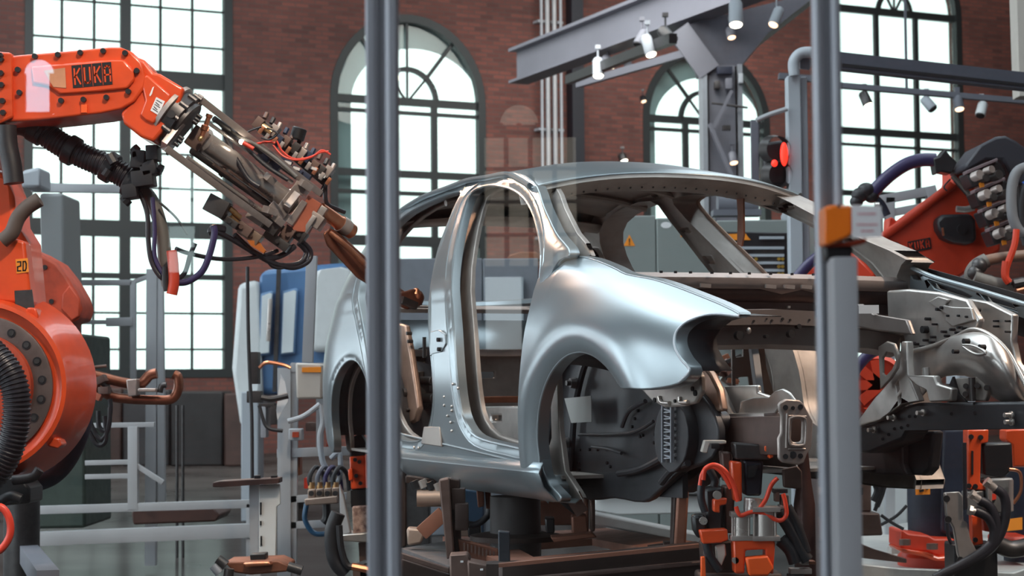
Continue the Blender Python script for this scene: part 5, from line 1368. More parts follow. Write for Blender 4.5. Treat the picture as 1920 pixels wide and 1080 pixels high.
# thin lower channel below the beam with lighting track
tr0 = A(1080, 132, 24.5); tr1 = A(1290, 92, 21.5)
tk = thing('lighting_track', 'black lighting track slung under the steel beam', 'lighting track', tuple(tr0))
mb = MB(); mb.bar(A(1066, 150, 25.5), A(1262, 72, 21.5), .10, .12); mb.build('track', black, tk); mb = MB(); mb.bar(A(1084, 158, 27), A(1300, 96, 24), .08, .10); mb.build('cable_tray', greyblue, tk)
def spotlight(px, py, Y, ln, rad, tilt, label, lit=True, m_=palegrey, hang=.35, warm=False, group='spotlights under the beam'):
    p = A(px, py, Y)   # centre of the lit face
    d = Vector((math.sin(tilt) * .8, -.35, -math.cos(tilt))).normalized()
    t = thing('spotlight', label, 'spotlight', tuple(p), group)
    mb = MB(); mb.lathe(p - d * ln, d, [(0, rad * .75), (ln * .12, rad * .95), (ln * .98, rad), (ln, rad * .98)], n=20); mb.build('lamp_housing', m_, t)
    mb = MB(); mb.lathe(p + d * .002, d, [(0, rad * .86), (.01, rad * .8)], n=20); mb.build('lamp_face', (bulb_w if warm else bulb) if lit else black, t)
    mb = MB(); mb.cyl(p - d * ln * .6 + Vector((0, .03, 0)), p - d * ln * .6 + Vector((0, .03, ln * .6 + hang)), rad * .16, n=8); mb.box(p - d * ln * .6 + Vector((0, .03, ln * .6 + hang)), (rad * .9, rad * .9, .05)); mb.build('mounting_stem', m_, t)
    return t
for a in [(1122, 142, 24, .25, .075, 0.0, 'pale cylindrical spotlight pointing straight down, leftmost under the beam', True, palegrey, .1),
          (1221, 102, 22, .26, .07, .3, 'pale tilted spotlight under the middle of the beam', True, palegrey, .1),
          (1380, 46, 19, .28, .075, -.05, 'largest spotlight, bright, in front of the spreading column head', True, palegrey, .3),
          (1151, 122, 26, .2, .07, .9, 'round glowing spotlight face just right of the leftmost spotlight', True, greyblue, .2),
          (1180, 126, 26.2, .18, .06, .5, 'dim orange spotlight beside the round glowing one under the beam', True, greyblue, .2, True),
          (1196, 84, 23, .22, .07, -.6, 'dark grey spotlight turned away left of the tilted one', False, greyblue, .1),
          (1262, 78, 22.5, .24, .08, .8, 'black spotlight at the column head', False, black, .1),
          (1372, 70, 23.66, .14, .06, .2, 'small orange glowing spotlight below the largest one', True, greyblue, .1, True),
          (1450, 46, 20, .22, .06, -.5, 'spotlight with pinkish light near the right post', True, palegrey, .2, True),
          (1170, 302, 37.5, .16, .09, .4, 'warm glowing spotlight on the brick above the car roof', True, MATS['dark_steel'], .1),
          (1207, 190, 37.7, .12, .06, .3, 'tiny orange spotlight at the edge of the second arched window', True, black, .1, True),
          (1376, 305, 23.6, .14, .06, .2, 'small warm spotlight low on the steel column', True, greyblue, .1, True)]:
    spotlight(*a)
# tracks and unlit spotlights in front of the right-hand window
hb = thing('cross_rail', 'dark grey steel rail crossing the right window from the post to the picture edge', 'rail', tuple(A(1575, 115, 12)))
mb = MB(); mb.bar(A(1560, 114, 12), A(1960, 158, 12), .10, .11); mb.build('rail_tube', MATS['dark_slate_paint'], hb); mb = MB(); mb.bar(A(1560, 120, 11.95), A(1960, 164, 11.95), .02, .02); mb.build('rail_edge', black, hb)
hb2 = MB(); hb2.bar(A(1700, 169, 16), A(1700, 169, 16) + Vector((0, 0, 8)), .02, .02, up=(0, 1, 0)); hb2.bar(A(1460, 143, 16), A(1535, 149, 16), .08, .05); hb2.bar(A(1570, 160, 16), A(1920, 190, 16), .08, .045)
tag(solo(hb2.build('lighting_track', MATS['steel_grey_paint']), A(1570, 160, 16)), 'thin grey lighting track below the dark rail at right', 'lighting track')
for px, py, til, lab in [(1628, 197, .4, 'black spotlight hanging in the left part of the right window'), (1749, 204, .7, 'grey spotlight hanging in the right part of the right window'), (1799, 204, .1, 'spotlight with orange light at the right window edge'), (1838, 216, -.4, 'white spotlight against the brick pier at far right')]:
    spotlight(px, py, 15.96, .13, .045, til, lab, lit=px in (1628, 1799), m_=[MATS['dark_steel'], palegrey, greyblue, white][[1628, 1749, 1799, 1838].index(px)], hang=.02, warm=px == 1799, group='spotlights on the right-hand track')

# ================================================================== SIGNAL LAMP AND GREY PORTAL POST (right of centre)
def box_thing(name, label, cat, px0, py0, px1, py1, Y, dep, m_, zfloor=False, bevel=.01, group=None, extra=None):
    pm = (py0 + py1) / 2; a = A(px0, py1, Y); b = A(px1, py0, Y); a.x = A(px0, pm, Y).x; b.x = A(px1, pm, Y).x
    z0 = 0 if zfloor else a.z
    mb = MB(); mb.box(((a.x + b.x) / 2, Y + dep / 2, (z0 + b.z) / 2), (b.x - a.x, dep, b.z - z0))
    o = solo(mb.build(name, m_, bevel=bevel), ((a.x + b.x) / 2, Y + dep / 2, z0)); return tag(o, label, cat, group)
gp = thing('portal_frame', 'tall grey steel portal post with a rounded top corner beside the right glass post', 'frame', (A(1500, 400, 13).x, 13, 0))
mb = MB(); a = A(1490, 140, 13); mb.box((a.x, 13.1, a.z / 2), (26 * 13 / F, .12, a.z)); mb.build('post', MATS['pale_grey_paint'], gp, bevel=.01)
mb = MB(); a = A(1510, 140, 13); mb.box((a.x, 13.14, a.z / 2), (14 * 13 / F, .12, a.z)); mb.build('post_side', alu, gp, bevel=.01)
mb = MB(); tp(mb, [(1490, 142), (1488, 118), (1498, 102), (1516, 98), (1545, 102)], 13, .04, n=12); mb.build('curved_corner', palegrey, gp)
mb = MB(); mb.plate([A(*p, 13.05) for p in [(1500, 106), (1530, 112), (1518, 130), (1500, 128)]], (0, .03, 0)); mb.build('corner_gusset', greyblue, gp)
mb = MB(); tp(mb, [(1418, 226), (1440, 216), (1476, 204)], 13, .018, n=8); mb.build('conduit', alu_lt, gp)
sg = thing('signal_lamp', 'dark signal lamp unit with two glowing red lenses beside the grey portal post', 'signal lamp', tuple(A(1450, 345, 13.1)))
mb = MB(); pp(mb, [(1418, 240), (1424, 232), (1424, 300), (1420, 345)], 13.3, .05); mb.box(A(1415, 290, 13.3), (.05, .05, .5)); mb.build('bracket', greyblue, sg)
mb = MB(); pp(mb, [(1428, 268), (1470, 262), (1476, 270), (1476, 350), (1436, 352), (1432, 300)], 13.2, .25); mb.build('lamp_housing', rubber, sg, bevel=.03)
for px, py, w in [(1446, 280, 24), (1450, 328, 24)]:
    mb = MB(); p = A(px, py, 13.15); mb.lathe(p, (.25, -1, -.1), [(0, .10), (.06, .098), (.14, .09)], n=24, cap=False); mb.build('lamp_hood', darkst, sg)
for px, py, sx, sz in [(1470, 289, .028, .085), (1452, 306, .022, .025)]:
    mb = MB(); mb.sphere(A(px, py, 13.0), 1, 16, 10, sc=(sx, .02, sz)); mb.build('red_lens', redlight, sg)

# ================================================================== GREY CABINETS BEHIND THE CAR
CY = 15.0
for k, (a, b, t, lab) in enumerate([(1140, 1232, 404, 'grey control cabinet seen through the windscreen opening, with an orange warning triangle'), (1232, 1345, 408, 'grey control cabinet seen through the windscreen opening, with an orange label'), (1345, 1482, 412, 'grey cabinet housing the black drawer rack, behind the windscreen opening'), (1482, 1580, 412, 'plain grey cabinet end right of the black drawer rack')]):
    box_thing('control_cabinet', lab, 'cabinet', a, t, b - 1, 700, CY, .7, cabinet, True, .012, 'grey cabinets behind the windscreen opening')
def sticker(name, label, cat, poly, Y, m_, parent=None):
    mb = MB(); pp(mb, poly, Y - .004, .003); o = mb.build(name, m_, parent, smooth=False)
    if parent is None: tag(solo(o, A(*poly[0], Y)), label, cat)
    return o
ws = sticker('warning_sign', 'orange triangular warning sticker with a dark exclamation mark on the grey cabinet', 'warning sign', [(1169, 461), (1180, 440), (1191, 461)], CY, yellow_o)
mb = MB(); mb.bar(A(1180, 447, CY - .006), A(1180, 455, CY - .006), .008, .008); mb.box(A(1180, 458, CY - .006), (.009, .006, .008)); mb.build('exclamation_mark', darkst, ws, smooth=False)
ol = sticker('orange_label', 'ragged orange label with lines of print on the upper part of a grey cabinet', 'label', [(1277, 413), (1302, 413), (1300, 430), (1298, 434), (1294, 444), (1276, 444)], CY, yellow_o)
mb = MB()
for y in (417, 422, 428, 434, 440): mb.bar(A(1280, y, CY - .006), A(1280 + R_.uniform(12, 18), y, CY - .006), .004, .006)
mb.build('print_line', orange_dk, ol, smooth=False)
sticker('round_sticker', 'small pale oval sticker on the grey cabinet left of the orange label', 'sticker', [(1249 + 10 * math.cos(t * .52), 422 + 6 * math.sin(t * .52)) for t in range(12)], CY, paper)
for px, lab in [(1346, 'black'), ]:
    pass
rk = thing('drawer_rack', 'black rack of drawers with pale bars and brass knobs behind the windscreen opening', 'rack', tuple(A(1425, 525, CY - .12)))
mb = MB(); pp(mb, [(1356, 434), (1480, 436), (1480, 640), (1356, 640)], CY - .1, .09); mb.build('rack_housing', black, rk, bevel=.01)
for k, y in enumerate([451, 465, 479, 493, 507, 521]):
    mb = MB(); mb.bar(A(1362 if k else 1424, y - (5 if k == 0 else 0), CY - .13), A(1470, y - (5 if k == 0 else 0), CY - .13), .03, .022); dr_ = mb.build('drawer_bar', palegrey, rk)
    if k >= 1:
        mb = MB(); mb.box(A(1416, y + 7, CY - .11), (.46, .03, .036)); d2 = mb.build('drawer', MATS['dark_steel'], rk)
        if k >= 2:
            for px in (1417, 1460, 1467):
                mb = MB(); p = A(px, y + 7, CY - .14); mb.cyl(p, p + Vector((0, -.02, 0)), .014, n=10); mb.build('drawer_knob', gold, d2)
mb = MB(); pp(mb, [(1362, 439), (1398, 438), (1404, 446), (1408, 450), (1364, 450)], CY - .112, .003); ol2 = mb.build('orange_label', yellow_o, rk, smooth=False)
# machine on top of the cabinets
t_ = thing('ceiling_duct', 'grey tank-shaped unit on top of the cabinets below the steel column', 'duct', tuple(A(1370, 402, 15.4)))
mb = MB(); mb.cyl(A(1345, 384, 15.4), A(1420, 384, 15.4), .10, n=20); mb.box(A(1380, 400, 15.4), (.4, .2, .05)); mb.build('tank', greyblue, t_)
mb = MB(); p = A(1478, 408, 15.1); mb.lathe(p, (0, -1, 0), [(0, .06), (.05, .055), (.06, .03)], n=20); mb.build('round_gauge', palegrey, t_)
# blue-grey panels seen through the front door opening
for k, (a, b, t, lab) in enumerate([(744, 835, 484, 'blue-grey panel cabinet just right of the left glass post'), (836, 905, 484, 'blue-grey panel cabinet behind the middle door pillar'), (906, 1010, 484, 'blue-grey panel cabinet seen through the front door opening, with a pale reflection panel')]):
    box_thing('panel_cabinet', lab, 'cabinet', a, t, b, 700, 15.8, .6, MATS['steel_grey_paint'] if False else mat('blue_grey_panel', (.19, .205, .235), .5, noise=.08) if k == 0 else MATS['blue_grey_panel'], True, .01, 'blue-grey cabinets behind the side doors')
box_thing('pale_reflection_panel', 'pale blank panel standing in for a glass reflection on the blue-grey cabinet', 'panel', 909, 520, 982, 662, 15.72, .05, mat('pale_bluish_reflection', (.33, .37, .40), .4), False, .004)  # reflection in the glass screen, put in as a pale panel
box_thing('small_control_unit', 'dark control unit with a pale square plate seen through the front door opening', 'control unit', 848, 614, 880, 664, 15.58, .2, darkst, True, .01)
box_thing('white_plate', 'small pale square plate on the dark control unit', 'plate', 856, 636, 872, 662, 15.565, .014, paper, False, .002)
tag(solo(pp(MB(), [(745, 622), (800, 622), (806, 1036), (745, 1036)], 14.0, .3).build('dark_machine_base', darkst, bevel=.01), A(775, 690, 14)), 'dark machine base seen through the rear door opening', 'machine')
tag(solo(pp(MB(), [(955, 478), (975, 472), (1004, 472), (1020, 482), (1020, 486), (950, 486)], 15.9, .3).build('reddish_cover', rusty, bevel=.01), A(980, 486, 15.9)), 'low reddish rounded cover on top of the blue-grey cabinet', 'cover')

# ================================================================== BLUE AND WHITE MACHINE, LEFT OF THE CAR
mc = thing('machining_centre', 'blue and white enclosed machine with two tall glazed doors behind the car tail', 'machine', (A(540, 700, 18).x, 18, 0))
def cb(parent, name, poly, Y, dep, m_, bev=.02): 
    mb = MB(); pp(mb, poly, Y, dep); return mb.build(name, m_, parent, bevel=bev)
cb(mc, 'white_hood', [(446, 532), (484, 524), (492, 730), (480, 808), (450, 800), (434, 690)], 18, 1.2, white, .05)
cb(mc, 'blue_body', [(486, 520), (494, 506), (575, 498), (650, 492), (650, 740), (478, 740)], 18.1, 1.5, bluep, .05)
cb(mc, 'white_side', [(592, 506), (640, 500), (660, 506), (660, 660), (584, 660), (586, 520)], 17.9, .3, white, .05)
for a, b in [((488, 545), (513, 665)), ((529, 540), (558, 664))]:
    p = [(a[0], a[1] + 6), (b[0] - 4, a[1]), (b[0], a[1] + 2), (b[0] - 6, b[1]), (a[0] - 4, b[1] + 2)]
    o = cb(mc, 'door_frame', p, 18.02, .06, mat('light_blue_frame', (.20, .34, .55), .4) if a[0] == 488 else MATS['light_blue_frame'], .01)
    cb(o, 'door_window', [(x + (3 if i in (0, 4) else -3), y + (4 if i < 3 else -4)) for i, (x, y) in enumerate(p)], 17.99, .03, mat('pale_window_panel', (.75, .80, .82), .2) if a[0] == 488 else MATS['pale_window_panel'], 0)
mb = MB(); mb.bar(A(507, 560, 17.9), A(503, 640, 17.9), .04, .04, bev=.01); mb.build('door_handle', steel, mc)
mb = MB(); mb.bar(A(523, 505, 18), A(515, 735, 18), .04, .05, up=(0, 1, 0)); mb.build('door_gap', MATS['dark_steel'], mc)
box_thing('grey_box', 'pale grey box beneath the white hood of the blue machine', 'box', 452, 735, 484, 800, 17.6, .4, palegrey, True, .01)

# ================================================================== FENCES, FRAMES, BENCH AT LEFT
def frame_thing(label, bars, Y, w, m_=alu_lt, name='guard_frame', cat='guard frame'):
    t = thing(name, label, cat, tuple(A(*bars[0][0][:2], Y)))
    for bar in bars:
        a, b = bar[0], bar[1]; ww = bar[2] if len(bar) > 2 else w
        ya = a[2] if len(a) > 2 else Y; yb = b[2] if len(b) > 2 else Y
        mb = MB(); mb.bar(A(a[0], a[1], ya), A(b[0], b[1], yb), ww, ww, bev=.003); mb.build('frame_bar', m_, t)
    return t
frame_thing('aluminium guard frame with a tall post below the hanging hoses at left', [((286, 505), (283, 1060), .075), ((300, 500), (304, 940), .05), ((250, 528), (250, 720), .04), ((60, 352), (275, 355), .06), ((130, 530), (248, 530), .04), ((248, 530), (285, 516), .03), ((120, 604), (200, 604), .03), ((200, 604), (250, 603), .06)], 13, .06)
frame_thing('low aluminium guard rail in two tiers along the floor at left', [((20, 958), (480, 944), .05), ((30, 1012), (480, 994), .085), ((250, 800), (250, 955), .06), ((160, 868), (252, 866), .03), ((160, 894), (252, 892), .03), ((252, 870), (306, 905), .03), ((160, 798), (290, 796), .03), ((36, 950), (36, 1105), .05), ((470, 944), (470, 1105), .05)], 11.5, .06)
frame_thing('grey steel rail that slants toward us in the lower left corner', [((30, 1005, 11.2), (90, 1090, 7.5), .09)], 10, .09, greyblue)
tag(solo(pp(MB(), [(246, 962), (252, 956), (400, 952), (412, 966), (404, 978), (250, 984)], 11.9, .5).build('floor_pit_cover', wood, bevel=.01), A(330, 980, 11.9)), 'low dark reddish wooden box on the floor behind the guard rail', 'box')
tag(solo(pp(MB(), [(70, 626), (158, 626), (160, 990), (60, 992)], 12.2, .8).build('tall_cabinet', darkgreen, bevel=.02), (A(110, 990, 12.2).x, 12.2, 0)), 'dark green tall cabinet behind the orange robot joint', 'cabinet')
tag(solo(pp(MB(), [(74, 362), (118, 362), (122, 520), (122, 625), (80, 625)], 12.4, .5).build('grey_control_box', mat('mid_grey_panel', (.22, .23, .235), .5), bevel=.02), A(100, 520, 12.4)), 'tall grey cabinet top left, behind the orange link arm', 'cabinet')
tag(solo(pp(MB(), [(40, 320), (74, 312), (76, 352), (60, 352), (40, 352)], 12.3, .3).build('rounded_cover', palegrey, bevel=.02), A(60, 352, 12.3)), 'small rounded grey cover above the tall grey cabinet', 'cover')
# low dark row of machines below the windows
row_m = [mat('dark_low_machine_%s' % w, c, .6, noise=.5, nscale=3) for w, c in [('brown', (.05, .025, .02)), ('grey', (.022, .022, .025)), ('black', (.010, .010, .011))]]
x = 158
for k, lab in enumerate(['dark low machine behind the copper tongs', 'dark low machine right of the tall guard post', 'dark low machine left of the blue and white machine', 'dark low machine at the foot of the blue and white machine']):
    w = [72, 90, 100, 60][k]; 
    box_thing('low_machine', lab, 'machine', x, 728 + k * 3, x + w - 2, 826, 30 - k * .2, 1, row_m[k % 3], True, .03, 'low machines along the window wall'); x += w
for px, lab in [(332, 'thin dark pole standing left of its twin on the bright floor'), (343, 'thin dark pole standing right of its twin on the bright floor')]:
    mb = MB(); a = A(px, 936, 14); b = A(px, 760, 14); mb.cyl((a.x, 14, 0), b, .012, n=8); tag(solo(mb.build('thin_pole', darkst), (a.x, 14, 0)), lab, 'pole')
# hanging black cable
mb = MB(); tp(mb, [(464, 500), (465, 600), (468, 700), (472, 780), (473, 900)], 10, .010, n=8); tag(solo(mb.build('hanging_cable', rubber), A(473, 900, 10)), 'long black cable hanging down in front of the blue and white machine', 'cable')

# ================================================================== VALVE STAND AND CONTROL FRAME (left of the post)
fr = thing('valve_stand', 'aluminium stand with a cream control box, valve block and hoses beside the rear wheel arch', 'stand', (A(550, 900, 10.5).x, 10.5, 0))
for a, b, w in [((534, 690), (534, 1142), .075), ((553, 680), (549, 1142), .04), ((520, 850), (655, 845), .05), ((545, 690), (620, 688), .05), ((585, 480), (577, 680), .06), ((545, 936), (650, 930), .04), ((540, 985), (650, 980), .04), ((600, 690), (600, 850), .04)]:
    mb = MB(); mb.bar(A(*a, 10.5), A(*b, 10.5), w, w, bev=.003); mb.build('frame_bar', alu_lt, fr)
cb(fr, 'control_box', [(554, 680), (603, 682), (604, 748), (556, 748)], 10.2, .2, cream, .012)
cb(fr, 'orange_strip', [(566, 689), (602, 688), (602, 698), (566, 698)], 10.19, .01, yellow_o, 0)
cb(fr, 'socket_box', [(541, 804), (566, 804), (566, 826), (541, 826)], 10.3, .1, palegrey, .006)
cb(fr, 'red_switch', [(548, 810), (560, 810), (560, 820), (548, 820)], 10.28, .02, MATS['orange_paint_worn'], 0)
for k in range(4):
    px = 584 + k * 15
    mb = MB(); pp(mb, [(px - 7, 918 - k), (px + 7, 917 - k), (px + 7, 944 - k), (px - 7, 945 - k)], 9.8, .1); v = mb.build('valve_block', mat('tan_valve_block', (.42, .31, .25), .45, .4, noise=.2) if k == 0 else MATS['tan_valve_block'], fr, bevel=.004)
    mb = MB(); p = A(px, 925, 9.79); mb.cyl(p, p + Vector((0, -.02, 0)), .014, n=12); mb.build('valve_knob', MATS['dark_steel'], v)
    mb = MB(); tp(mb, [(px, 916, 9.85), (px - 4, 896, 9.85), (px + 8, 876, 9.9), (px + 22, 890, 10), (px + 26, 920, 10)], 9.9, .013, n=8); mb.build('hose', [rubber, greyblue, purple_hose, rubber][k], fr)
    mb = MB(); mb.cyl(A(px, 916, 9.85), A(px, 904, 9.85), .018, n=10); mb.build('fitting', brass, fr)
cb(fr, 'valve_tray', [(570, 936), (632, 930), (634, 944), (572, 948)], 9.75, .25, MATS['tan_valve_block'], .006)
for path, r, m_ in [([(602, 760), (606, 790), (600, 820), (604, 860), (612, 880)], .016, palegrey), ([(620, 860), (636, 850), (638, 890), (630, 910)], .014, palegrey), ([(575, 945), (572, 975), (590, 1000), (620, 998), (640, 985)], .014, mat('blue_hose', (.02, .08, .16), .4)),
                    ([(612, 940), (612, 970), (606, 980)], .022, rubber), ([(486, 690), (500, 680), (530, 684), (545, 690)], .010, copper), ([(540, 790), (570, 780), (600, 758)], .014, palegrey), ([(486, 760), (500, 800), (530, 808)], .010, rubber), ([(490, 745), (510, 748), (540, 742)], .016, darkst)]:
    mb = MB(); tp(mb, path, 10, r, n=8); mb.build('hose', m_, fr)
cb(fr, 'paper_flag', [(526, 702), (534, 716), (540, 752), (520, 788), (518, 770)], 10.1, .01, paper, 0)
for px, py, w, h, m_ in [(478, 690, 16, 60, darkst), (478, 744, 26, 22, darkst), (520, 746, 24, 10, darkst), (502, 760, 30, 8, MATS['dark_steel']), (515, 778, 12, 36, MATS['dark_steel']), (496, 790, 10, 60, alu), (560, 870, 10, 40, MATS['rust_orange_steel']), (576, 905, 8, 20, redcable), (566, 955, 10, 40, MATS['dark_steel']), (620, 835, 12, 18, MATS['orange_paint_worn']), (585, 800, 20, 16, brownst), (640, 800, 14, 30, brownst)]:
    mb = MB(); mb.box(A(px, py, 10.6), (w * 10.6 / F, .12, h * 10.6 / F), bev=.006); mb.build('machine_detail', m_, fr)
# orange clamp by the post, lower left
def clamp(name, label, parts, Y, base, group=None):
    t = thing(name, label, 'clamp unit', tuple(base), group)
    for nm, poly, dy, dp, m_ in parts: cb(t, nm, poly, Y + dy, dp, m_, .006)
    return t
cl = clamp('clamp_unit', 'orange and black clamp unit on a rusty pale block left of the left glass post', [
    ('orange_body', [(655, 856), (684, 854), (686, 915), (658, 918)], 0, .12, orange), ('orange_body', [(652, 880), (660, 878), (662, 900), (654, 902)], -.02, .1, orange), ('black_head', [(660, 820), (676, 812), (686, 830), (684, 856), (656, 858)], .02, .12, rubber),
    ('black_base', [(656, 918), (690, 916), (690, 950), (658, 952)], .01, .14, black), ('orange_edge', [(684, 852), (688, 852), (690, 916), (686, 916)], -.01, .12, MATS['vivid_orange_plastic_tab']), ('speckled_block', [(660, 950), (694, 948), (696, 1002), (662, 1004)], -.05, .2, mat('speckled_rust_block', (.50, .33, .26), .6, .1, col2=(.13, .06, .05), nscale=35)),
    ('white_gusset', [(636, 908), (644, 930), (658, 1000), (638, 1004)], -.04, .06, palegrey), ('pale_plate', [(628, 1004), (696, 998), (696, 1018), (630, 1014)], -.08, .25, galv)], 9.0, A(670, 1010, 9.0))
for px, py in [(666, 862), (674, 866), (668, 892), (676, 906)]:
    mb = MB(); p = A(px, py, 8.99); mb.cyl(p, p + Vector((0, -.012, 0)), .010, n=8); mb.build('bolt', black, cl)
mb = MB(); tp(mb, [(634, 962), (622, 1000), (628, 1050), (650, 1076)], 8.8, .035, n=10); mb.build('hose', rubber, cl)
mb = MB(); tp(mb, [(636, 985), (640, 1030), (655, 1062), (690, 1055)], 8.75, .016, n=8); mb.build('hose', rubber, cl)
mb = MB(); tp(mb, [(660, 1062), (690, 1068), (700, 1075)], 8.7, .018, n=8); mb.build('cable', copper, cl)
mb = MB(); pp(mb, [(672, 1018), (696, 1016), (700, 1090), (676, 1090)], 9.0, .2); mb.box((A(684, 1060, 9.1).x, 9.1, .2), (.1, .2, .4)); mb.build('clamp_foot', brownst, cl)
# stand with wooden bar
sd = thing('test_stand', 'white upright plate carrying a dark reddish wooden bar, standing on the floor at left', 'stand', (A(497, 1050, 9).x, 9, 0))
cb(sd, 'wooden_bar', [(398, 905), (412, 902), (524, 896), (524, 906), (412, 914), (398, 913)], 8.9, .12, wood, .004)
cb(sd, 'white_plate', [(486, 910), (524, 908), (525, 946), (519, 950), (517, 1050), (485, 1052)], 8.98, .03, white, .004)
mb = MB(); mb.bar(A(478, 908, 9.05), A(482, 1300, 9.05), .05, .05); mb.build('upright', alu_lt, sd)
for px, py, h in [(489, 957, 8), (489, 981, 4), (490, 1014, 9), (489, 946, 4)]:
    mb = MB(); mb.box(A(px, py, 8.975), (.008, .006, h * 2 * 9 / F)); mb.build('slot', black, sd)
for px in (483, 514): mb = MB(); mb.box(A(px, 895, 8.95), (.03, .03, .02), bev=.004); mb.build('bolt', black, sd)
rp = thing('copper_fixture', 'rusty orange fixture plate with a black knob at the bottom left edge', 'fixture', tuple(A(470, 1075, 8.2)))
cb(rp, 'plate', [(420, 1054), (520, 1050), (542, 1060), (540, 1072), (470, 1078), (440, 1074)], 8.1, .25, rusty, .008)
cb(rp, 'copper_cap', [(455, 1056), (505, 1053), (510, 1060), (460, 1064)], 8.05, .1, copper, .006)
cb(rp, 'black_block', [(468, 1040), (497, 1038), (498, 1052), (470, 1054)], 8.15, .1, black, .004)
for a, b, m_ in [((408, 1048), (424, 1060), darkst), ((540, 1062), (566, 1070), darkst), ((400, 1060), (412, 1074), alu), ((430, 1066), (428, 1084), MATS['dark_steel'])]:
    mb = MB(); mb.cyl(A(*a, 8.05), A(*b, 8.05), .022, n=12); mb.build('pin', m_, rp)

# ================================================================== FIXTURE UNDER THE CAR
fx = thing('assembly_fixture', 'brown steel fixture frame that carries the car body shell', 'fixture', tuple(cw(-1.2, 0, -.7307)))
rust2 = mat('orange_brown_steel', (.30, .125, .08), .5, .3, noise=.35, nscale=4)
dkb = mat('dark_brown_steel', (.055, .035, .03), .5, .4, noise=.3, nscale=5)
cb(fx, 'front_beam', [(935, 1062), (1310, 1020), (1325, 1024), (1325, 1120), (935, 1180)], 6.1, .12, dkb, .01)
mb = MB(); mb.bar(A(935, 1060, 6.05), A(1320, 1022, 6.05), .03, .012); mb.build('front_beam_edge', rust2, fx)
cb(fx, 'front_beam_rib', [(935, 1088), (1318, 1052), (1318, 1060), (935, 1098)], 6.05, .04, mat('mid_brown_steel', (.10, .06, .05), .5, .4, noise=.3), .004)
# table surface
T0 = cw(0, 0, 0)
mb = MB(); mb.plate([A(945, 1056, 6.25), A(1318, 1018, 6.25), A(1140, 990, 9.5), A(830, 1006, 9.5)], (0, 0, -.03), [[A(1000, 1044, 6.6), A(1200, 1026, 6.6), A(1110, 1010, 8.2), A(960, 1022, 8.2)]]); mb.build('table_plate', rust2, fx)
mb = MB(); mb.plate([A(752, 1028, 7.6), A(842, 1062, 6.7), A(905, 1050, 7.0), A(850, 1012, 8.4)], (0, 0, -.03)); mb.build('side_plate', mat('dusty_grey_plate', (.16, .15, .155), .5, .3, noise=.3), fx)
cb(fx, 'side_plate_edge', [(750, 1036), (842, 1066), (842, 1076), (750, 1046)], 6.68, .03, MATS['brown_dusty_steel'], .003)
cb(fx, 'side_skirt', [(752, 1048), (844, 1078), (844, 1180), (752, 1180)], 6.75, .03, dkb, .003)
for k, (poly, dy) in enumerate([([(842, 1042), (876, 1040), (882, 1050), (884, 1090), (844, 1090)], 0), ([(876, 1052), (916, 1060), (922, 1070), (922, 1095), (878, 1095)], -.05)]):
    cb(fx, 'stop_block', poly, 6.45 + dy, .14, MATS['brown_dusty_steel'], .006)
mb = MB(); mb.box(A(866, 1053, 6.44), (.010, .006, .006)); mb.box(A(903, 1068, 6.39), (.010, .006, .006)); mb.build('white_dot', paper, fx, sp=1)
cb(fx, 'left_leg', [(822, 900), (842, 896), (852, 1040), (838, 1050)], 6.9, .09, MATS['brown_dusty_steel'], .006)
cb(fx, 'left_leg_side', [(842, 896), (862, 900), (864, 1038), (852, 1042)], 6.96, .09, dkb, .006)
cb(fx, 'rear_leg', [(742, 876), (762, 880), (762, 1025), (744, 1028)], 7.9, .1, dkb, .006)
mb = MB(); mb.box(A(866, 968, 6.95), (.05, .1, .10), bev=.01); mb.box(A(860, 935, 6.98), (.05, .1, .08), bev=.008); mb.build('locator_cam', dkb, fx, sp=1)
mb = MB(); mb.bar(A(790, 1000, 7.4), A(832, 962, 7.4), .05, .06, bev=.006); mb.build('diagonal_strut', rust2, fx)
cb(fx, 'strut_bracket', [(762, 990), (800, 992), (790, 1020), (764, 1024)], 7.5, .1, MATS['tan_valve_block'], .01)
mb = MB(); mb.cyl(A(782, 934, 7.5), A(828, 934, 7.5), .035, n=20); mb.build('small_cylinder', MATS['tan_valve_block'], fx)
for k, (px, py) in enumerate([(775, 910), (790, 908), (804, 912), (818, 914)]):
    mb = MB(); mb.cyl(A(px, py - 8, 7.5), A(px + 6, py + 6, 7.5), .02, n=10); mb.build('fitting', steel if k % 2 else black, fx)
cb(fx, 'upper_bar', [(760, 892), (830, 900), (830, 912), (760, 906)], 7.6, .08, dkb, .004)
col = thing('lift_column', 'thick dark cylindrical column under the middle of the car body', 'column', (A(966, 1040, 7.7).x, 7.7, 0))
mb = MB(); c = A(966, 930, 7.7); mb.lathe((c.x, 7.7, .0), (0, 0, 1), [(0, 50 * 7.7 / F), (c.z, 47 * 7.7 / F)], n=40); mb.build('column_tube', mat('dark_grey_brown_paint', (.065, .058, .058), .5, .2, noise=.25, nscale=3), col)
mb = MB(); z_ = A(966, 1012, 7.7).z; mb.lathe((c.x, 7.7, z_), (0, 0, 1), [(0, .19), (.02, .19), (.03, .13)], n=40); mb.build('column_collar', dkb, col)
cb(fx, 'vertical_rail', [(934, 996), (956, 998), (958, 1180), (936, 1180)], 6.35, .06, mat('blue_black_steel', (.03, .035, .045), .5, .4), .004)
cb(fx, 'vent_plate', [(858, 1010), (934, 1030), (934, 1062), (862, 1040)], 6.95, .04, rust2, .004)
for k in range(9):
    mb = MB(); mb.bar(A(870 + 7 * k, 1018 + 2 * k, 6.93), A(870 + 7 * k, 1032 + 2 * k, 6.93), .006, .006); mb.build('vent_slot', MATS['brown_dusty_steel'], fx)
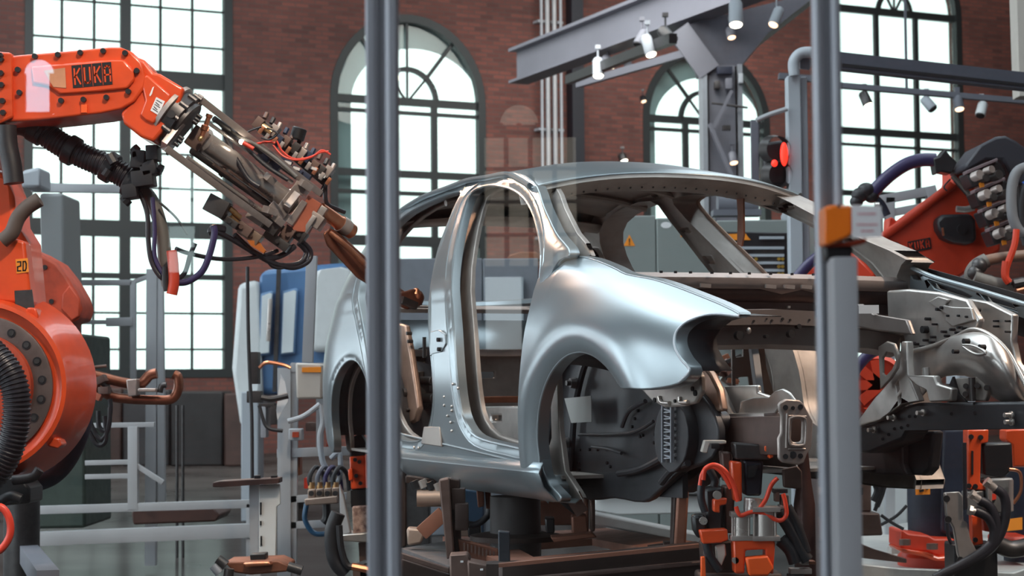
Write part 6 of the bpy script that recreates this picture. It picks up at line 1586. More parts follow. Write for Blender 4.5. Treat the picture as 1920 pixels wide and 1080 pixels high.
for nm, poly, Y, m_ in [('rear_block', [(1010, 940), (1092, 936), (1092, 985), (1010, 985)], 8.6, rust2), ('mid_block', [(1072, 968), (1100, 966), (1104, 1010), (1074, 1012)], 7.2, MATS['tan_valve_block'] if False else rust2), ('dark_recess_box', [(1022, 972), (1040, 972), (1040, 1000), (1024, 1000)], 7.4, black),
                        ('round_pipe', [(1096, 926), (1104, 926), (1104, 1000), (1096, 1000)], 7.6, rust2), ('guide_post', [(1106, 926), (1116, 925), (1116, 996), (1108, 998)], 7.5, brownst), ('step_plate', [(1032, 1008), (1112, 1000), (1120, 1008), (1040, 1018)], 7.0, rust2),
                        ('orange_stem', [(892, 908), (906, 908), (908, 950), (896, 952)], 8.2, rust2), ('orange_stem', [(908, 910), (920, 910), (920, 960), (912, 962)], 8.25, rust2), ('dark_shackle', [(876, 986), (900, 980), (902, 1006), (878, 1008)], 7.9, black), ('long_shelf', [(862, 984), (900, 984), (900, 1006), (862, 1006)], 8.5, MATS['tan_valve_block'])]:
    cb(fx, nm, poly, Y, .12, m_, .006)
mb = MB(); tp(mb, [(864, 978), (890, 984), (912, 970), (918, 955)], 7.8, .014); mb.build('hose', rubber, fx)
mb = MB(); mb.plate([A(*p, 7.0) for p in [(1046, 940), (1072, 932), (1085, 948), (1078, 966), (1060, 952)]], (0, .1, 0)); mb.build('support_pad', black, fx, bevel=.008)
mb = MB(); mb.bar(A(1076, 938, 7.0), A(1092, 962, 7.0), .03, .05); mb.build('pad_arm', brownst, fx)
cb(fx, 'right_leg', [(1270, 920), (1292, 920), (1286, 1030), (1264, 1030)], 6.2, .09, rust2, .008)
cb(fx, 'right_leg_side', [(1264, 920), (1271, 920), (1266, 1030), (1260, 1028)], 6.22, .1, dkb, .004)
mb = MB(); mb.bar(A(1215, 1026, 6.4), A(1262, 1020, 6.4), .04, .012); mb.box(A(1255, 1020, 6.35), (.04, .05, .02)); mb.build('foot_clip', dkb, fx, sp=1)
# frame legs to the floor
for px, Y in [(945, 6.2), (1310, 6.15), (842, 8.0)]:
    a = A(px, 1060, Y); mb = MB(); mb.box((a.x, Y + .1, a.z / 2), (.12, .12, a.z)); mb.build('frame_leg', dkb, fx)
# blue container, white plinth behind
tag(solo(pp(MB(), [(862, 916), (908, 922), (906, 1184), (866, 1184)], 9.6, .3).build('blue_bin', mat('dull_blue_plastic', (.05, .13, .24), .5), bevel=.01), A(885, 958, 9.6)), 'dull blue bin seen between the fixture legs under the sill', 'bin')
pth = thing('white_plinth', 'low white stepped plinth on the floor behind the raised car', 'plinth', (A(1220, 980, 12.5).x, 12.5, 0))
cb(pth, 'upper_step', [(1116, 926), (1330, 930), (1330, 962), (1160, 966), (1116, 958)], 12.5, .4, white, .01)
cb(pth, 'dark_gap', [(1116, 920), (1330, 924), (1330, 931), (1116, 927)], 12.45, .4, darkst, .01)
cb(pth, 'lower_step', [(1112, 962), (1332, 1006), (1332, 1026), (1112, 984)], 9.5, .2, mat('pale_grey_rail', (.40, .41, .42), .5, noise=.1), .01)

# ================================================================== ORANGE CLAMPS IN FRONT, RIGHT OF CENTRE
cu = thing('clamp_unit', 'orange clamp unit with two pneumatic cylinders under the near front rail of the car', 'clamp unit', tuple(A(1390, 1080, 5.8)))
Y5 = 5.75
for nm, poly, dy, dp, m_, bv in [('orange_bracket', [(1312, 995), (1364, 992), (1366, 1012), (1352, 1018), (1318, 1020)], -.05, .06, orange, .004),
    ('orange_bracket', [(1375, 1014), (1448, 1008), (1454, 1018), (1450, 1078), (1436, 1070), (1436, 1030), (1398, 1032), (1396, 1076), (1378, 1076)], -.08, .08, orange, .006),
    ('orange_bracket', [(1398, 1046), (1440, 1042), (1452, 1066), (1440, 1080), (1405, 1080)], -.10, .05, MATS['vivid_orange_plastic_tab'], .006),
    ('orange_hook', [(1338, 937), (1364, 934), (1362, 946), (1350, 948), (1350, 962), (1338, 960)], -.06, .05, orange, .004),
    ('orange_column', [(1370, 864), (1391, 866), (1392, 940), (1376, 940)], 0, .06, orange, .006),
    ('orange_tab', [(1434, 836), (1448, 836), (1450, 858), (1443, 860), (1440, 848), (1434, 846)], -.04, .04, MATS['vivid_orange_plastic_tab'], .003),
    ('steel_body', [(1376, 830), (1442, 834), (1444, 862), (1380, 862)], 0, .10, MATS['dark_steel'], .006), ('upper_block', [(1394, 862), (1432, 864), (1428, 930), (1398, 930)], .02, .10, mat('blue_dark_steel', (.035, .04, .055), .4, .5), .008),
    ('triangular_cutout', [(1402, 874), (1422, 872), (1414, 894), (1402, 896)], .0, .03, black, 0), ('black_block', [(1322, 918), (1356, 912), (1356, 998), (1326, 1000)], .02, .14, black, .008), ('guide_block', [(1358, 912), (1378, 912), (1376, 1000), (1360, 1000)], .05, .1, brownst, .006),
    ('black_bellcrank', [(1298, 966), (1322, 964), (1326, 1000), (1310, 1012), (1300, 994)], .0, .06, black, .01), ('lower_body', [(1318, 1020), (1372, 1014), (1378, 1080), (1322, 1084)], .04, .14, dkb, .006), ('orange_strip', [(1315, 1045), (1322, 1044), (1324, 1084), (1315, 1084)], -.04, .03, MATS['vivid_orange_plastic_tab'], .002),
    ('cream_link', [(1342, 1024), (1360, 1020), (1362, 1040), (1352, 1064), (1344, 1050)], -.03, .03, cream, .004), ('upper_bracket', [(1352, 846), (1372, 848), (1372, 900), (1358, 904)], .06, .08, MATS['dark_rust_brown'], .006), ('angle_bracket', [(1322, 826), (1362, 826), (1362, 832), (1330, 834), (1326, 850), (1316, 848)], .05, .06, cream, .003)]:
    cb(cu, nm, poly, Y5 + dy, dp, m_, bv)
for x, w, y0, y1 in [(1389, 17, 960, 1012), (1434, 22, 950, 1012)]:
    k = Y5 / F; p = A(x, y0, Y5 - .05); q = A(x, y1, Y5 - .05)
    mb = MB(); mb.cyl(p, q, w * k, n=24); c_ = mb.build('pneumatic_cylinder', steel, cu)
    for yy in (y0, y1 - 8):
        mb = MB(); mb.box(A(x, yy + 4, Y5 - .05), (w * 2.3 * k, w * 2.3 * k, 9 * k), bev=.003); mb.build('cylinder_head', steel_m, c_)
    for dx in (-.9, .9):
        mb = MB(); mb.cyl(A(x + w * dx, y0, Y5 - .05 - w * k * .8), A(x + w * dx, y1, Y5 - .05 - w * k * .8), .004, n=8); mb.build('tie_rod', steel_m, c_)
mb = MB(); mb.cyl(A(1413, 934, Y5), A(1412, 960, Y5), .03, n=16); mb.build('rod_clevis', galv, cu)
for px, py, r in [(1344, 928, .013), (1318, 976, .012), (1378, 1050, .010), (1413, 944, .010)]:
    mb = MB(); p = A(px, py, Y5 - .06); mb.cyl(p, p + Vector((0, -.02, 0)), r, n=14); mb.build('pivot_pin', steel, cu)
for path, r in [([(1318, 900), (1322, 880), (1340, 872), (1360, 884), (1376, 912), (1384, 940)], .008), ([(1312, 910), (1318, 885), (1336, 876), (1354, 888), (1370, 916)], .006), ([(1458, 896), (1446, 910), (1436, 936), (1424, 954)], .007), ([(1380, 950), (1388, 966), (1410, 960), (1430, 962), (1460, 976), (1474, 966), (1472, 940), (1468, 926)], .007)]:
    mb = MB(); tp(mb, path, Y5 - .08, r, n=10); mb.build('hose', mat('bright_red_hose', (.85, .07, .03), .35) if 'bright_red_hose' not in MATS else MATS['bright_red_hose'], cu)
for path, r in [([(1318, 890), (1314, 930), (1322, 960)], .012), ([(1460, 960), (1480, 990), (1500, 1030), (1514, 1050)], .020), ([(1476, 950), (1496, 990), (1512, 1036)], .016), ([(1464, 1012), (1482, 1030), (1492, 1055)], .022), ([(1322, 1000), (1330, 1040), (1350, 1070)], .014), ([(1330, 880), (1340, 900), (1338, 912)], .012)]:
    mb = MB(); tp(mb, path, Y5 - .03, r, n=10); mb.build('hose', rubber, cu)
for px, py, w, h, m_ in [(1470, 938, 14, 20, brownst), (1465, 950, 10, 8, steel), (1462, 920, 26, 8, darkst), (1456, 930, 8, 20, brownst), (1508, 1052, 14, 12, galv), (1520, 1054, 14, 6, rusty), (1500, 1070, 40, 10, steel_m), (1492, 1082, 30, 12, darkst), (1340, 836, 16, 10, black)]:
    mb = MB(); mb.box(A(px, py, Y5), (w * Y5 / F, .05, h * Y5 / F), bev=.003); mb.build('small_fitting', m_, cu)
mb = MB(); mb.box((A(1390, 1100, Y5).x, Y5 + .08, A(1390, 1076, Y5).z / 2), (.26, .16, A(1390, 1076, Y5).z)); mb.build('pedestal', dkb, cu, bevel=.01)
mb = MB(); pp(mb, [(1468, 880), (1496, 874), (1504, 884), (1504, 918), (1470, 914)], Y5 + .25, .03); tag(solo(mb.build('brown_bracket_plate', MATS['dark_rust_brown'], bevel=.004), A(1486, 918, Y5 + .25)), 'dark brown plate with a pale rounded edge below the crash plate', 'plate')
# tapered brown pillar
k = 6.6 / F; b = A(1510, 1060, 6.6); 
mb = MB(); zt = lambda y: A(1510, y, 6.6).z
mb.lathe((b.x, 6.6, 0), (0, 0, 1), [(0, 20 * k), (zt(1050), 20 * k), (zt(945), 20 * k), (zt(940), 19 * k), (zt(905), 14 * k), (zt(850), 9 * k), (zt(830), 8 * k)], n=32)
tag(solo(mb.build('tapered_pillar', mat('dark_red_brown_paint', (.085, .04, .035), .35, .4, noise=.3), ), (b.x, 6.6, 0)), 'dark red-brown pillar that tapers like a bottle, left of the right glass post', 'pillar')
lp = frame_thing('grey steel post and brackets just left of the right glass post, behind the bottle-shaped pillar', [((1532, 780), (1532, 1244), .08), ((1520, 820), (1545, 818), .05), ((1512, 765), (1545, 768), .05)], 8.5, .06, greyblue, 'steel_post', 'post')

# ================================================================== CABLE LOOM AND RED ROBOTS SEEN THROUGH THE ENGINE BAY
lm = thing('cable_loom', 'bundle of black, blue, green and red cables hanging behind the engine bay', 'cables', tuple(A(1470, 640, 9.6)))
mb = MB(); tp(mb, [(1438, 632), (1460, 644), (1490, 640), (1504, 636)], 9.6, .035, n=12); mb.build('cable_clamp', black, lm)
for path, r, m_ in [([(1474, 648), (1478, 690), (1474, 730)], .018, bluecable), ([(1480, 648), (1490, 700), (1506, 748), (1524, 790)], .016, greencable), ([(1484, 648), (1500, 700), (1510, 740), (1528, 780)], .020, rubber), ([(1488, 650), (1506, 690), (1520, 740)], .016, rubber), ([(1470, 652), (1466, 690), (1464, 728)], .014, redcable), ([(1476, 650), (1486, 690), (1490, 730)], .014, rubber), ([(1482, 700), (1496, 740), (1510, 770)], .012, bluecable)]:
    mb = MB(); tp(mb, path, 9.6, r, n=10); mb.build('cable', m_, lm)
cb(lm, 'tan_arm', [(1456, 650), (1468, 656), (1458, 720), (1446, 724), (1448, 690)], 9.7, .08, mat('dusty_pink_steel', (.30, .16, .13), .5, .2, noise=.3), .01)
for px, py, r in [(1442, 672, .05), (1443, 690, .045)]:
    mb = MB(); p = A(px, py, 9.5); mb.lathe(p, (-.3, -1, 0), [(0, r), (.03, r), (.04, r * .6), (.06, r * .5)], n=20); mb.build('connector_ring', galv, lm)
cb(lm, 'white_stub', [(1503, 712), (1508, 712), (1509, 724), (1504, 725)], 9.5, .03, cream, .002)
# red gun assembly at (1500..1540, 630..740)
rg = thing('welding_gun', 'rusty red welding gun with copper parts seen below the front cross beam', 'welding gun', tuple(A(1520, 690, 10)))
rr = random.Random(9)
for i in range(26):
    px = rr.uniform(1496, 1550); py = rr.uniform(628, 740)
    mb = MB(); mb.box(A(px, py, 10 + rr.uniform(-.2, .2)), (rr.uniform(.03, .09), .08, rr.uniform(.02, .06)), Matrix.Rotation(rr.uniform(-.8, .8), 3, 'Y'), bev=.004)
    if i % 3 == 0: mb = MB(); mb.cyl(A(px, py, 10), A(px + rr.uniform(-16, 16), py + rr.uniform(6, 16), 10), rr.uniform(.012, .025), n=10)
    mb.build('gun_component', [orange_dk, rusty, MATS['dark_steel'], MATS['dusty_pink_steel'], copper][i % 5], rg)
mb = MB(); pp(mb, [(1508, 726), (1522, 722), (1528, 740), (1516, 752)], 9.9, .08); mb.build('copper_shoe', MATS['dusty_pink_steel'], rg, bevel=.01)
rg2 = thing('welding_gun', 'reddish welding gun behind the copper-lit tray of the engine bay', 'welding gun', tuple(A(1370, 690, 10)))
for i in range(18):
    px = rr.uniform(1322, 1378); py = rr.uniform(672, 716)
    mb = MB(); mb.box(A(px, py, 10 + rr.uniform(-.2, .2)), (rr.uniform(.04, .10), .08, rr.uniform(.02, .05)), Matrix.Rotation(rr.uniform(-.8, .8), 3, 'Y'), bev=.004)
    mb.build('gun_component', [rusty, MATS['dark_steel'], MATS['dusty_pink_steel'], galv][i % 4], rg2)
mb = MB(); tp(mb, [(1320, 672), (1326, 688), (1342, 694), (1360, 680)], 9.8, .02); mb.build('hose', rubber, rg2)
# inner posts in the engine bay gap belong to the car: pale and copper upright at (1410..1450)
mb = MB(); mb.bar(px3(1410, 632, -.48), px3(1424, 740, -.42), .03, .03); mb.build('bulkhead_upright', alu_lt, car, bevel=.003)
mb = MB(); mb.plate([px3(*p, -.55) for p in [(1414, 630), (1432, 630), (1438, 690), (1452, 740), (1432, 744), (1420, 700)]], FX * -.02); mb.build('bulkhead_upright', MATS['warm_tinted_steel'], car, bevel=.005)
mb = MB(); mb.plate([px3(*p, -.62) for p in [(1372, 640), (1412, 636), (1414, 738), (1374, 736)]], FX * -.012, [[px3(*p, -.62) for p in [(1378, 642), (1394, 642), (1394, 668), (1380, 670)]], [px3(*p, -.62) for p in [(1380, 708), (1404, 706), (1406, 724), (1380, 726)]]]); mb.build('lower_firewall', MATS['taupe_beam_sheet'], car, bevel=.004)
# big red disc of another robot behind the diagonal brace
rd = thing('welding_robot', 'bright red robot joint disc visible behind the diagonal brace at right', 'robot', (A(1650, 900, 9.2).x, 9.3, 0))
p = A(1655, 722, 9.2); k = 9.2 / F
mb = MB(); mb.lathe(p + Vector((0, .2, 0)), (-.12, -1, 0), [(0, 60 * k), (.12, 58 * k), (.14, 50 * k), (.12, 46 * k)], n=48); mb.build('joint_rim', red, rd)
mb = MB(); mb.lathe(p + Vector((0, .2, 0)), (-.12, -1, 0), [(0, 46 * k), (.06, 46 * k), (.065, 14 * k), (.10, 12 * k)], n=48); mb.build('joint_disc', orange_dk, rd)
for a in (100, 140, 180, 220): 
    mb = MB(); q = p + Vector((math.cos(math.radians(a)) * 48 * k, .08, math.sin(math.radians(a)) * 48 * k)); mb.bar(p + Vector((0, .08, 0)), q, .04, .05); mb.build('disc_rib', red, rd)
mb = MB(); tp(mb, [(1596, 712), (1606, 690), (1630, 664), (1660, 650)], 9.0, .028, n=12); mb.build('hose', purple_hose, rd)
bxr = A(1765, 800, 10.7).x
mb = MB(); mb.lathe((bxr, 10.7, 0), (0, 0, 1), [(0, .16), (p.z, .15)], n=28); mb.build('base', MATS['dark_steel'], rd)
mb = MB(); mb.bar(p + Vector((0, .25, 0)), (bxr, 10.7, p.z - .08), .14, .14, bev=.02); mb.build('lower_arm', orange_dk, rd)
mb = MB(); pp(mb, [(1590, 480), (1600, 470), (1640, 512), (1640, 524), (1590, 524)], 10.2, .2); mb.build('upper_arm', red, rd, bevel=.02)
cb(rd, 'upper_arm', [(1480, 520), (1500, 512), (1526, 496), (1540, 508), (1540, 524)], 10.2, .2, red, .015)
mb = MB(); tp(mb, [(1492, 524), (1512, 500), (1530, 484), (1545, 474)], 10, .03); mb.build('hose', purple_hose, rd)

# ================================================================== RED ROBOT AT RIGHT
RR = 11.0
r3 = thing('welding_robot', 'red-orange welding robot sloping up to the right behind the car front, KUKA on its arm', 'robot', (A(1850, 900, RR).x, RR + .2, 0))
cb(r3, 'arm', [(1600, 470), (1642, 447), (1672, 430), (1703, 403), (1740, 376), (1787, 343), (1787, 308), (1800, 305), (1812, 316), (1828, 350), (1850, 400), (1876, 455), (1877, 470), (1840, 494), (1793, 524), (1727, 520), (1690, 524), (1640, 520), (1602, 524)], RR, .30, red, .04)
mb = MB(); tp(mb, [(1646, 450), (1700, 412), (1760, 366), (1786, 346)], RR - .03, .026, n=12); mb.build('arm_edge', red, r3)
cb(r3, 'arm_lug', [(1665, 436), (1666, 410), (1672, 406), (1684, 416), (1690, 420)], RR, .15, red, .01)
cb(r3, 'name_plate', [(1702, 453), (1744, 445), (1746, 466), (1705, 475)], RR - .008, .01, black, 0)
np3 = COL.objects[-1] if False else [o for o in bpy.data.objects if o.name.startswith('name_plate') and o.parent == r3][0]
ex = A(1746, 466, RR) - A(1705, 475, RR); ey = A(1702, 453, RR) - A(1705, 475, RR)
mb = MB()
for k_, ch in enumerate('KUKA'): letters(mb, ch, A(1705, 475, RR - .012) + ex * ((k_ + .22) / 4) + ey * .2, ex, ey, .017, .042, 0, .007, .003)
mb.build('lettering', red, np3, smooth=False)
mb = MB(); p = A(1676, 468, RR - .005); mb.cyl(p, p + Vector((0, -.01, 0)), 15 * RR / F, n=28); mb.build('pivot_cover', darkst, r3)
cb(r3, 'motor', [(1757, 412), (1768, 402), (1820, 400), (1830, 412), (1832, 450), (1820, 458), (1788, 454), (1770, 446), (1760, 430)], RR - .12, .2, rubber, .02)
mb = MB(); p = A(1803, 430, RR - .12); mb.cyl(p, p + Vector((0, -.02, 0)), .03, n=16); mb.build('motor_cap', black, r3)
mb = MB(); tp(mb, [(1793, 392), (1810, 393), (1826, 389)], RR - .15, .02); mb.build('connector', galv, r3)
mb = MB(); mb.bar(A(1767, 427, RR - .14), A(1769, 442, RR - .14), .012, .01); mb.build('copper_pin', copper, r3)
for path, r, m_ in [([(1786, 330), (1806, 352), (1828, 380), (1846, 400), (1852, 430), (1862, 445), (1872, 450)], .016, MATS['grey_brown_hose']), ([(1790, 338), (1820, 372), (1840, 386)], .010, rubber), ([(1782, 336), (1770, 350), (1776, 358)], .005, rubber), ([(1800, 340), (1812, 345), (1822, 340)], .005, rubber)]:
    mb = MB(); tp(mb, path, RR - .12, r, n=8); mb.build('hose', m_, r3)
mb = MB(); tp(mb, [(1634, 364), (1650, 346), (1672, 326), (1700, 308), (1728, 300), (1754, 300)], RR - .1, .040, n=14); mb.build('hose', purple_hose, r3)
cb(r3, 'hose_bracket', [(1750, 296), (1762, 292), (1772, 279), (1784, 294), (1795, 304), (1784, 326), (1764, 322), (1756, 326)], RR - .15, .12, black, .01)
for px, py, r in [(1612, 366, .05), (1624, 358, .055), (1634, 368, .045), (1606, 378, .04)]:
    mb = MB(); mb.sphere(A(px, py, RR - .1), r, 14, 10, sc=(1, 1, .9)); mb.build('hose_joint', rubber, r3)
mb = MB(); tp(mb, [(1642, 372), (1654, 384), (1664, 404)], RR - .1, .022); mb.build('hose', navy, r3)
mb = MB(); mb.cyl(A(1648, 385, RR - .15), A(1640, 385, RR - .15), .02, n=10); mb.build('steel_fitting', steel, r3)
# head of grippers / valve pack, top right
vp = thing('valve_pack', 'black valve pack with rows of pale cylinders behind the red robot, upper right', 'valve pack', tuple(A(1870, 400, 10.6)))
cb(vp, 'curved_cover', [(1808, 312), (1840, 270), (1868, 256), (1886, 254), (1906, 264), (1940, 290), (1940, 360), (1900, 340), (1880, 300), (1850, 300), (1815, 320)], 10.6, .4, mat('soft_black_cover', (.035, .035, .045), .5), .04)
for k_ in range(4):
    x0, y0 = 1812 + k_ * 14, 318 + k_ * 36
    cb(vp, 'valve_plate', [(x0, y0 + 6), (x0 + 58, y0 - 18), (x0 + 72, y0 - 2), (x0 + 74, y0 + 12), (x0 + 12, y0 + 34)], 10.5 - k_ * .03, .2, black, .01)
    cb(vp, 'plate_edge', [(x0, y0 + 2), (x0 + 58, y0 - 22), (x0 + 60, y0 - 17), (x0 + 2, y0 + 8)], 10.45 - k_ * .03, .1, mat('pinkish_grey_steel', (.22, .16, .17), .5, .3) if k_ == 0 else MATS['pinkish_grey_steel'], .003)
    for j, (dx, dy) in enumerate([(14, 14), (36, 4), (50, 14), (26, 20)]):
        mb = MB(); a = A(x0 + dx, y0 + dy, 10.38 - k_ * .03); mb.cyl(a, A(x0 + dx + 12, y0 + dy - 5, 10.33 - k_ * .03), .022 if j % 2 else .028, n=12); mb.build('small_cylinder', steel_m if j < 2 else MATS['dark_steel'], vp)
    cb(vp, 'orange_tag', [(x0 + 24, y0 + 26), (x0 + 32, y0 + 18), (x0 + 34, y0 + 32), (x0 + 26, y0 + 34)], 10.36 - k_ * .03, .01, yellow_o, 0)
for path, r, m_ in [([(1930, 312), (1908, 322), (1898, 350), (1898, 400), (1910, 430), (1930, 440)], .03, mat('grey_cable_cover', (.16, .16, .17), .5)), ([(1930, 340), (1918, 360), (1914, 400), (1918, 440)], .022, rubber), ([(1918, 345), (1926, 340)], .012, bluecable), ([(1906, 350), (1914, 420), (1922, 460)], .016, rubber)]:
    mb = MB(); tp(mb, path, 10.1, r, n=10); mb.build('hose', m_, vp)
# dusty pipe and hoses, right edge
pi = thing('exhaust_pipe', 'dusty brown bent pipe with grey sleeves below the black valve pack', 'pipe', tuple(A(1850, 500, 9.8)))
mb = MB(); tp(mb, [(1930, 478), (1890, 482), (1862, 486), (1846, 490)], 9.8, .030, n=14); mb.build('pipe', mat('brown_rubber_pipe', (.22, .12, .08), .5, noise=.3), pi)
mb = MB(); tp(mb, [(1850, 488), (1832, 498), (1822, 514), (1828, 528)], 9.8, .040, n=14); mb.build('elbow', mat('dusty_grey_rubber', (.17, .155, .14), .6, noise=.3), pi)
mb = MB(); tp(mb, [(1826, 520), (1850, 528), (1876, 534), (1900, 536)], 9.75, .036, n=14); mb.build('sleeve', MATS['dusty_grey_rubber'], pi)
for px, py in [(1836, 498), (1828, 512), (1852, 529)]:
    mb = MB(); mb.sphere(A(px, py, 9.78), .044, 14, 8); mb.build('pipe_clamp', darkst, pi)
for path, r, m_ in [([(1906, 430), (1902, 460), (1888, 500), (1886, 520)], .018, red), ([(1886, 490), (1884, 516), (1892, 530)], .020, red), ([(1900, 532), (1920, 528)], .026, darkst), ([(1906, 545), (1925, 540)], .012, copper)]:
    mb = MB(); tp(mb, path, 9.7, r, n=8); mb.build('hose', m_, pi)
box_thing('grey_machine_cover', 'pale grey machine part between the red robot arm and the dusty pipe', 'machine', 1790, 508, 1826, 545, 11.6, .3, palegrey, True, .02)
frame_thing('pair of pale guard rails rising to the right in front of the right window', [((1640, 377), (1745, 358), .06), ((1640, 405), (1730, 388), .05), ((1668, 370), (1668, 440), .06), ((1742, 350), (1750, 380), .07), ((1668, 440), (1668, 1088), .06)], 12, .05)
tag(solo(pp(MB(), [(1904, -60), (1935, -60), (1940, 180), (1912, 180)], 14, .2).build('perforated_upright', cream, bevel=.004), A(1920, 180, 14)), 'pale perforated steel upright at the top right picture edge', 'post')

# ================================================================== LOWER RIGHT: PLATFORM, ROBOT FEET, CLAMP WITH HOSES
pfz = .30
def PF(px, py): return AF(px, py, pfz)
pf = thing('platform', 'pale steel platform on the floor under the right-hand robots', 'platform', tuple(PF(1700, 1020)))
mb = MB(); mb.plate([PF(1560, 1000), PF(1700, 980), PF(2100, 980), PF(2100, 1110), PF(1560, 1110)], (0, 0, -.06)); mb.build('platform_top', mat('pale_platform_paint', (.50, .49, .47), .5, noise=.12), pf)
cb(pf, 'platform_edge', [(1560, 1052), (1690, 1066), (1900, 1074), (1930, 1064), (1930, 1120), (1560, 1120)], 8.9, .05, mat('platform_side_metal', (.40, .40, .39), .45, .2, noise=.2), .006)
dr1 = thing('robot_column', 'navy-black cylindrical robot column with an orange sticker and red foot at right', 'robot column', (A(1770, 1020, 10).x, 10, pfz))
k = 10 / F; cx_ = A(1765, 900, 10).x
mb = MB(); mb.lathe((cx_, 10, pfz), (0, 0, 1), [(0.02, 63 * k), (A(0, 900, 10).z - pfz, 63 * k), (A(0, 840, 10).z - pfz, 60 * k), (A(0, 800, 10).z - pfz, 50 * k)], n=40); mb.build('column_cover', navy, dr1)
cb(dr1, 'side_cover', [(1770, 802), (1812, 800), (1818, 930), (1812, 1005), (1766, 1000)], 9.78, .15, navy, .02)
cb(dr1, 'orange_sticker', [(1716, 900), (1744, 899), (1744, 927), (1717, 928)], 9.80, .004, yellow_o, 0)
mb = MB()
for a, b in [((1721, 905), (1738, 905)), ((1721, 911), (1728, 911)), ((1738, 910), (1738, 918)), ((1724, 921), (1732, 919))]: mb.bar(A(*a, 9.795), A(*b, 9.795), .008, .012)
mb.build('sticker_print', black, [o for o in bpy.data.objects if o.name.startswith('orange_sticker') and o.parent == dr1][0], smooth=False)
for poly, dy, m_ in [([(1688, 996), (1696, 994), (1704, 1000), (1742, 1004), (1752, 1010), (1790, 1010), (1790, 1044), (1760, 1044), (1740, 1036), (1700, 1034), (1688, 1028)], -.32, red), ([(1686, 1028), (1740, 1036), (1760, 1044), (1790, 1040), (1790, 1052), (1755, 1052), (1732, 1044), (1690, 1036)], -.36, orange)]:
    cb(dr1, 'foot_casting', poly, 10 + dy, .3, m_, .02)
mb = MB(); mb.lathe((cx_, 10, pfz), (0, 0, 1), [(0, .24), (.05, .24), (.10, .19)], n=36); mb.build('foot_ring', red, dr1)
for px, py in [(1697, 1022), (1748, 1030)]:
    mb = MB(); p = A(px, py, 9.62); mb.cyl(p, p + Vector((0, 0, .03)), .03, n=6); mb.build('bolt', brownst, dr1)
mb = MB(); p = PF(1676, 1038); mb.cyl(p, p + Vector((0, 0, .04)), .035, n=6); mb.cyl(p, p + Vector((0, 0, .07)), .018, n=10); tag(solo(mb.build('anchor_bolt', galv), p), 'hexagonal anchor bolt on the pale platform left of the red foot', 'bolt')
rdm = MB(); pp(rdm, [(1743, 860), (1772, 858), (1772, 877), (1742, 876)], 10.4, .3); rdm.build('red_lower_arm', red, dr1, bevel=.01)
dr2 = thing('robot_column', 'navy-black robot column with an orange sticker at the lower right picture edge', 'robot column', (A(1940, 1000, 10.2).x, 10.2, pfz))
mb = MB(); mb.lathe((A(1935, 900, 10.2).x, 10.2, pfz), (0, 0, 1), [(0, .16), (1.0, .16)], n=30); mb.build('column_cover', navy, dr2)
cb(dr2, 'orange_sticker', [(1886, 974), (1917, 970), (1917, 993), (1887, 996)], 9.85, .004, yellow_o, 0)
cb(dr2, 'foot_casting', [(1876, 1008), (1930, 1004), (1930, 1046), (1896, 1040), (1880, 1030)], 9.9, .3, red, .02)
cu2 = thing('clamp_unit', 'orange slotted clamp with grey pneumatic cylinder and looping black hoses at lower right', 'clamp unit', tuple(A(1850, 1020, 8.6)))
Y6 = 8.5
cb(cu2, 'orange_bracket', [(1815, 806), (1854, 805), (1853, 830), (1840, 832), (1838, 905), (1850, 912), (1850, 920), (1816, 918)], Y6, .10, orange, .006)
mb = MB(); mb.bar(A(1823, 845, Y6 - .002), A(1823, 890, Y6 - .002), .012, .008); mb.build('slot', black, cu2)
for px, py in [(1820, 819), (1838, 820), (1816, 911), (1828, 912), (1828, 1012)]:
    mb = MB(); p = A(px, py, Y6); mb.cyl(p, p + Vector((0, -.012, 0)), .012, n=8); mb.build('bolt', black, cu2)
cb(cu2, 'black_body', [(1842, 832), (1898, 830), (1900, 880), (1882, 896), (1844, 890)], Y6 + .02, .16, black, .01)
cb(cu2, 'cylinder_body', [(1848, 898), (1900, 896), (1900, 960), (1880, 964), (1852, 958)], Y6 - .02, .12, mat('grey_cylinder_paint', (.20, .20, .20), .45, .3), .008)
for x in (1856, 1896): mb = MB(); mb.cyl(A(x, 900, Y6 - .05), A(x, 958, Y6 - .05), .010, n=10); mb.build('tie_rod', steel_m, cu2)
cb(cu2, 'cylinder_body', [(1812, 922), (1846, 920), (1846, 956), (1812, 956)], Y6, .1, MATS['grey_cylinder_paint'], .006)
cb(cu2, 'orange_bracket', [(1822, 966), (1840, 968), (1844, 1020), (1824, 1024)], Y6, .06, orange, .004)
cb(cu2, 'orange_bracket', [(1842, 960), (1866, 962), (1872, 1000), (1846, 996)], Y6 + .05, .06, orange_dk, .004)
cb(cu2, 'red_spot', [(1858, 926), (1868, 926), (1868, 936), (1860, 938)], Y6 - .03, .01, redcable, 0)
cb(cu2, 'white_guard', [(1771, 924), (1800, 922), (1806, 930), (1807, 976), (1814, 980), (1820, 1010), (1832, 1034), (1822, 1046), (1802, 1056), (1796, 1040), (1788, 990), (1774, 966)], Y6 - .1, .03, galv, .006)
for px, py in [(1774, 935), (1777, 974), (1800, 1050)]:
    mb = MB(); p = A(px, py, Y6 - .1); mb.cyl(p, p + Vector((0, -.01, 0)), .016, n=10); mb.build('bolt', black, cu2)
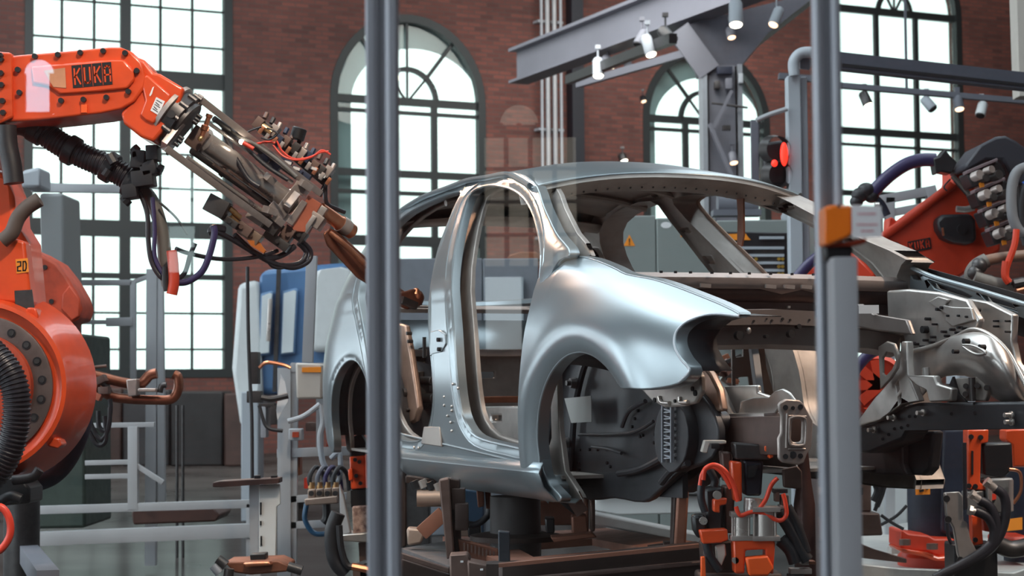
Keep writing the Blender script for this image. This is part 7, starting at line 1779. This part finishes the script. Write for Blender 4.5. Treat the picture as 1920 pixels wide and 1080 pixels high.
for path, r in [([(1866, 916), (1882, 930), (1886, 960), (1876, 1000), (1850, 1034), (1800, 1062), (1752, 1084)], .022), ([(1836, 938), (1856, 950), (1868, 980), (1866, 1010), (1840, 1036), (1790, 1066)], .022), ([(1828, 958), (1852, 970), (1864, 996), (1856, 1024), (1820, 1050), (1764, 1078)], .022), ([(1808, 830), (1809, 900), (1810, 955)], .010), ([(1776, 980), (1778, 1004), (1784, 1020)], .008)]:
    mb = MB(); tp(mb, path, Y6 - .12, r, n=12); mb.build('hose', hose_mat, cu2)
for a, b in [((1848, 902), (1868, 918)), ((1820, 926), (1838, 938)), ((1816, 956), (1834, 962))]:
    mb = MB(); mb.cyl(A(*a, Y6 - .12), A(*b, Y6 - .12), .018, n=10); mb.cyl(A(*a, Y6 - .12), A((a[0] * 2 + b[0]) / 3, (a[1] * 2 + b[1]) / 3, Y6 - .12), .025, n=6); mb.build('hose_fitting', steel, cu2)
cb(cu2, 'orange_arm', [(1886, 806), (1930, 804), (1930, 876), (1900, 876), (1898, 834), (1886, 826)], Y6 + .3, .12, orange, .008)
mb = MB(); tp(mb, [(1892, 880), (1912, 886), (1914, 920), (1900, 944)], Y6, .008); mb.build('hose', copper, cu2)
mb = MB(); tp(mb, [(1870, 1020), (1896, 1030), (1930, 1024)], Y6, .04); mb.build('hose', darkst, cu2)
mb = MB(); mb.box((A(1830, 1040, Y6).x, Y6 + .1, (pfz + A(1830, 1020, Y6).z) / 2), (.2, .2, abs(A(1830, 1020, Y6).z - pfz))); mb.build('pedestal', black, cu2, bevel=.01)
bx2 = thing('brown_machine_base', 'brown machine base behind the right glass post, with crossing cables', 'machine', tuple(A(1620, 1000, 9.5)))
cb(bx2, 'upper_block', [(1600, 890), (1634, 890), (1634, 960), (1600, 960)], 9.4, .3, brownst, .01)
cb(bx2, 'dark_gap', [(1600, 914), (1618, 914), (1618, 928), (1600, 928)], 9.39, .02, black, 0)
cb(bx2, 'foot', [(1595, 962), (1650, 962), (1656, 1004), (1595, 1006)], 9.3, .4, MATS['dark_rust_brown'], .01)
for path, r in [([(1640, 958), (1656, 920), (1664, 898)], .010), ([(1652, 984), (1680, 968), (1700, 948)], .008), ([(1652, 966), (1672, 980), (1694, 992)], .008), ([(1640, 900), (1646, 920), (1638, 940)], .02), ([(1650, 896), (1656, 916), (1644, 950)], .014)]:
    mb = MB(); tp(mb, path, 9.2, r, n=8); mb.build('cable', rubber, bx2)
tag(solo(pp(MB(), [(1636, 890), (1702, 892), (1702, 1060), (1636, 1060)], 13, .2).build('white_counter', white, bevel=.01), A(1670, 940, 13)), 'white counter front seen between brown machine base and navy column', 'counter')
tag(solo(pp(MB(), [(1560, 1008), (1580, 1006), (1640, 1030), (1700, 1048), (1700, 1056), (1560, 1040)], 9.25, .05).build('red_floor_rail', MATS['dark_rust_brown'], bevel=.004), A(1620, 1040, 9.25)), 'thin dark rail lying on the pale platform edge', 'rail')
